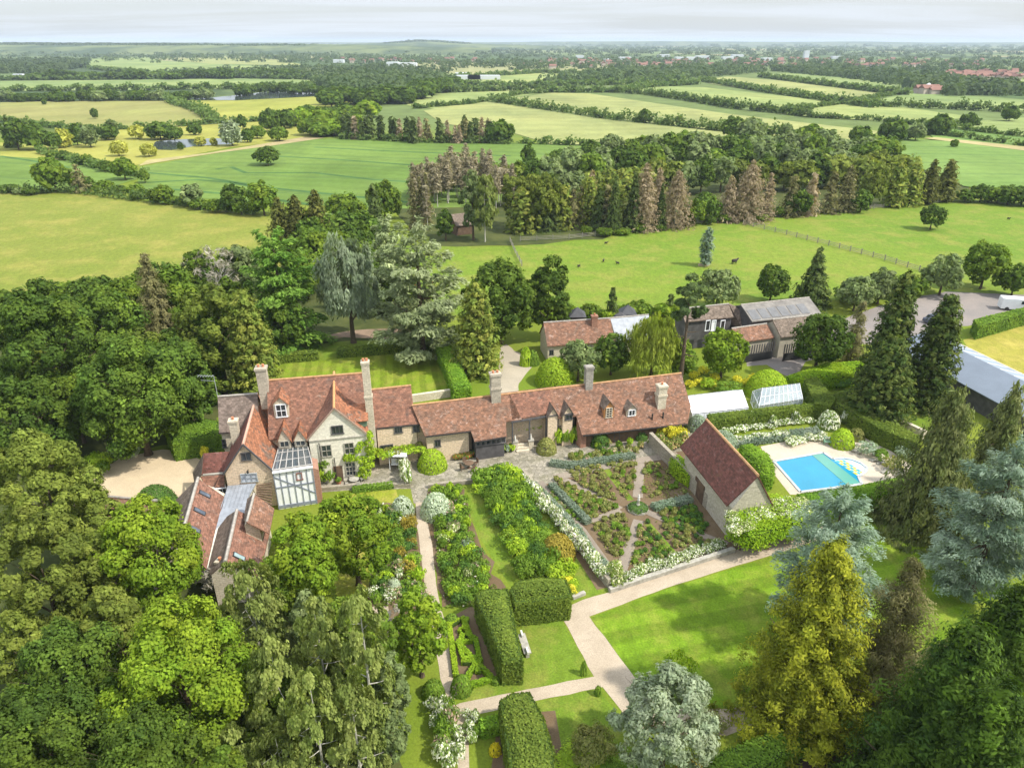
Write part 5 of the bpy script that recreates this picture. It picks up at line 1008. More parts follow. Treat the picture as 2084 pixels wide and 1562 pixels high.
# --- log cabin in the trees
p = W(935, 470); lc = empty('log_cabin', p, 'dark log cabin with brown roof under the tall thin trees', 'cabin'); a, b = W(918, 436, 5.0), W(955, 432, 5.0); gable(lc, a, b, R(38), 2.6, 2.6, BROWNT, BROWNW, None, None); MB().box((p[0], p[1] - 1.5, 1.0), (4.2, 1.2, 1.8)).build('porch', TIMBER, lc)
# ------------------------------------------------------------------ clipped hedges and topiary
hedge_poly('yew_hedge', [(966, 1208), (990, 1196), (1034, 1196), (1064, 1342), (1022, 1344), (1000, 1290)], 2.6, 'yew', 'tall thick clipped yew hedge running down beside the knot garden', z0=0, dome=.5)
hedge_poly('yew_hedge', [(1036, 1200), (1050, 1180), (1100, 1172), (1152, 1176), (1163, 1202), (1161, 1213), (1048, 1228)], 2.6, 'yew', 'broad round topped block of clipped yew across the end of the long lawn', dome=.6)
hedge_poly('yew_hedge', [(1016, 1424), (1040, 1408), (1078, 1405), (1108, 1460), (1128, 1530), (1130, 1600), (1042, 1600)], 2.6, 'yew', 'tall clipped yew hedge at the bottom beside the yellow flowered bush', dome=.5)
hedge_poly('hedge', [(975, 1462), (1015, 1452), (1018, 1476), (980, 1484)], 1.0, 'box', 'low box hedge behind the dark bed with the yellow bush')
hedge_poly('yew_hedge', [(888, 706), (918, 702), (958, 784), (958, 790), (922, 792), (908, 748)], 2.4, 'box', 'long clipped hedge along the side of the striped back lawn', dome=.3)
hedge_poly('hedge', [(686, 705), (884, 692), (884, 699), (686, 713)], 1.3, 'yew', 'longer of the two low dark hedges behind the striped lawn')
hedge_poly('hedge', [(560, 717), (646, 711), (646, 718), (560, 725)], 1.3, 'yew', 'shorter of the two low dark hedges behind the striped lawn')
hedge_poly('yew_hedge', [(1440, 842), (1560, 828), (1666, 818), (1664, 826), (1560, 840), (1446, 856)], 1.9, 'yew', 'clipped hedge between the greenhouses and the white rose beds', dome=.2)
hedge_poly('yew_hedge', [(1700, 818), (1716, 816), (1775, 842), (1876, 888), (1868, 903), (1790, 872)], 2.2, 'yew', 'clipped hedge on the far right side of the pool garden')
hedge_poly('yew_hedge', [(1622, 1004), (1740, 988), (1836, 968), (1850, 978), (1828, 1000), (1660, 1032)], 2.0, 'box', 'round topped clipped hedge along the near end of the pool', dome=.3)
hedge_poly('conifer_hedge', [(1600, 765), (1680, 738), (1770, 732), (1785, 748), (1720, 762), (1640, 772)], 2.2, 'bright', 'bright green clipped hedge in front of the round tree', dome=.3)
hedge_poly('yew_hedge', [(1634, 766), (1660, 764), (1700, 812), (1690, 826), (1660, 822)], 2.2, 'yew', 'dark clipped hedge rising behind the clear glass greenhouse')
hedge_poly('yew_hedge', [(1688, 800), (1740, 790), (1768, 800), (1766, 826), (1722, 822)], 2.2, 'yew', 'wide clipped hedge block at the foot of the two dark conifers', dome=.3)
hedge_poly('laurel_hedge', [(1982, 650), (2084, 625), (2300, 585), (2300, 596), (2084, 638), (1992, 664)], 2.4, 'privet', 'long clipped hedge between the car park and the dry paddock')
hedge_poly('laurel_hedge', [(1896, 662), (1915, 658), (1926, 670), (1910, 680)], 2.2, 'privet', 'small clipped hedge end at the corner of the metal shed')
hedge_poly('laurel_hedge', [(335, 872), (360, 858), (420, 851), (446, 856), (448, 885), (420, 888), (350, 900)], 2.6, 'privet', 'rounded laurel hedge between gravel court and grey tiled block', dome=.5)
hedge_poly('privet_hedge', [(1440, 1540), (1640, 1462), (1680, 1478), (1640, 1510), (1480, 1600), (1420, 1600)], 1.5, 'privet', 'leafy hedge at the bottom edge beside the silver leaved tree', dome=.3, wig=.12)
wl = [W(*p) for p in ((1782, 848), (1876, 890))]
hedge_poly('ivy_bank', [(1508, 905), (1530, 902), (1565, 925), (1576, 948), (1572, 970), (1555, 972), (1540, 950), (1512, 926)], 1.8, 'box', 'rounded ivy mound against the barn wall beside the pool', dome=.5, wig=.12)
hedge_poly('box_hedge', [(1366, 930), (1378, 924), (1412, 946), (1420, 962), (1404, 968), (1370, 944)], 1.6, 'bright', 'bright climbing shrub along the barn side of the rose garden', dome=.5, wig=.12)
MB().prism([np.array([p[0], p[1], 0]) for p in ribbon([W(1776, 842), W(1880, 892)], .5)], (0, 0, 1.1)).build('garden_wall', CREAM)
tag(bpy.data.objects['garden_wall'], 'pale stone garden wall running behind the pool hedge', 'wall')
# knot garden
KN = [[(914, 1272), (928, 1378)], [(915, 1275), (942, 1262), (962, 1308), (930, 1310)], [(930, 1310), (958, 1340), (1000, 1382)], [(950, 1262), (936, 1320), (944, 1345), (975, 1340), (968, 1305), (935, 1285)], [(940, 1350), (968, 1352), (950, 1385)], [(955, 1398), (1004, 1384)], [(972, 1372), (978, 1345)]]
KNL = ['long straight box edging beside the garden path', 'upper loop of box edging in the knot garden', 'box strip slanting down the knot garden', 'curling box strip in the middle of the knot garden', 'v shaped box strip at the lower right of the knot garden', 'box edging along the bottom of the knot garden', 'short box strip at the foot of the knot garden']
for i, k in enumerate(KN): hedge_path('box_hedge', k, .38, .42, 'bright', KNL[i], 'hedge', 'box strips of the knot garden', leaf=.11, wig=.03, seed=i)
BALL = 'clipped box ball'
for (x, yb, yt, w, lab, look) in ((882, 1412, 1374, 48, 'large clipped box ball left of the garden path', 'green'), (939, 1404, 1364, 46, 'large clipped box ball at the corner of the knot garden', 'green'), (1008, 1388, 1372, 20, 'small box ball at the right corner of the knot garden', 'green'),
    (919, 1264, 1244, 30, 'clipped box ball at the top of the knot garden', 'green'), (962, 1302, 1294, 16, 'small box ball inside the knot garden', 'green'), (1112, 918, 884, 42, 'dark olive clipped dome beside the terrace steps', 'olive'), (1220, 905, 869, 40, 'clipped drum of dark green beside the brick pier', 'deep'),
    (1303, 892, 871, 30, 'smaller clipped drum against the right end of the long range', 'deep'), (880, 950, 905, 62, 'large bright green clipped mound on the stone terrace', 'lime'), (1135, 1130, 1075, 74, 'golden brown clipped dome beside the white rose wall', 'copper'), (820, 1045, 1001, 50, 'silver grey round bush left of the garden path top', 'silver'), (888, 1045, 992, 66, 'larger silver grey round bush right of the garden path top', 'silver'),
    (803, 1200, 1172, 36, 'pale cream round bush in the left flower border', 'silver'), (1008, 1530, 1505, 26, 'bright yellow flowering bush in the dark bottom bed', 'goldflower'), (1685, 868, 828, 46, 'large round white rose dome at the end of the pool garden', 'white'), (1712, 905, 865, 50, 'yellow green clipped dome beside the green bench', 'lime'), (1742, 892, 866, 34, 'flat clipped dome behind the green bench', 'olive'),
    (1418, 872, 838, 44, 'grey green clipped dome at the corner of the barn roof', 'grey'), (1470, 905, 868, 60, 'grey green clipped mound behind the barn roof', 'grey'), (1130, 778, 716, 84, 'big bright clipped mound by the gravel drive', 'lime'), (1083, 740, 708, 32, 'small clipped mound at the bend of the gravel drive', 'green'), (1560, 800, 742, 88, 'wide yellow green dome beside the tarmac yard', 'lime'), (320, 1035, 975, 88, 'dark round bush on the gravel court', 'deep'), (1070, 742, 700, 26, 'small lime shrub at the foot of the chestnut trees', 'lime')):
    o = shrub(look, x, yb, yt, w, lab, 'topiary' if 'clipped' in lab or 'ball' in lab else 'round_bush', None, 'ball' if 'silver' not in look or True else 'bush', 'topiary' if 'clipped' in lab or 'ball' in lab else 'bush')
for x, yb, yt, lab in ((1187, 1371, 1340, 'small dark conical yew left of the wide gravel path'), (1216, 1412, 1390, 'small brownish conical yew below the path crossing'), (1370, 868, 850, 'left one of two small topiary cones before the long range'), (1394, 868, 851, 'right one of two small topiary cones before the long range')):
    o = shrub('green', x, yb, yt, 15, lab, 'topiary_cone', None, 'ball', 'topiary')
# ------------------------------------------------------------------ planted borders
g = rs(77)
def scatter(poly, n, looks, label, group, r=(.35, .7), hh=(.5, 1.1), name='border_plant', cat='plant', kind='bush', seed=0, mind=.6, z=0.):
    g = rs(seed + 500); P = [W(*p) for p in poly]; xs = [p[0] for p in P]; ys = [p[1] for p in P]; pts = []; t = 0
    while len(pts) < n and t < n * 60:
        t += 1; x, y = g.uniform(min(xs), max(xs)), g.uniform(min(ys), max(ys))
        if inpoly(np.array([x]), np.array([y]), P)[0] and all((x - a) ** 2 + (y - b) ** 2 > mind ** 2 for a, b in pts): pts.append((x, y))
    x0, x1, y0, y1 = min(p[0] for p in pts), max(p[0] for p in pts) + .01, min(p[1] for p in pts), max(p[1] for p in pts) + .01
    for x, y in pts:
        loc = ['near', 'nearer middle', 'farther middle', 'far'][int((y - y0) / (y1 - y0) * 4)] + ' ' + ['left', 'centre', 'right'][int((x - x0) / (x1 - x0) * 3)]
        lk = looks[int(g.integers(len(looks)))]; LN = dict(green='leafy green', lime='lime green', deep='dark green', grey='grey green', silver='silvery', olive='olive', gold='golden', copper='coppery', white='white flowered', cream='cream flowered', rose='pale rose flowered', red='red flowered', pink='pink flowered', blue='blue flowered', goldflower='yellow flowered', lav='lavender grey')
        shrub_at(lk, x, y, g.uniform(*r), g.uniform(*hh), LN[lk] + ' ' + label + ', ' + loc + ' part', name, LN[lk] + ' ' + group, kind, cat, z)
scatter([(768, 1040), (838, 1045), (846, 1120), (854, 1195), (862, 1228), (762, 1228), (764, 1150)], 70, ['green', 'deep', 'green', 'lime', 'white', 'green', 'pink', 'deep', 'green', 'copper', 'green', 'lime'], 'plant in the border left of the garden path', 'plants of the left border', (.45, .95), (.6, 1.4), seed=1)
scatter([(880, 1055), (885, 1000), (935, 992), (945, 1030), (955, 1100), (985, 1160), (1000, 1190), (960, 1232), (915, 1235), (903, 1190), (892, 1110)], 88, ['green', 'deep', 'lime', 'green', 'cream', 'green', 'pink', 'blue', 'lime', 'green', 'green', 'deep', 'green', 'green'], 'plant in the border right of the garden path', 'plants of the right border', (.45, .9), (.6, 1.3), seed=2)
scatter([(972, 985), (1010, 965), (1050, 975), (1070, 1015), (1095, 1085), (1110, 1130), (1150, 1160), (1110, 1178), (1062, 1175), (1042, 1120), (1018, 1060), (990, 1020)], 80, ['lime', 'green', 'lime', 'green', 'green', 'deep', 'green'], 'shrub in the leafy border', 'shrubs of the long leafy border', (.8, 1.5), (1.1, 2.2), 'border_shrub', 'shrub', seed=3, mind=.75)
scatter([(1120, 1160), (1170, 1165), (1185, 1215), (1150, 1212)], 9, ['gold', 'lime', 'gold', 'green'], 'shrub behind the broad yew block', 'shrubs behind the yew block', (.5, .9), (.7, 1.3), seed=4)
scatter([(880, 1440), (918, 1440), (935, 1500), (940, 1562), (900, 1562)], 22, ['white', 'white', 'green', 'pink'], 'rose bush along the bottom path', 'rose bushes of the bottom path', (.5, .9), (1., 2.0), 'tall_rose', 'rose bush', seed=5)
scatter([(950, 1458), (972, 1458), (975, 1510), (955, 1510)], 8, ['white', 'green', 'white'], 'rose bush between bottom path and dark bed', 'rose bushes by the dark bed', (.4, .6), (.8, 1.4), 'rose_bush', 'rose bush', seed=6)
# rose beds, each polygon one bed of roses on bare soil
def bed(poly, n, looks, lab, seed, r=(.26, .42), hh=(.32, .55)): scatter(poly, int(n * 1.12), looks, 'rose bush in the ' + lab + ' rose bed', 'rose bushes in the ' + lab + ' bed', r, hh, 'rose_bush', 'rose bush', 'bush', seed, .46)
bed([(1150, 960), (1222, 945), (1244, 1000), (1256, 1022), (1225, 1010), (1180, 985)], 34, ['olive', 'rose', 'olive'], 'far left', 11)
bed([(1236, 944), (1296, 936), (1290, 1000), (1276, 1018), (1262, 1008)], 22, ['green', 'rose', 'olive'], 'far middle', 12)
bed([(1312, 940), (1370, 960), (1410, 1005), (1325, 1018), (1308, 1004)], 20, ['olive', 'rose', 'green'], 'far right', 13)
bed([(1128, 970), (1150, 985), (1236, 1020), (1258, 1032), (1200, 1056), (1180, 1040), (1140, 1000)], 46, ['olive', 'rose', 'green', 'olive'], 'long left', 14)
bed([(1202, 1062), (1262, 1044), (1284, 1062), (1276, 1110), (1262, 1140), (1235, 1120)], 30, ['green', 'olive', 'olive'], 'near left', 15)
bed([(1300, 1072), (1318, 1062), (1370, 1130), (1310, 1150), (1282, 1150)], 28, ['deep', 'green', 'rose'], 'near middle', 16)
bed([(1336, 1064), (1420, 1088), (1450, 1108), (1390, 1122), (1368, 1110)], 20, ['rose', 'olive', 'deep'], 'near right', 17)
bed([(1345, 1040), (1412, 1030), (1440, 1075), (1430, 1090), (1370, 1075), (1350, 1060)], 40, ['deep', 'green', 'deep', 'olive'], 'right hand', 18)
bed([(1122, 1000), (1160, 1030), (1180, 1060), (1165, 1050), (1120, 1010)], 12, ['green', 'pink'], 'outer left', 19)
scatter([(1160, 932), (1290, 912), (1300, 922), (1170, 945)], 26, ['rose', 'pink', 'olive', 'green'], 'bush in the long range bed', 'bushes of the bed under the long range', (.35, .55), (.5, .9), seed=20)
LG = 'lavender strips of the rose garden'
for i, (pp, w_, lab) in enumerate(((((1120, 945), (1160, 950), (1240, 938), (1290, 930)), .9, 'lavender hedge under the bed before the long range'), (((1080, 990), (1120, 1030), (1158, 1072)), 1.3, 'lavender strip beside the white rose wall, upper part'), (((1122, 990), (1160, 1030), (1196, 1066)), .8, 'lavender edging along the long left rose bed'), (((1330, 1036), (1405, 1018)), 1.0, 'lavender edging right of the centre urn'), (((1165, 1075), (1200, 1130), (1232, 1160)), 1.2, 'lavender strip beside the white rose wall, lower part'))):
    hedge_path('lavender_hedge', pp, w_, .5, 'lav', lab, 'lavender', leaf=.13, wig=.08, seed=i + 30)
for pp, lab in ((((1228, 948), (1284, 1018)), 'grass strip between two far rose beds'), (((1318, 1066), (1374, 1130)), 'grass strip between two near rose beds')):
    q = ribbon([W(*p) for p in pp], .75); struct(MB().face(ccw([np.array([a[0], a[1], .024]) for a in q])).build('grass_strip', LAWN))
import itertools
PZ = itertools.cycle(range(0, 999))
for pp, w_ in ((((1300, 1058), (1262, 1165)), 1.1), (((1130, 966), (1200, 1000), (1262, 1036)), .9), (((1302, 940), (1298, 1012)), 1.1), (((1200, 1060), (1262, 1038)), .8), (((1318, 1042), (1400, 1078), (1480, 1108)), .9), (((1098, 980), (1140, 1030), (1185, 1080), (1235, 1150)), .9), (((1130, 972), (1250, 945), (1380, 925)), 1.2)):
    q = ribbon([W(*p) for p in pp], w_); struct(MB().face(ccw([np.array([a[0], a[1], .018 + .0012 * next(PZ)]) for a in q])).build('garden_path', gravel('earth_path', (.27, .225, .175), (.21, .175, .14)) if 'earth_path' not in bpy.data.materials else bpy.data.materials['earth_path']))
def ground_cover(poly, label, cols, dens, hmax, sz, seed, flower=None):
    g = rs(seed + 3000); P = [W(*p) for p in poly]; xs = [p[0] for p in P]; ys = [p[1] for p in P]; A = (max(xs) - min(xs)) * (max(ys) - min(ys)); n = int(A * dens); X = g.uniform(min(xs), max(xs), n); Y = g.uniform(min(ys), max(ys), n)
    lf = np.sin(X * 2.1 + 3 * np.sin(Y * .9)) + np.sin(Y * 2.7 + 2 * np.sin(X * 1.3)) + g.normal(0, .7, n); k = inpoly(X, Y, P) & (lf > -.6); X, Y, lf = X[k], Y[k], lf[k]; n = len(X); mv = np.clip(.5 + lf * .2, 0, 1)[:, None]
    C = (cols[0] * (1 - mv) + cols[1] * mv) * (1 + g.normal(0, .15, (n, 1)))
    if flower is not None: q = g.uniform(0, 1, n) < .06; C[q] = flower
    me = leaf_mesh('ground_cover', np.c_[X, Y, g.uniform(.03, 1, n) * hmax * np.clip(.6 + lf * .3, .3, 1.3)], g.normal(0, .5, (n, 3)) + [0, 0, .8], sz * g.uniform(.6, 1.4, n), C, 1.6, g); o = bpy.data.objects.new('ground_cover', me); COL.objects.link(o); o['kind'] = 'stuff'; o['label'] = label
CG = (G(.07, .11, .018), G(.13, .175, .028)); CO = (G(.12, .125, .035), G(.17, .18, .05))
ground_cover([(768, 1026), (838, 1030), (850, 1120), (860, 1195), (866, 1235), (762, 1235), (764, 1100)], 'low leafy growth filling the left flower border', CG, 90, .5, .16, 1, G(.5, .46, .38))
ground_cover([(880, 1055), (880, 1000), (938, 990), (950, 1040), (965, 1100), (995, 1170), (1010, 1195), (960, 1234), (910, 1238), (898, 1190), (888, 1110)], 'low leafy growth filling the right flower border', CG, 90, .5, .16, 2, G(.5, .46, .38))
ground_cover([(965, 985), (1050, 968), (1072, 1000), (1100, 1085), (1125, 1135), (1165, 1165), (1130, 1182), (1058, 1180), (1035, 1120), (1010, 1060), (985, 1020)], 'low leafy growth under the long leafy border', CG, 60, .6, .18, 3)
for i, bp in enumerate(([(1150, 958), (1222, 944), (1246, 1000), (1258, 1024), (1180, 988)], [(1236, 943), (1298, 935), (1292, 1000), (1276, 1018), (1262, 1008)], [(1310, 938), (1372, 958), (1412, 1008), (1325, 1020), (1306, 1004)], [(1126, 970), (1150, 987), (1238, 1022), (1260, 1034), (1200, 1058), (1178, 1042), (1138, 1002)], [(1200, 1062), (1264, 1042), (1286, 1060), (1278, 1110), (1262, 1142), (1233, 1122)], [(1298, 1072), (1320, 1060), (1374, 1130), (1310, 1152), (1280, 1152)], [(1334, 1062), (1420, 1086), (1452, 1108), (1390, 1124), (1366, 1112)], [(1343, 1040), (1412, 1028), (1442, 1075), (1432, 1092), (1370, 1077), (1348, 1060)])):
    ground_cover(bp, 'low growth between the roses of the %s bed' % ['far left', 'far middle', 'far right', 'long left', 'near left', 'near middle', 'near right', 'right hand'][i], CG if i > 6 else CO, 26, .28, .14, 10 + i)
ground_cover([(1160, 930), (1290, 911), (1302, 924), (1170, 947)], 'low growth in the bed under the long range', CO, 60, .4, .15, 20, G(.5, .3, .25))
ground_cover([(1082, 990), (1130, 1020), (1180, 1070), (1235, 1160), (1240, 1180), (1160, 1085)], 'thin grey growth beside the white roses', (G(.12, .13, .06), G(.17, .18, .10)), 40, .3, .13, 21)
# centre plinth with lavender and urn
c = W(1298, 1036); pl_ = empty('stone_plinth', c, 'eight sided stone kerb with lavender at the centre of the rose garden', 'plinth'); mb = MB(); ring = [(c[0] + 1.2 * cos(a), c[1] + 1.2 * sin(a), 0) for a in [pi / 8 + k * pi / 4 for k in range(8)]]
mb.prism([np.array(p) for p in ring], (0, 0, .22)); mb.build('kerb', STONEG, pl_)
shrub_at('deep', c[0], c[1], 1.12, .5, 'clipped dark green lavender cushion inside the centre kerb', 'lavender_cushion', None, 'ball', 'lavender', .2)
fig = empty('stone_statue', (c[0], c[1], .7), 'small pale stone garden statue at the centre of the rose garden', 'statue'); MB().lathe((c[0], c[1], .55), [(.2, 0), (.2, .12), (.12, .18), (.11, .5), (.15, .58)], 12).build('pedestal', STONEG, fig)
MB().lathe((c[0], c[1], 1.12), [(.15, 0), (.17, .12), (.11, .28), (.15, .42), (.13, .5), (.06, .56), (.09, .66), (.075, .76), (.02, .8)], 12).build('figure', plain('pale_stone', (.6, .58, .52), .8), fig, True)
# walls with white climbing roses
def wall_thing(name, pts, w, h, mat, label, cat='wall', z=0.): return tag(MB().prism([np.array([p[0], p[1], z]) for p in ribbon([W(*p) for p in pts], w)][::-1], (0, 0, h)).build(name, mat), label, cat)
wall_thing('stone_wall', [(1064, 968), (1150, 1080), (1240, 1196)], .4, 1.0, RUBBLE, 'low stone wall under the long bank of white roses')
wall_thing('stone_edging', [(1240, 1204), (1380, 1158), (1493, 1121)], .45, .45, STONEG, 'low grey stone edging wall between rose garden and gravel path')
wall_thing('stone_wall', [(1322, 905), (1400, 985), (1440, 1035)], .45, 1.8, RUBBLE, 'lichened stone wall on the barn side of the rose garden')
wall_thing('terrace_wall', [(636, 1000), (720, 992), (836, 990)], .4, .5, RUBBLE, 'low stone wall edging the terrace before the cream gable')
wall_thing('terrace_wall', [(872, 992), (945, 984), (1050, 970)], .4, .5, RUBBLE, 'low stone wall edging the middle of the terrace')
wall_thing('retaining_wall', [(838, 818), (918, 806)], .5, 1.1, CREAM, 'pale retaining wall between long range and striped lawn')
def roses(pts, n, rr, hh, look, label, group, name='climbing_rose', cat='rose', seed=0, z=0.):
    g = rs(seed + 900); P = [W(*p) for p in pts]; L = [0]
    for a, b in zip(P, P[1:]): L.append(L[-1] + np.linalg.norm(b - a))
    for i in range(n):
        s = L[-1] * (i + .5) / n; k = max(0, min(len(P) - 2, int(np.searchsorted(L, s)) - 1)); p = P[k] + (P[k + 1] - P[k]) * (s - L[k]) / (L[k + 1] - L[k])
        shrub_at(look, p[0] + g.normal(0, .15), p[1] + g.normal(0, .15), rr * g.uniform(.8, 1.25), hh * g.uniform(.8, 1.2), label + ', ' + ['far end', 'far half', 'middle', 'near half', 'near end'][int(5 * i / n)], name, group, 'bush', cat, z)
SHR['whitedense'] = (G(.11, .17, .04), G(.19, .25, .07), G(.60, .59, .54), .34)
roses([(1066, 985), (1150, 1085), (1236, 1188)], 26, .75, 1.35, 'whitedense', 'white climbing rose on the wall left of the rose garden', 'white roses on the left wall', seed=1)
roses([(1245, 1190), (1350, 1152), (1470, 1112)], 20, .75, 1.0, 'white', 'white flowered rose behind the grey edging of the gravel path', 'white roses behind the stone edging', seed=2)
roses([(1246, 1172), (1262, 1196)], 3, 1.0, 1.7, 'cream', 'cream rose bush at the near corner of the rose garden', 'cream roses at the corner', seed=3)
roses([(820, 945), (826, 992)], 5, .7, 2.0, 'whitedense', 'white rose on the terrace at the top of the garden path', 'white roses above the path', seed=4)
roses([(1335, 885), (1360, 890), (1385, 895)], 5, 1.0, 1.8, 'gold', 'yellow green shrub beside the right end of the long range', 'yellow shrubs beside the range', 'shrub', 'shrub', seed=5)
roses([(1335, 905), (1365, 915), (1395, 905)], 6, .8, 1.6, 'rose', 'pale rose bush between range and barn', 'pale roses between range and barn', seed=6)
roses([(1480, 905), (1540, 893), (1600, 888)], 11, .8, .8, 'whitedense', 'white flowered bush in the near pool garden row', 'white bushes near the pool', 'white_rose_bush', 'rose bush', seed=7)
roses([(1600, 905), (1640, 898), (1680, 890)], 9, .8, .8, 'whitedense', 'white flowered bush beside the pool paving', 'white bushes beside the paving', 'white_rose_bush', 'rose bush', seed=8)
roses([(1470, 882), (1560, 868), (1650, 858)], 13, .9, .75, 'white', 'white flowered bush in the far pool garden row', 'white bushes under the hedge', 'white_rose_bush', 'rose bush', seed=9)
hedge_poly('lavender_hedge', [(1470, 893), (1660, 868), (1675, 880), (1500, 905)], .45, 'lav', 'wide lavender bed between the white rose rows', 'lavender', leaf=.2, wig=.1)
for i, (x, yb, yt) in enumerate(((1459, 868, 842), (1526, 866, 838), (1571, 866, 842), (1617, 860, 834), (1716, 862, 834))): shrub('white', x, yb, yt, 19, ['standard white rose left of the pool garden row', 'second standard white rose under the pool hedge', 'middle standard white rose under the pool hedge', 'standard white rose near the clear greenhouse', 'slender white rose against the dark pool hedge'][i], 'standard_rose', None, 'bush', 'rose')
# big white flowering climber over the barn end pergola
hedge_poly('flowering_climber', [(1484, 1068), (1505, 1026), (1560, 1006), (1620, 1018), (1660, 1046), (1650, 1066), (1590, 1072), (1530, 1096)], 3.0, 'bright', 'dense mass of climbing growth over the pergola at the barn end', 'climber', z0=1.7, dome=.3, wig=.3)
gg = rs(5); its = []
for i in range(52):
    u, v = gg.uniform(0, 1), gg.uniform(0, 1); x = 1488 + 165 * u; y = 1028 + 38 * v + (18 if u < .3 else 0) - 12 * sin(u * 3); p = W(x, y, 3.0); its.append(('cream' if i % 3 else 'whitedense', p[0], p[1], gg.uniform(.6, .95), gg.uniform(.5, .8), 2.95))
for i, (x, y) in enumerate(((1500, 1118), (1545, 1126), (1600, 1106), (1650, 1090), (1525, 1085))): p = W(x, y); its.append(('cream', p[0], p[1], .7, 2.6, 0))
clump('climbing_rose', W(1575, 1070), 'cream white rambling rose spilling over the pergola at the barn end', 'rose', its)
pg = empty('pergola', W(1580, 1100), 'timber pergola carrying the white flowering climber at the barn end', 'pergola'); mb = MB()
for x, y in ((1505, 1118), (1562, 1118), (1625, 1100), (1660, 1080), (1530, 1080), (1600, 1068)):
    p = W(x, y); o = MB().box((p[0], p[1], 1.2), (.2, .2, 2.4)).build('post', BROWNW, pg)
a, b = W(1500, 1052, 2.45), W(1655, 1030, 2.45); MB().bar(a, b, .14).build('beam', BROWNW, pg)
# climbers on the house
def wallclumps(name, label, P0, n, spots, looks, hh):
    its = []
    for i, (x, y, r) in enumerate(spots): p = onp(x, y, P0, n); its.append((looks[i % len(looks)], p[0] + n[0] * .05, p[1] + n[1] * .05, r, hh, max(0, p[2] - hh / 2)))
    clump(name, np.array([its[0][1], its[0][2], 0]), label, 'climber', its)
wallclumps('wall_vine', 'lime green vine trained up the right side of the cream gable', gl, ng, ((735, 905, .6), (728, 915, .6), (715, 930, .5), (705, 931, .5), (735, 935, .8), (742, 950, .8), (738, 962, .9), (745, 972, .9), (752, 900, .7), (752, 915, .8), (753, 930, .8), (752, 945, .7), (752, 885, .5)), ['lime'], 1.2)
wallclumps('climbing_shrub', 'climbing shrub between the half timbered wing and the gable door', gl, ng, ((642, 950, .7), (650, 960, .8), (660, 945, .6), (645, 975, .8), (672, 965, .7), (668, 985, .6), (655, 990, .6)), ['green', 'lime'], 1.3)
its = []
for i in range(18): x = 768 + i * 5.2; p = W(x, 906 + (i % 3) * 9 - i * .8, 2.2); its.append(('olive' if i % 4 == 0 else 'lime', p[0], p[1], .8, .9, 1.5))
clump('pergola_vine', W(800, 930), 'vine growing over the terrace pergola under the white canopy', 'climber', its)
for i in range(8): x = 902 + i * 7.5; p = W(x, 912 - i * .9); shrub_at('green' if i % 2 else 'rose', p[0], p[1], .75, 2.2, 'tall climbing shrub on the wall of the long range', 'climbing_shrub', 'climbing shrubs on the long range', 'bush', 'climber')
clump('porch_vine', W(1068, 900), 'vine hanging along the open porch of the long range', 'climber', [('lime', *W(1034 + i * 7.2, 872 - i * .8, 1.9)[:2], .6, .8, 1.4) for i in range(10)])
for i in range(7): x = 1134 + i * 7; p = W(x, 905 - i * .8); shrub_at('green' if i % 2 else 'lime', p[0], p[1], .7, 2.3, 'rambling shrub before the half timbered small gables', 'climbing_shrub', 'shrubs before the small gables', 'bush', 'climber')
for i in range(9): x = 972 + i * 8.5; p = W(x, 925 - i * 1.); shrub_at('grey' if i % 2 else 'lime', p[0], p[1], .6, 1.0, 'mixed green shrub below the dark windows of the catslide roof', 'shrub', 'shrubs below the dark windows', 'bush', 'shrub')
for i in range(5): x = 928 + i * 7; p = W(x, 935 - i); shrub_at('red', p[0], p[1], .5, .8, 'orange red flowering plant on the terrace beside the bright mound', 'flowering_plant', 'orange red flowers on the terrace', 'bush', 'plant')
for i in range(6): x = 1325 - i * 22; p = W(x, 905 + (i % 2) * 6); shrub_at(['green', 'rose', 'lime'][i % 3], p[0], p[1], .45, .9, 'potted shrub on the paving before the right end of the range', 'potted_shrub', 'potted shrubs by the right end', 'bush', 'shrub')
hedge_path('low_hedge', [(718, 1000), (800, 990)], .8, .5, 'privet', 'low green hedge on the edge of the terrace wall', 'hedge', leaf=.12)
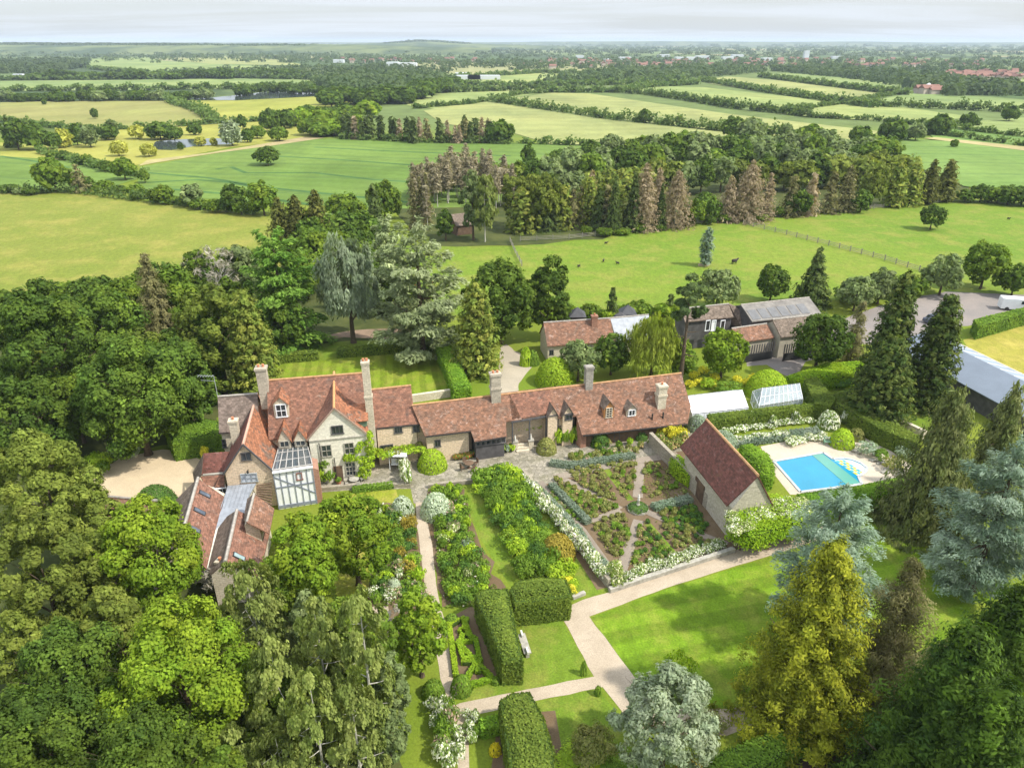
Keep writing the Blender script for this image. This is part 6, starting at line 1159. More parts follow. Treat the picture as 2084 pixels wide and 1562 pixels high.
for x, yb, yt, w, look, lab in ((395, 925, 895, 40, 'green', 'green shrub beside the gravel court and laurel hedge'), (420, 935, 905, 22, 'gold', 'yellow green shrub at the edge of the gravel court'), (375, 920, 900, 18, 'red', 'dark red shrub beside the gravel court'), (262, 935, 890, 60, 'grey', 'greyish rhododendron at the back of the gravel court'), (200, 950, 915, 60, 'lime', 'bright azalea at the left of the gravel court'), (215, 965, 935, 34, 'green', 'small green shrub left of the gravel court'),
    (1700, 775, 742, 100, 'deep', 'wide dark shrub behind the greenhouse hedges'), (1650, 795, 760, 60, 'green', 'green shrub above the clear greenhouse'), (1765, 925, 895, 50, 'grey', 'grey dwarf conifer among the rocks'), (1815, 955, 925, 44, 'olive', 'olive dwarf conifer among the rocks'), (1790, 935, 908, 36, 'green', 'low dwarf conifer at the pool rockery'), (1835, 930, 905, 40, 'grey', 'grey bush beside the right pool hedge'),
    (1378, 1400, 1318, 72, 'lime', 'bright lime young tree on the banded lawn'), (1440, 1480, 1440, 90, 'olive', 'olive shrub beneath the silver tree'), (1200, 1545, 1465, 110, 'olive', 'spreading dark olive shrub at the bottom beside the silver tree'), (1160, 1580, 1540, 170, 'lime', 'bright low shrub at the bottom edge'), (1270, 1570, 1530, 120, 'green', 'green low shrub at the bottom edge near the silver tree'), (1400, 1590, 1530, 60, 'copper', 'coppery shrub under the silver tree'),
    (1480, 800, 770, 60, 'green', 'green mound beside the white glasshouse'), (1440, 790, 765, 40, 'lime', 'lime shrub beside the pine trunk')):
    shrub(look, x, yb, yt, w, lab)
for i, (x, y) in enumerate(((1405, 788), (1425, 783), (1445, 788), (1455, 775), (1478, 792), (1500, 778), (1520, 785), (1535, 775), (1545, 790), (1410, 770), (1430, 760))): p = W(x, y); shrub_at('gold', p[0], p[1], 1.0, 1.1, 'golden shrub in the bright hedge pattern behind the glasshouses', 'golden_shrub', 'golden shrubs behind the glasshouses', 'bush', 'shrub')
# rocks of the pool rockery
g = rs(3)
for i in range(26):
    u = i / 26; x = 1745 + 95 * u + g.normal(0, 12); y = 905 + 62 * u + g.normal(0, 10); p = W(x, y); s = g.uniform(.25, .6); mb = MB(); P = unit(g, 14) * [s, s * .8, s * .55]
    import bmesh
    bm = bmesh.new(); [bm.verts.new(tuple(q)) for q in P]; bmesh.ops.convex_hull(bm, input=bm.verts); me = bpy.data.meshes.new('rock'); bm.to_mesh(me); bm.free(); me.materials.append(STONEG); o = bpy.data.objects.new('rock', me); COL.objects.link(o); o.location = (p[0], p[1], s * .25); tag(o, 'weathered pale rock of the rockery at the right end of the pool', 'rock', 'rocks of the pool rockery')
# ------------------------------------------------------------------ garden furniture
def bench(name, x, y, rz, mat, label, w=1.7):
    p = W(x, y); r_ = empty(name, p, label, 'bench'); r_.rotation_euler = (0, 0, rz); T = lambda mb, n_: setattr(mb.build(n_, mat), 'parent', r_)
    mb = MB(); [mb.box((0, -.2 + .1 * k, .45), (w, .085, .04)) for k in range(5)]; T(mb, 'seat')
    mb = MB(); mb.box((0, .26, .92), (w, .05, .08)); mb.box((0, .26, .58), (w, .05, .06)); [mb.box((-w / 2 + .1 + k * (w - .2) / 10, .26, .74), (.04, .03, .3)) for k in range(11)]; T(mb, 'backrest')
    for sx in (-1, 1):
        for sy, h in ((-.22, .62), (.26, .95)): T(MB().box((sx * (w / 2 - .04), sy, h / 2), (.07, .07, h)), 'leg')
        T(MB().box((sx * (w / 2 - .04), .02, .65), (.07, .55, .05)), 'armrest')
    return r_
bench('garden_bench', 1690, 905, -.2, GREENP, 'pale green wooden bench on the pool paving')
sb = empty('stone_bench', W(1069, 1320), 'long grey stone bench on the small lawn against the tall hedge', 'bench'); a, b = W(1061, 1298), W(1074, 1338); d = nrm(b - a); MB().prism([np.array([p[0], p[1], .42]) for p in ribbon([a, b], .6)][::-1], (0, 0, .12)).build('seat', STONEG, sb)
for p in (a + d * .25, b - d * .25): MB().box((p[0], p[1], .21), (.5, .3, .42), atan2(d[1], d[0])).build('bench_support', STONEG, sb); 
for p in (a + d * .15, b - d * .15): MB().box((p[0], p[1], .66), (.6, .16, .24), atan2(d[1], d[0])).build('armrest', plain('pale_stone_arm', (.55, .54, .5), .8) if 'pale_stone_arm' not in bpy.data.materials else bpy.data.materials['pale_stone_arm'], sb)
p = W(812, 950); sw = empty('garden_swing_seat', p, 'white garden swing seat with grey canopy on the terrace', 'swing seat'); CAN = plain('grey_canopy', (.42, .43, .45), .7)
for u, v in ((-.95, -.6), (.95, -.6), (.95, .6), (-.95, .6)): MB().box((p[0] + u, p[1] + v, .95), (.06, .06, 1.9)).build('post', WHITE, sw)
MB().prism([p + [u, v, z] for u, v, z in ((-1.1, -.75, 1.85), (1.1, -.75, 1.85), (1.1, 0, 2.1), (-1.1, 0, 2.1))], (0, 0, .05)).build('canopy', WHITE, sw); MB().prism([p + [u, v, z] for u, v, z in ((-1.1, 0.02, 2.1), (1.1, .02, 2.1), (1.1, .75, 1.85), (-1.1, .75, 1.85))], (0, 0, .05)).build('canopy', CAN, sw)
MB().box((p[0], p[1], .5), (1.7, .6, .1)).build('seat', WHITE, sw); MB().box((p[0], p[1] + .3, .8), (1.7, .08, .5)).build('backrest', WHITE, sw)
p = W(1016, 925)
for x, y, lab in ((1048, 915, 'left stone gate pier with a pale figure at the terrace steps'), (1080, 912, 'right stone gate pier with a pale figure at the terrace steps')):
    q = W(x, y); r_ = empty('gate_pier', q, lab, 'pier'); MB().box((q[0], q[1], .6), (.6, .6, 1.2), .2).build('pier_block', CREAM, r_); MB().box((q[0], q[1], 1.24), (.72, .72, .1), .2).build('coping_stone', STONEG, r_); MB().lathe((q[0], q[1], 1.28), [(.12, 0), (.15, .12), (.1, .3), (.14, .45), (.06, .58), (.08, .68), (.02, .78)], 10).build('figure', bpy.data.materials['pale_stone'], r_, True)
q = W(1064, 918); s_ = MB(); [s_.box((q[0], q[1] + .35 * k, .08 + .13 * k), (1.6, .36, .16 + .26 * k), .2) for k in range(3)]; tag(s_.build('stone_steps', CREAM), 'three stone steps between the two gate piers', 'steps')
URN = None
for i, (x, y) in enumerate(((690, 985), (778, 960), (862, 955), (912, 945), (1010, 938), (1036, 935), (1092, 925), (1284, 912), (1255, 915), (655, 998), (745, 998))):
    p = W(x, y)
    if URN is None:
        URN = empty('flower_pot', p, 'terracotta or stone pot with a small green plant standing on the terrace', 'plant pot', 'pots standing about the terrace'); MB().lathe((p[0], p[1], 0), [(.18, 0), (.22, .1), (.28, .38), (.31, .42)], 12).build('pot', TERRA, URN)
        o = bpy.data.objects.new('pot_plant', shrub_mesh('green', 0, .36, 1., 'bush')); COL.objects.link(o); o.location = (p[0], p[1], .38); o.scale = (.36, .36, .5); place(o, URN)
    else: dup(URN, p)
def table_set(x, y, label, mat):
    p = W(x, y); t_ = empty('garden_table', p, label, 'table'); MB().lathe((p[0], p[1], .70), [(.55, 0), (.56, .04), (.1, .05)], 18).build('table_top', mat, t_); MB().lathe((p[0], p[1], 0), [(.3, 0), (.06, .08), (.05, .7)], 8).build('pedestal', mat, t_)
    for k in range(4):
        a = k * pi / 2 + .6; c = empty('garden_chair', (p[0] + cos(a) * .95, p[1] + sin(a) * .95, 0), 'slatted garden chair drawn up to the ' + label, 'chair', 'chairs at the ' + label); c.rotation_euler = (0, 0, a - pi / 2)
        for n_, b_ in (('seat', ((0, 0, .44), (.44, .44, .05))), ('backrest', ((0, .2, .72), (.44, .05, .5))), *[('leg', ((u * .18, v * .18, .21), (.04, .04, .42))) for u in (-1, 1) for v in (-1, 1)]): o = MB().box(*b_).build(n_, mat); o.parent = c
table_set(722, 985, 'weathered round table on the terrace before the gable', STONEG); table_set(955, 952, 'round table on the middle of the terrace', BROWNW)
o = wall_thing('low_wall', [(1165, 1218), (1190, 1208)], .35, .3, STONEG, 'short stone kerb at the gravel path beside the yew block')
# leaning pole, gate posts, fences
p = W(1913, 828); tag(MB().tube([p, p + [1.3, .3, 5.2]], [.06, .04], 6).build('leaning_pole', plain('grey_pole', (.45, .47, .47), .6)), 'thin pale leaning pole beside the right conifer', 'pole')
def fence(pts, label, sp=2.6, h=1.15, mat=BROWNW, rails=3, pw=.12):
    P = [W(*p) for p in pts]; r_ = empty('post_and_rail_fence', P[0], label, 'fence'); posts = []; mb = MB()
    for a, b in zip(P, P[1:]):
        L = np.linalg.norm(b - a); k = max(1, int(L / sp))
        for i in range(k): posts.append(a + (b - a) * i / k)
        for j in range(rails): mb.bar(a + [0, 0, .35 + .35 * j], b + [0, 0, .35 + .35 * j], .05, .10)
    mb.build('rail', mat, r_); posts.append(P[-1]); me = None
    ex = max(1, int(len(posts) / 95 + .999))
    for p in posts[::ex]:
        if me is None: o = MB().box((0, 0, h / 2 + .05), (pw, pw, h + .1)).build('fence_post', mat); me = o.data; bpy.data.objects.remove(o)
        o = bpy.data.objects.new('fence_post', me); COL.objects.link(o); o.location = p; place(o, r_)
    return r_
PALEW = plain('weathered_fence_wood', (.26, .24, .20), .9, .2, .2)
fence([(1059, 491), (1158, 487), (1361, 463), (1512, 445), (1700, 432), (1960, 408)], 'post and rail fence along the foot of the pine wood', 3.4, 1.3, PALEW, 3, .16)
fence([(1512, 457), (1600, 478), (1686, 500), (1800, 530), (1895, 560)], 'post and rail fence dividing the two paddocks on the right', 3.0, 1.3, PALEW, 3, .16)
fence([(1038, 492), (1048, 515), (1062, 542)], 'short fence running down beside the chestnut trees', 3.0, 1.3, PALEW, 3, .16)
# vehicles
def van(x, y, rz, body, label, L=5.6, Wd=2.0, H=2.3):
    p = W(x, y); r_ = empty('parked_van', p, label, 'van'); r_.rotation_euler = (0, 0, rz)
    pr = [(-L / 2, .35), (L / 2 - .15, .35), (L / 2, .55), (L / 2 - .05, 1.0), (L / 2 - .9, 1.25), (L / 2 - 1.5, H - .1), (L / 2 - 1.8, H), (-L / 2 + .1, H), (-L / 2, H - .15)]
    o = MB().prism([np.array([a, -Wd / 2, b]) for a, b in pr], (0, Wd, 0)).build('body', body); o.parent = r_
    o = MB().box((L / 2 - 1.62, 0, 1.75), (.04, Wd * .84, .75), 0, 0).build('windscreen', GLASS); o.parent = r_; o.rotation_euler = (0, 0, 0); o.location = (.48, 0, 0)
    for sy in (-1, 1): o = MB().box((L / 2 - 2.1, sy * (Wd / 2 + .005), 1.7), (.8, .03, .55)).build('side_window', GLASS); o.parent = r_
    for sx in (-1, 1):
        for sy in (-1, 1): o = MB().tube([(sx * L * .32, sy * (Wd / 2 - .2), .35), (sx * L * .32, sy * (Wd / 2 + .03), .35)], [.35, .35], 14).build('wheel', BLACKM); o.parent = r_
    return r_
van(2066, 630, -.25, WHITE, 'white van parked at the right edge of the car park')
def car(x, y, rz, body, label, L=4.2, Wd=1.75):
    p = W(x, y); r_ = empty('parked_car', p, label, 'car'); r_.rotation_euler = (0, 0, rz); A = lambda o: setattr(o, 'parent', r_)
    A(MB().prism([np.array([a * L, -Wd / 2, b]) for a, b in ((-.5, .3), (.5, .3), (.49, .7), (.28, .85), (-.46, .92), (-.5, .75))], (0, Wd, 0)).build('body', body)); A(MB().prism([np.array([a * L, -Wd * .43, b]) for a, b in ((-.42, .9), (.27, .83), (.10, 1.38), (-.30, 1.42))], (0, Wd * .86, 0)).build('cabin', GLASS)); A(MB().prism([np.array([a * L, -Wd * .42, b]) for a, b in ((-.29, 1.42), (.10, 1.38), (.09, 1.42), (-.28, 1.46))], (0, Wd * .84, 0)).build('roof', body))
    for sx in (-1, 1):
        for sy in (-1, 1): A(MB().tube([(sx * L * .31, sy * (Wd / 2 - .2), .32), (sx * L * .31, sy * (Wd / 2 + .02), .32)], [.32, .32], 12).build('wheel', BLACKM))
car(1903, 656, .3, plain('dark_car_paint', (.06, .07, .10), .3, .6), 'dark car parked beside the metal shed and hedge end'); car(118, 838, 1.2, plain('silver_car_paint', (.45, .48, .52), .3, .6), 'silver car half hidden under the trees on the left')
# sheep and mounds in the paddock
DK = plain('dark_fleece', (.04, .035, .03), .95)
def sheep(x, y, rz, label, s=1., group=None):
    p = W(x, y); r_ = empty('sheep', p, label, 'sheep', group); r_.rotation_euler = (0, 0, rz); r_.scale = (s, s, s); mb = MB()
    mb.tube([(-.55, 0, .62), (-.45, 0, .62), (-.1, 0, .60), (.3, 0, .62), (.48, 0, .68), (.62, 0, .86), (.72, 0, .92), (.88, 0, .82)], [.08, .24, .30, .27, .17, .12, .11, .05], 12)
    for sx in (-.38, .32):
        for sy in (-.13, .13): mb.tube([(sx, sy, .5), (sx + (.03 if sx > 0 else -.04), sy, .26), (sx, sy, 0)], [.09, .05, .04], 7)
    o = mb.build('body', DK, None, True); o.parent = r_
sheep(1494, 537, .4, 'dark sheep standing right of the blue conifer in the paddock', 1.3)
for i, (x, y) in enumerate(((1233, 497), (1228, 533), (1257, 538), (1178, 544), (2052, 447), (2160, 470))): sheep(x, y, i * 1.3, ['small dark sheep near the wood fence', 'small dark sheep in the middle of the paddock', 'small dark sheep right of the middle of the paddock', 'small dark sheep nearest the chestnut trees', 'small dark sheep at the far right of the paddock', 'small dark sheep beyond the right edge'][i], .7)
lp = W(1432, 541); tag(MB().prism([lp + [u, v, 0] for u, v in ((-1.4, -.4), (.2, -.7), (1.2, -.2), (.8, .5), (-1.0, .6))], (0, 0, .45)).build('log_pile', plain('cut_logs', (.38, .30, .2), .9)), 'pale log pile at the foot of the blue conifer', 'log pile')
# ------------------------------------------------------------------ trees, nearest and most telling first
T = [
 # behind the house
 ('cypress', 562, 520, 402, 60, 'left of three dark olive cypresses behind the cedars'), ('cypress', 596, 522, 398, 62, 'middle of three dark olive cypresses behind the cedars'), ('cypress', 638, 520, 388, 66, 'right of three dark olive cypresses behind the cedars'),
 ('cedargr', 552, 700, 470, 190, 'large bright green cedar with layered boughs left of the weeping cedar'), ('weepblue', 697, 697, 480, 150, 'weeping blue grey cedar between the two great cedars'), ('cedar', 845, 722, 452, 215, 'great pale grey green cedar right of the weeping cedar'), ('cedar', 782, 640, 448, 90, 'slim leaning grey green cedar top behind the great cedar'),
 ('yewcone', 966, 757, 575, 104, 'dense conical yew with golden tips beside the gravel drive'), ('deep', 1018, 698, 520, 160, 'left one of two dark chestnut trees beside the paddock'), ('deep', 1118, 690, 520, 104, 'right one of two dark chestnut trees beside the paddock'),
 ('yew', 420, 800, 578, 190, 'dark spreading yew behind the grey tiled block'), ('yewcone', 492, 815, 590, 110, 'olive bronze conical yew against the left chimney'), ('deep', 560, 720, 590, 100, 'dark broadleaf at the left edge of the back lawn'),
 ('deep', 240, 925, 683, 270, 'big dark green maple above the gravel court'), ('deep', 60, 860, 590, 190, 'dark tree at the left edge below the meadow'), ('deep', 190, 780, 585, 170, 'dark tree behind the big maple'), ('thin', 290, 740, 510, 130, 'brownish larch top standing over the left wood'), ('deep', 70, 700, 560, 70, 'small twin crowned tree poking above the left wood'), ('broad', 255, 700, 562, 110, 'mid green tree left of the brownish larch'), ('broad', 350, 720, 545, 110, 'mid green tree right of the brownish larch'),
 ('dead', 428, 640, 498, 95, 'pale leafless tree right of the brownish larch'), ('dead', 385, 630, 515, 60, 'smaller pale leafless tree in the left wood'), ('grey', 480, 620, 490, 90, 'greyish round tree above the leafless trees'), ('broad', 392, 640, 508, 60, 'small green tree between the leafless trees'), ('broad', 460, 700, 560, 100, 'green tree below the leafless trees'),
 ('deep', 10, 760, 590, 120, 'dark tree touching the left edge beneath the meadow'), ('deep', 120, 720, 600, 110, 'dark tree behind the left wood edge'), ('deep', 360, 880, 700, 130, 'dark tree between maple and dark yew'), ('deep', 40, 950, 760, 170, 'dark tree at the left edge beside the maple'), ('broad', 130, 900, 760, 130, 'green tree left of the maple'),
 # near left
 ('olive', 50, 1150, 862, 215, 'tall olive tree at the left edge above the gravel court row'), ('olive', 145, 1190, 1000, 160, 'olive tree left of the gravel court'), ('olive', 40, 1330, 1040, 220, 'olive tree at the left edge in the middle'), ('olive', 175, 1290, 1085, 170, 'pale olive tree left of the bright maple'), ('yew', 110, 1090, 905, 120, 'yellowish yew above the olive trees'),
 ('bright', 278, 1262, 1025, 226, 'bright yellow green maple beside the service wings'), ('bright', 335, 1520, 1255, 312, 'big bright chestnut crown in the bottom left'), ('deep', 110, 1500, 1290, 260, 'dark green tree left of the big bright chestnut'), ('deep', 60, 1640, 1420, 280, 'dark blue green tree in the bottom left corner'), ('deep', 270, 1680, 1470, 260, 'dark green tree along the bottom edge below the chestnut'), ('broad', 440, 1660, 1500, 160, 'green tree at the bottom edge right of the dark one'), ('olive', 210, 1400, 1190, 150, 'brownish olive tree above the dark green tree'), ('olive', 20, 1420, 1250, 140, 'olive tree at the left edge above the dark green one'),
 ('birch', 492, 1340, 1140, 150, 'grey green birch below the service wing roofs'), ('birch', 545, 1530, 1298, 165, 'pale olive birch right of the big bright chestnut'), ('birch', 635, 1470, 1215, 120, 'slender birch left of the white trunked birch'), ('birch', 725, 1540, 1190, 120, 'tall birch with a visible white trunk'), ('birch', 560, 1660, 1490, 190, 'olive birch crown at the bottom edge'), ('birch', 705, 1640, 1370, 140, 'drooping birch at the bottom right of the birch group'), ('birch', 460, 1640, 1480, 120, 'low birch crown beside the bottom chestnut'), ('birch', 625, 1660, 1370, 130, 'birch in the middle of the bottom birch group'),
 ('grey', 790, 1480, 1335, 88, 'loose grey green apple tree left of the box balls'), ('bright', 708, 1190, 1002, 170, 'bright green rounded tree before the cream gable'), ('bright', 614, 1232, 1062, 178, 'bright green rounded tree at the end of the service wing'), ('bright', 612, 1125, 1040, 84, 'small bright tree under the half timbered wall'), ('broad', 585, 1260, 1170, 90, 'green shrubby tree below the service wing'), ('broad', 700, 1330, 1220, 110, 'green tree behind the white trunked birch'), 
 ('bright', 846, 1375, 1205, 120, 'apple tree with light leaves beside the lower garden path'), ('dead', 792, 1330, 1235, 66, 'bare grey twiggy fruit tree among the apple leaves'), ('broad', 770, 1420, 1250, 80, 'green fruit tree left of the bare twiggy one'), ('dead', 430, 1215, 1150, 60, 'white blossomed thin tree below the service roofs'),
 # near right
 ('silver', 1372, 1570, 1372, 236, 'rounded silver leaved tree at the bottom of the gravel path'), ('golden', 1708, 1466, 1095, 285, 'large golden conifer standing over the banded lawn'), ('blue', 1722, 1290, 1004, 240, 'blue cedar behind the golden conifer'), ('thin', 1868, 1440, 1130, 200, 'thin brownish conifer right of the golden one'), ('dark', 1995, 1690, 1275, 300, 'very large dark conifer in the bottom right corner'), ('dark', 2095, 1560, 1190, 230, 'dark conifer crown at the bottom right edge'), ('dark', 1880, 1640, 1420, 200, 'dark lower conifer beside the very large one'), ('dark', 2060, 1800, 1400, 260, 'dark conifer filling the bottom right corner'),
 ('blue', 2080, 1200, 905, 250, 'blue cedar spreading in from the right edge'), ('weeping', 1958, 1068, 788, 230, 'weeping green conifer beyond the pool hedge'), ('weeping', 2075, 1010, 775, 130, 'second weeping conifer at the right edge'), ('thuja', 1850, 815, 553, 110, 'tallest dark columnar conifer right of the greenhouses'), ('thuja', 1824, 858, 683, 136, 'shorter dark conifer in front of the tallest one'), ('thuja', 1940, 828, 597, 112, 'dark conical conifer beside the long metal shed'),
 ('deep', 1684, 760, 628, 124, 'round green tree before the striped cart sheds'), ('thin', 1757, 745, 615, 64, 'thin grey conifer between round tree and dark conifers'), ('willow', 1337, 772, 638, 122, 'golden green weeping willow behind the long range'), ('pine', 1410, 788, 552, 74, 'tall bare trunked pine beside the glasshouse'), ('grey', 1180, 775, 690, 90, 'grey green shrubby tree before the red roofed cottage'), ('deep', 1248, 762, 680, 84, 'dark weeping shrubby tree left of the willow'), ('bright', 1480, 768, 672, 105, 'light green tree between pine and cart shed'), ('broad', 1395, 775, 690, 60, 'green tree behind the pine trunk'),
 # round the paddock
 ('grey', 1468, 628, 545, 100, 'rounded grey green tree behind the stable roofs'), ('deep', 1579, 615, 537, 74, 'dark tree left of the pine beside the paddock'), ('spruce', 1671, 620, 503, 86, 'broad pine tree above the brown barn'), ('grey', 1752, 632, 562, 84, 'greyish tree right of the broad pine'), ('grey', 1803, 618, 545, 70, 'greyish tree behind the tallest columnar conifer'), ('grey', 1934, 600, 516, 90, 'grey green round tree at the car park edge'), ('broad', 2024, 588, 490, 96, 'green tree at the far corner of the car park'), ('deep', 2078, 602, 538, 60, 'dark tree at the right edge of the car park'), ('deep', 1906, 467, 414, 53, 'lone dark round tree in the far paddock'), ('blue', 1443, 541, 467, 34, 'narrow blue conifer alone in the paddock'),
 ('spruce', 1247, 652, 588, 36, 'small dark conifer at the paddock edge behind the cottage'), ('spruce', 1366, 640, 598, 16, 'tiny conifer at the paddock edge behind the willow'), ('broad', 1200, 655, 618, 50, 'green bushy tree left of the small dark conifer'), ('broad', 1300, 650, 612, 60, 'green bushy tree right of the small dark conifer'),
 # middle distance
 ('deep', 540, 336, 297, 56, 'lone oak in the middle of the green crop'), ('broad', 96, 390, 320, 76, 'big round tree in the hedgerow above the meadow'), ('thin', 152, 392, 335, 34, 'slim tree beside the big round hedgerow tree'), ('broad', 245, 366, 320, 50, 'tree at the bottom corner of the pond meadow'), ('broad', 290, 372, 345, 24, 'small tree at the end of the pond meadow hedge'), ('broad', 330, 415, 375, 44, 'hedgerow tree left of a gap above the meadow'), ('grey', 386, 420, 373, 52, 'grey green hedgerow tree above the meadow'), ('deep', 472, 432, 374, 56, 'dark hedgerow tree above the meadow'), ('broad', 528, 438, 369, 70, 'bright hedgerow tree next to the cypresses'), ('broad', 778, 448, 368, 90, 'large light green tree left of the bare larches'), ('broad', 700, 462, 388, 90, 'green tree between cypresses and larches'), ('spruce', 758, 470, 378, 50, 'dark spruce left of the bare larches'), ('grey', 655, 500, 430, 80, 'green tree between cypress and grey cedar'), ('deep', 905, 490, 425, 40, 'dark bush beside the log cabin'),
 ('deep', 1018, 290, 244, 62, 'big round tree at the end of the small mixed wood'), ('spruce', 945, 286, 233, 40, 'dark conifer in the small mixed wood'), ('deep', 1313, 250, 222, 26, 'left lone tree on the pale field hedge'), ('grey', 1385, 257, 234, 14, 'small lone tree right of the other on the pale hedge'),
 ('deep', 1495, 282, 236, 50, 'dark oak behind the pine wood'), ('grey', 1535, 290, 240, 60, 'pale green oak behind the pine wood'), ('grey', 1603, 280, 252, 30, 'small round oak on the pale field'), ('broad', 1655, 300, 254, 66, 'light green oak behind the pine wood on the right'), ('deep', 1758, 300, 255, 50, 'dark oak at the corner of the pale field'), ('deep', 1820, 292, 245, 60, 'dark tree group member at the field corner'), ('grey', 1870, 287, 252, 40, 'grey tree right of the field corner'), ('deep', 1918, 275, 232, 50, 'round tree in the right hand hedge'), ('deep', 2062, 247, 214, 34, 'dark tree at the right edge hedge'), ('deep', 1975, 262, 230, 34, 'dark hedgerow tree right of the round one'), ('broad', 1945, 300, 284, 16, 'small bush tree in the crop hedge on the right'),
 ('silver', 465, 297, 247, 40, 'grey willow beside the pond'), ('yellow', 235, 318, 284, 42, 'yellow willow left of the pond'), ('yellow', 298, 319, 291, 38, 'second yellow willow left of the pond'), ('yellow', 121, 300, 263, 38, 'yellow willow at the far left meadow'), ('yellow', 275, 283, 252, 40, 'yellow willow behind the pond'), ('yellow', 406, 298, 277, 26, 'small yellow willow at the right pond bank'), ('yellow', 433, 297, 280, 16, 'smallest yellow willow at the right pond bank'), ('grey', 175, 300, 258, 34, 'grey poplar between the yellow willows'), ('deep', 148, 296, 253, 28, 'dark tree left of the grey poplar'), ('deep', 365, 306, 290, 12, 'tiny tree on the pond island'),
 ('deep', 20, 305, 240, 60, 'dark tree at the left edge above the left crop'), ('deep', 62, 305, 250, 50, 'dark tree right of the left edge pair'), ('spruce', 8, 300, 232, 30, 'dark conifer at the left edge behind the crop'), ('deep', 100, 303, 268, 34, 'low dark tree near the left yellow willow'), ('deep', 215, 285, 255, 44, 'dark tree behind the yellow willows'), ('deep', 320, 284, 248, 60, 'dark tree group behind the pond'), ('grey', 222, 280, 242, 20, 'tall pale poplar behind the pond meadow'), ('deep', 350, 286, 256, 36, 'dark tree right of the pond group'), ('deep', 393, 275, 250, 30, 'dark tree behind the pond bank'), ('deep', 545, 268, 222, 40, 'dark tree where the two far pastures meet'), ('deep', 500, 290, 262, 28, 'round tree right of the grey willow'), ('broad', 520, 282, 255, 34, 'light tree right of the grey willow'), ('deep', 490, 262, 234, 18, 'dark slim tree above the grey willow'), ('broad', 565, 287, 258, 40, 'light tree at the end of the sandy track'), ('deep', 588, 250, 222, 32, 'dark tree on the light copse edge'), ('deep', 189, 242, 220, 14, 'lone bush in the far yellow pasture'), ('deep', 88, 213, 203, 9, 'tiny dark tree at the far pasture edge'),
]
for i, t_ in enumerate(T): tree(*t_, seed=i + 1)
def row(kinds, pts, n, hpx, wpx, label, group, seed=0, jit=(4, 3), cov=1.):
    """trees of one belt along a line of picture rows; heights and widths in rows there"""
    g = rs(seed + 4000); S_ = [0]
    for a, b in zip(pts, pts[1:]): S_.append(S_[-1] + math.hypot(b[0] - a[0], b[1] - a[1]))
    for i in range(n):
        s = S_[-1] * (i + .5) / n; k = max(0, min(len(pts) - 2, int(np.searchsorted(S_, s)) - 1)); f = (s - S_[k]) / (S_[k + 1] - S_[k]); x = pts[k][0] + (pts[k + 1][0] - pts[k][0]) * f + g.normal(0, jit[0]); y = pts[k][1] + (pts[k + 1][1] - pts[k][1]) * f + g.normal(0, jit[1])
        kd = kinds[int(g.integers(len(kinds)))]; h = g.uniform(*hpx); w = g.uniform(*wpx); nmx = TREE_NAMES[kd].replace('_', ' ')
        tree(kd, x, y, y - h, w * (.72 if kd in ('spruce', 'larch', 'thin', 'cypress', 'topbrown') else 1), '%s in the %s%s' % (dict(deep='dark chestnut', broad='mid green broadleaf', grey='grey green poplar', spruce='dark spruce', larch='pinkish brown larch', thin='thin olive brown conifer', topbrown='bare trunked brown larch', bright='light green maple', yew='dark olive yew', yewcone='olive green conifer', olive='brown olive tree', cypress='dark cypress', birch='pale birch')[kd], label, ', ' + ['left end', 'left half', 'middle', 'right half', 'right end'][int(5 * i / n)]  if n > 5 else ''), '%s %s' % (nmx, group), seed=seed * 13 + i, cov=cov)
# the pine wood: back belts of broadleaves, front belts of conifers
row(['grey', 'grey', 'broad', 'deep'], [(1120, 345), (1300, 322), (1500, 316), (1700, 322), (1820, 330)], 24, (38, 56), (50, 80), 'rear of the pine wood', 'at the rear of the pine wood', 1)
row(['grey', 'broad', 'deep', 'grey'], [(1080, 378), (1250, 360), (1500, 350), (1800, 352)], 22, (50, 68), (55, 85), 'middle of the pine wood', 'in the middle of the pine wood', 2)
row(['deep', 'yewcone', 'grey', 'olive'], [(1060, 420), (1300, 398), (1600, 384), (1850, 380)], 24, (60, 80), (55, 80), 'belt behind the pine wood front', 'behind the front of the pine wood', 3)
row(['topbrown'], [(840, 428), (900, 402), (960, 397), (1045, 408)], 44, (70, 90), (26, 38), 'group above the log cabin', 'above the log cabin', 4, (6, 12), 1.)
row(['topbrown', 'thin'], [(835, 470), (870, 462)], 4, (90, 110), (30, 40), 'left end of the wood beside the cabin', 'left of the cabin', 5)
row(['yewcone', 'thin', 'spruce'], [(1060, 470), (1110, 468), (1180, 462), (1260, 462)], 12, (78, 112), (50, 70), 'left front of the pine wood', 'at the front left of the pine wood', 6)
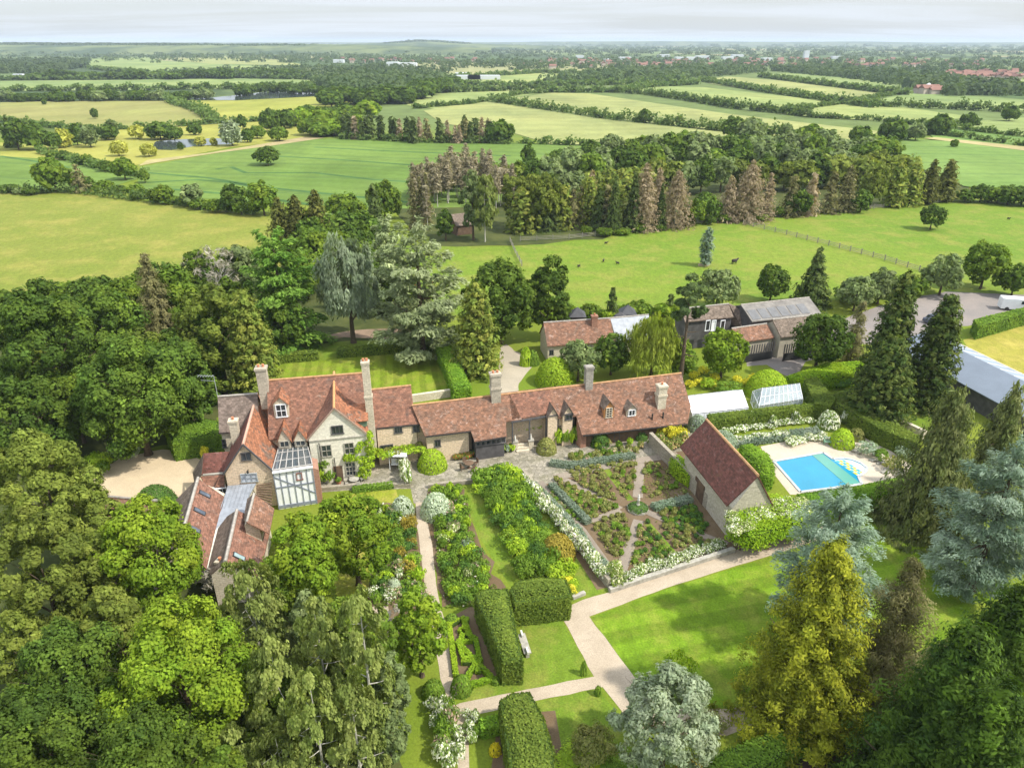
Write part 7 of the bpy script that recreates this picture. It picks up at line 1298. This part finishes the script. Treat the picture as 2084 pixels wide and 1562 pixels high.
F_ = [('birch', 985, 492, 350, 60, 'tall thin birch right of the log cabin'), ('grey', 960, 488, 345, 60, 'tall grey tree beside the log cabin'), ('olive', 1045, 460, 348, 60, 'yellowish tree in the left of the wood'), ('deep', 1075, 345, 292, 34, 'dark pointed tree at the back left of the wood'), ('olive', 1110, 470, 350, 76, 'yellow green tree at the wood front'), ('larch', 1318, 468, 333, 74, 'brown larch left of the pinkish one'), ('larch', 1383, 462, 345, 84, 'pinkish brown dying larch at the wood front'), ('larch', 1490, 450, 362, 56, 'small brown larch beside the pink giant'), ('larch', 1535, 448, 328, 96, 'tallest pinkish brown larch of the wood'), ('larch', 1572, 446, 352, 34, 'narrow brown larch right of the tallest'), ('spruce', 1295, 470, 350, 50, 'dark spruce left of the brown larches'), ('spruce', 1255, 474, 352, 46, 'dark spruce in the left front row'), ('spruce', 1350, 466, 372, 36, 'low dark spruce between brown larches'), ('deep', 1440, 452, 392, 70, 'low green bushy tree between the pink larches'), ('broad', 1418, 458, 405, 50, 'low light bush at the wood fence'), ('thin', 1620, 440, 352, 44, 'thin olive tree right of the pink larches'), ('deep', 1632, 440, 382, 60, 'dark round tree low at the wood front'), ('larch', 1660, 438, 352, 40, 'pale brown larch right of the dark round tree'), ('thin', 1700, 434, 348, 44, 'thin pale conifer in the right wood front'), ('deep', 1760, 432, 385, 46, 'dark round bush at the right wood front'), ('thin', 1735, 430, 335, 56, 'olive brown conifer in the right wood front'), ('olive', 1790, 425, 330, 60, 'brown olive tree in the right wood front'), ('yewcone', 1835, 420, 328, 52, 'olive conifer near the right end of the wood'), ('yewcone', 1870, 418, 330, 50, 'dark conifer near the right end of the wood'), ('cypress', 1905, 415, 325, 46, 'dark pointed conifer at the right end of the wood'), ('cypress', 1940, 410, 325, 50, 'last dark conifer at the right end of the wood'), ('larch', 1345, 452, 340, 44, 'brown larch behind the dark spruces'), ('larch', 1205, 430, 345, 36, 'brown top behind the left front row')]
for i, t_ in enumerate(F_): tree(*t_, seed=300 + i)
row(['broad', 'deep'], [(1960, 408), (2084, 418), (2200, 425)], 8, (24, 42), (46, 70), 'hedge line right of the pine wood', 'right of the pine wood', 7)
row(['deep', 'broad', 'broad'], [(1180, 486), (1250, 478), (1420, 458), (1600, 442)], 12, (10, 22), (24, 44), 'scrub along the wood fence', 'along the wood fence', 8)
row(['broad', 'olive', 'deep', 'broad'], [(850, 402), (930, 378), (1060, 372)], 13, (34, 50), (50, 72), 'growth behind the bare larches', 'behind the bare larches', 31)
# small mixed wood and its neighbours
row(['spruce', 'thin', 'larch', 'spruce'], [(690, 280), (780, 284), (860, 288), (1000, 290)], 26, (36, 50), (20, 30), 'small wood above the green crop', 'of the small mixed wood', 9, (3, 2))
row(['broad', 'bright', 'deep'], [(560, 262), (620, 255), (700, 245), (760, 238)], 14, (26, 38), (40, 58), 'light copse left of the mixed wood', 'of the light copse', 10)
row(['broad', 'bright'], [(620, 278), (680, 276), (720, 276)], 8, (26, 40), (40, 55), 'light copse front', 'at the front of the light copse', 11)
row(['deep'], [(650, 218), (720, 215), (800, 212), (900, 190), (930, 185)], 20, (26, 40), (44, 66), 'dark copse beside the lake', 'of the dark copse beside the lake', 12)
# hedgerow trees and belts further out
row(['deep', 'deep', 'grey'], [(0, 206), (120, 206), (330, 204), (440, 200)], 26, (14, 24), (22, 40), 'tree belt before the lake', 'of the belt before the lake', 13, (5, 1))
row(['deep'], [(480, 196), (530, 190), (610, 190), (660, 194)], 8, (12, 22), (26, 36), 'trees on the lake shore', 'on the lake shore', 14, (4, 1))
row(['deep'], [(60, 162), (240, 160), (420, 160), (620, 156)], 26, (10, 20), (26, 44), 'belt behind the long green field', 'behind the long green field', 15, (5, 1))
row(['deep', 'broad'], [(140, 380), (230, 395), (330, 412), (430, 430), (530, 440)], 14, (16, 34), (30, 46), 'hedgerow above the left meadow', 'in the left meadow hedgerow', 16, (4, 2))
row(['deep', 'grey'], [(0, 390), (60, 392)], 4, (12, 20), (28, 40), 'low hedge left of the round tree', 'left of the round tree', 17)
row(['broad', 'deep'], [(100, 320), (180, 338), (250, 352)], 9, (14, 26), (24, 34), 'hedge by the pond meadow', 'between crop and pond meadow', 18)
row(['deep', 'broad', 'bright'], [(1090, 650), (1160, 648), (1240, 648), (1320, 646), (1400, 640)], 14, (18, 30), (30, 46), 'belt behind the stable roofs', 'behind the stable roofs', 19, (6, 3))
row(['broad', 'grey', 'deep'], [(1720, 615), (1800, 605), (1880, 600)], 5, (30, 50), (60, 80), 'belt behind the columnar conifers', 'behind the columnar conifers', 20, (6, 4))
row(['deep', 'broad', 'deep'], [(20, 690), (130, 680), (260, 660), (400, 630), (500, 600)], 12, (80, 120), (90, 130), 'shaded back of the left wood', 'at the back of the left wood', 21, (12, 10))
row(['deep', 'yew', 'broad'], [(0, 860), (120, 850), (250, 830), (400, 800)], 7, (120, 160), (120, 160), 'shaded middle of the left wood', 'in the middle of the left wood', 22, (16, 10))
row(['deep', 'broad'], [(610, 600), (640, 530), (720, 530), (760, 570), (800, 640)], 17, (60, 95), (80, 120), 'shade behind the great cedars', 'behind the great cedars', 23, (12, 10))
row(['deep', 'broad', 'olive'], [(0, 1700), (120, 1560), (230, 1480), (400, 1400), (480, 1450), (640, 1600)], 9, (110, 170), (150, 200), 'undergrowth of the near left wood', 'of the near left undergrowth', 24, (20, 20))
row(['grey', 'broad', 'birch'], [(600, 1350), (680, 1420), (760, 1500), (800, 1560)], 6, (90, 140), (90, 130), 'undergrowth between the birches', 'between the birches', 25, (12, 12))
# ------------------------------------------------------------------ field hedges
def field_hedge(px, label, h=2.2, w=2.4, look=(G(.06, .105, .025), G(.11, .15, .035)), seed=0):
    g = rs(seed + 6000); P = [W(*p) for p in px]; n = 0; C_ = []; 
    for a, b in zip(P, P[1:]):
        L = np.linalg.norm(b - a); sp = .6 + leafsize(a[1]) * .2; m = max(2, int(L / sp)); u = np.sort(g.uniform(0, 1, m)); C_.append(a + u[:, None] * (b - a))
    C_ = np.vstack(C_); m = 13; idx = np.repeat(np.arange(len(C_)), m); hh = h * (1 + .35 * np.sin(np.arange(len(C_)) * .31 + seed) + g.normal(0, .2, len(C_))); gap = g.uniform(0, 1, len(C_)) > .01
    P_ = C_[idx] + np.c_[g.normal(0, w * .3, len(idx)), g.normal(0, w * .3, len(idx)), g.uniform(.1, 1, len(idx)) ** .8 * np.maximum(.4, hh[idx])]; P_ = P_[gap[idx]]
    k = len(P_); mv = g.uniform(0, 1, (k, 1)); Y = centroid(P)[1]; N = g.normal(0, .6, (k, 3)) + [0, -.3, .6]
    me = leaf_mesh('hedgerow', P_, N, np.clip(leafsize(Y) * .9, .3, 2.4) * g.uniform(.7, 1.3, k), (look[0] * (1 - mv) + look[1] * mv), 1.4, g); o = bpy.data.objects.new('field_hedge', me); COL.objects.link(o); return tag(o, label, 'hedge')
FH = [([(1000, 207), (1240, 243), (1480, 268), (1700, 292)], 'thin long hedge across the big pale field'), ([(1215, 187), (1310, 192), (1400, 205), (1500, 222), (1600, 232), (1660, 240)], 'thick hedge curving between two pale fields'), ([(1425, 165), (1560, 188), (1680, 206), (1730, 214), (1780, 220)], 'hedge with trees right of the curving one'), ([(1545, 157), (1640, 170), (1800, 190), (1850, 194)], 'hedge below the far sage field'), ([(1660, 240), (1760, 245), (1900, 258), (1990, 256)], 'hedge towards the right field corner'), ([(1590, 228), (1700, 214), (1840, 190)], 'hedge rising to the far right'), ([(1720, 212), (1800, 218), (1930, 222), (2084, 230), (2300, 238)], 'long hedge along the right hand sage field'), ([(1120, 189), (1260, 188), (1320, 178), (1420, 172)], 'hedge above the big pale field'), ([(840, 222), (960, 212), (1060, 192), (1180, 186)], 'hedge along the left of the pale field'), ([(880, 190), (1000, 186), (1150, 183)], 'far hedge above the left pale field'),
 ([(1060, 292), (1180, 296), (1260, 300)], 'hedge between green crop and pale field'), ([(1890, 272), (1990, 286), (2084, 298), (2300, 318)], 'hedge above the right crop'), ([(1930, 262), (2084, 280), (2300, 294)], 'hedge above the right strip of crop'), ([(345, 208), (400, 226), (440, 249)], 'short hedge between the two far pastures'), ([(0, 247), (140, 264), (300, 263), (440, 252), (560, 246)], 'hedge under the far yellow pasture'), ([(0, 164), (240, 162), (480, 159), (660, 163)], 'hedge above the long green field'), ([(0, 186), (200, 185), (500, 181), (640, 177)], 'hedge under the long green field'), ([(940, 176), (1150, 175), (1300, 172), (1400, 160)], 'hedge under the far right copse field'), ([(0, 395), (130, 392), (330, 414), (530, 440)], 'bushy hedge along the top of the left meadow'), ([(80, 312), (215, 347), (300, 362)], 'hedge round the left green crop'), ([(930, 160), (1100, 149), (1290, 151)], 'very far hedge below the town'), ([(180, 141), (300, 151), (520, 153)], 'far hedge beside the small fields'), ([(1800, 300), (1840, 283), (1890, 272)], 'hedge at the corner of the right crop'), ([(1960, 408), (2084, 420), (2300, 440)], 'hedge behind the far right paddock'), ([(690, 283), (860, 290), (1040, 293)], 'low hedge at the foot of the small mixed wood')]
for i, (p_, l_) in enumerate(FH): field_hedge(p_, l_, 2.6 if W(*p_[0])[1] < 600 else 4.5, 3.0 if W(*p_[0])[1] < 600 else 6, seed=i)
# tree masses far away that read as one
def mass(name, poly, r, n, label=None, cols=(G(.042, .070, .026), G(.078, .11, .038)), seed=0, m=26, hh=1.3, world=None):
    g = rs(seed + 8000); P = world or [W(*p) for p in poly]; xs = [p[0] for p in P]; ys = [p[1] for p in P]; X = g.uniform(min(xs), max(xs), n * 8); Y = g.uniform(min(ys), max(ys), n * 8); k = inpoly(X, Y, P); X, Y = X[k][:n], Y[k][:n]; n = len(X); R_ = r * g.uniform(.6, 1.3, n)
    d = unit(g, n * m); d[:, 2] = np.abs(d[:, 2]); idx = np.repeat(np.arange(n), m); Q = np.c_[X[idx], Y[idx], np.zeros(n * m)] + d * R_[idx][:, None] * [1, 1, hh]; kk = np.clip(g.uniform(0, 1, n)[idx] + g.normal(0, .15, n * m), 0, 1)[:, None]
    me = leaf_mesh(name, Q, d + g.normal(0, .3, (n * m, 3)), R_[idx] * .42 * g.uniform(.7, 1.3, n * m), cols[0] * (1 - kk) + cols[1] * kk, 1.3, g); o = bpy.data.objects.new(name, me); COL.objects.link(o); o['kind'] = 'stuff'
    if label: o['label'] = label
    return o
mass('far_wood', [(0, 150), (0, 128), (120, 125), (176, 128), (176, 138), (60, 152)], 7, 700, 'dark far wood at the left edge', seed=1)
mass('far_wood', [(640, 172), (720, 158), (880, 158), (930, 170), (925, 186), (800, 200), (700, 196)], 7, 500, 'dark wood behind the lake', seed=2)
mass('far_wood', [(300, 152), (600, 140), (760, 136), (930, 142), (900, 158), (660, 165), (480, 160)], 6, 420, 'belt of trees across the far left plain', seed=3)
mass('far_wood', [(1100, 168), (1230, 152), (1340, 144), (1500, 140), (1560, 146), (1420, 160), (1380, 168), (1340, 174)], 7, 550, 'dark wood at the foot of the town', seed=4)
mass('far_wood', [(1560, 144), (1700, 140), (1900, 160), (2084, 180), (2350, 190), (2350, 202), (2084, 196), (1930, 196), (1860, 182), (1740, 162)], 7, 650, 'woodland belt at the right before the town', seed=5)
mass('far_wood', [(900, 128), (1300, 125), (1800, 128), (2400, 130), (2400, 150), (2000, 152), (1600, 142), (1200, 146), (900, 140)], 7, 800, 'trees among the near edge of the town', seed=6)
mass('far_wood', [(200, 116), (600, 112), (900, 118), (900, 134), (620, 130), (340, 118)], 7, 350, 'trees on the far left plain', seed=7)
# hedges and woods scattered over the far plain
for i, (y0, y1, n, r) in enumerate(((112, 128, 900, 9), (103, 112, 1200, 12), (96, 103, 1300, 17), (91, 96, 1000, 28))):
    ya, yb = W(CX, y1)[1], W(CX, y0)[1]; X0 = yb * .82; g = rs(i + 50); sel = [(-X0, ya, 0), (X0, ya, 0), (X0, yb, 0), (-X0, yb, 0)]; mass('plain_trees', None, r, n, 'scattered trees and hedges over the far plain', seed=20 + i, m=20, hh=.6 if i > 1 else .8, world=sel)
# low hills of the skyline
def hill(name, Y, x0, x1, prof, mat, dpt, seed=0):
    g = rs(seed); xs = np.linspace(x0, x1, 90); mb = MB(); top = []
    for x in xs: yy = np.interp(x, [p[0] for p in prof], [p[1] for p in prof]); z = max(.5, hz(yy, Y)); top.append(z)
    nrows = 7; V = []
    for j in range(nrows):
        f = j / (nrows - 1); s = sin(pi * f) ** .8
        for i, x in enumerate(xs): X = (x - CX) / F * dep(Y, 0); V.append((X * (1 + (f - .5) * dpt / Y), Y + (f - .5) * dpt, -2 + (top[i] + 2 + .6 * sin(i * 1.7 + seed)) * s))
    b = 0; mb.v = V
    for j in range(nrows - 1):
        for i in range(len(xs) - 1): mb.f.append((j * 90 + i, j * 90 + i + 1, (j + 1) * 90 + i + 1, (j + 1) * 90 + i)); mb.k.append(0)
    o = mb.build(name, mat, None, True); return struct(o)
HM = NT('hill_cover', .95, .1); HM.col(HM.mix(HM.ramp(HM.noise(HM.map(HM.pos(), (1, .5, 1)), .004, 5, .7), [(.45, 0), (.58, 1)]), (.045, .075, .028), (.14, .17, .06)))
hill('hill', 3600, -400, 1000, [(-400, 88), (0, 89), (200, 90), (420, 90), (520, 91), (640, 90), (800, 93), (1000, 98)], HM.m, 1500, 1)
hill('hill', 5200, 560, 1150, [(560, 96), (700, 90), (820, 86), (850, 83.5), (885, 84), (940, 88), (1040, 91), (1150, 94)], HM.m, 1800, 2)
hill('hill', 9500, 900, 2700, [(900, 88), (1100, 85), (1350, 84), (1600, 85.5), (1750, 84.5), (1900, 87), (2150, 86), (2700, 88)], HM.m, 3000, 3)
hill('hill', 12000, -800, 1200, [(-800, 88), (0, 88), (400, 86), (800, 86), (1200, 86)], HM.m, 3000, 4)
def hilltrees(Y, x0, x1, prof, n, r, seed):
    g = rs(seed); x = g.uniform(x0, x1, n); y = np.interp(x, [p[0] for p in prof], [p[1] for p in prof]); P = []
    Yv = Y + g.uniform(-260, 60, n); Z = np.array([max(2, hz(a, Y)) for a in y]); X = (x - CX) / F * dep(Y, 0); m = 14; d = unit(g, n * m); d[:, 2] = abs(d[:, 2]); idx = np.repeat(np.arange(n), m); R_ = r * g.uniform(.6, 1.3, n); Q = np.c_[X[idx], Yv[idx], Z[idx] - 3] + d * R_[idx][:, None] * [1.3, 1, .55]; k = g.uniform(0, 1, (n * m, 1)); me = leaf_mesh('hill_wood', Q, d, R_[idx] * .5, G(.035, .06, .022) * (1 - k) + G(.07, .10, .035) * k, 1.3, g); o = bpy.data.objects.new('hill_wood', me); COL.objects.link(o); o['kind'] = 'stuff'
hilltrees(3600, -300, 430, [(-400, 89), (0, 90), (200, 91), (430, 92)], 900, 16, 1); hilltrees(5200, 790, 960, [(790, 90), (850, 84.5), (885, 85), (960, 90)], 160, 20, 2); hilltrees(3600, 430, 650, [(430, 92), (650, 92)], 200, 14, 3)
# ------------------------------------------------------------------ the far town
TR_ = plain('far_red_roof', (.24, .13, .10), .9, .2, .2, .05); TW = plain('far_pale_wall', (.45, .38, .32), .9, .2, .2, .05)
def far_house(name):
    r_ = empty(name, (0, 0, 0), 'red roofed brick house of the far town', 'house', 'houses of the far town'); o = MB().box((0, 0, 2.6), (11, 7, 5.2)).build('wall', TW); o.parent = r_; mb = MB()
    for s in (-1, 1): mb.prism([np.array(p, float) for p in ((-5.8, 0, 8.0), (5.8, 0, 8.0), (5.8, s * 4.0, 4.9), (-5.8, s * 4.0, 4.9))][::(1 if s < 0 else -1)], (0, 0, .25))
    for s in (-1, 1): mb.face([(s * 5.5, -3.5, 5.1), (s * 5.5, 3.5, 5.1), (s * 5.5, 0, 8.0)])
    o = mb.build('roof', TR_); o.parent = r_; return r_
g = rs(9); FHs = None
ZN = [((1040, 2000), (132, 140), 60), ((1930, 2084), (152, 164), 55), ((1860, 1912), (186, 193), 9), ((1100, 1300), (124, 131), 30), ((2084, 2300), (150, 166), 20), ((1350, 2000), (122, 130), 50), ((640, 1000), (120, 130), 24)]
for (xa, xb), (ya, yb), n in ZN:
    for i in range(n):
        x, y = g.uniform(xa, xb), g.uniform(ya, yb); p = W(x, y)
        if FHs is None: FHs = far_house('far_house'); FHs.location = p; continue
        dup(FHs, p, g.uniform(-.4, .4) + (pi / 2 if g.uniform() < .3 else 0), (g.uniform(.7, 1.3), 1, g.uniform(.7, 1.1)))
SHW = plain('white_shed_cladding', (.62, .64, .66), .6, .3, .1, .05); sh0 = None
for i, (x, y, w, d_) in enumerate(((1270, 122, 60, 30), (1395, 122, 90, 40), (1430, 119, 70, 40), (1480, 121, 50, 30), (1560, 124, 40, 30), (1640, 110, 24, 20), (1350, 116, 60, 40), (830, 136, 60, 30), (800, 134, 40, 30), (690, 128, 40, 20), (950, 162, 60, 14), (985, 162, 70, 14), (940, 156, 30, 14), (1500, 116, 60, 30), (1700, 120, 40, 30), (1235, 126, 30, 20), (40, 159, 22, 8), (1892, 187, 20, 14), (1180, 118, 40, 20))):
    p = W(x, y); o = MB().box((0, 0, 4), (1, 1, 8)).box((0, 0, 8.4), (.96, .9, .8)).build('white_shed', SHW); o.location = p; o.scale = (w * .6, d_ * .7, .8 if y < 150 else .6); tag(o, 'white industrial shed seen far off in the plain', 'shed', 'white sheds of the plain')
p = W(1886, 190); o = MB().lathe((p[0], p[1], 0), [(2.6, 0), (2.6, 6), (2.3, 7.6), (1, 8.8), (.1, 9.2)], 14).build('white_dome', SHW); tag(o, 'small white domed building among red roofs at the right', 'building')
p = W(1640, 118); tag(MB().box((p[0], p[1], 10), (14, 12, 20)).build('tower_block', SHW), 'pale tower block above the far town', 'building')
# ------------------------------------------------------------------ air
hz_ = NT('haze', 1, 0); t = hz_.t; t.nodes.remove(hz_.b); vol = hz_.n('ShaderNodeVolumePrincipled'); vol.inputs['Density'].default_value = 9.0e-5; vol.inputs['Color'].default_value = (.74, .86, 1, 1); vol.inputs['Anisotropy'].default_value = .0
t.links.new(vol.outputs[0], t.nodes['Material Output'].inputs['Volume'])
HZ = MB().box((0, 13400, 44), (31800, 27000, 94)).build('haze', hz_.m); HZ['kind'] = 'stuff'
gr = bpy.data.objects['ground']
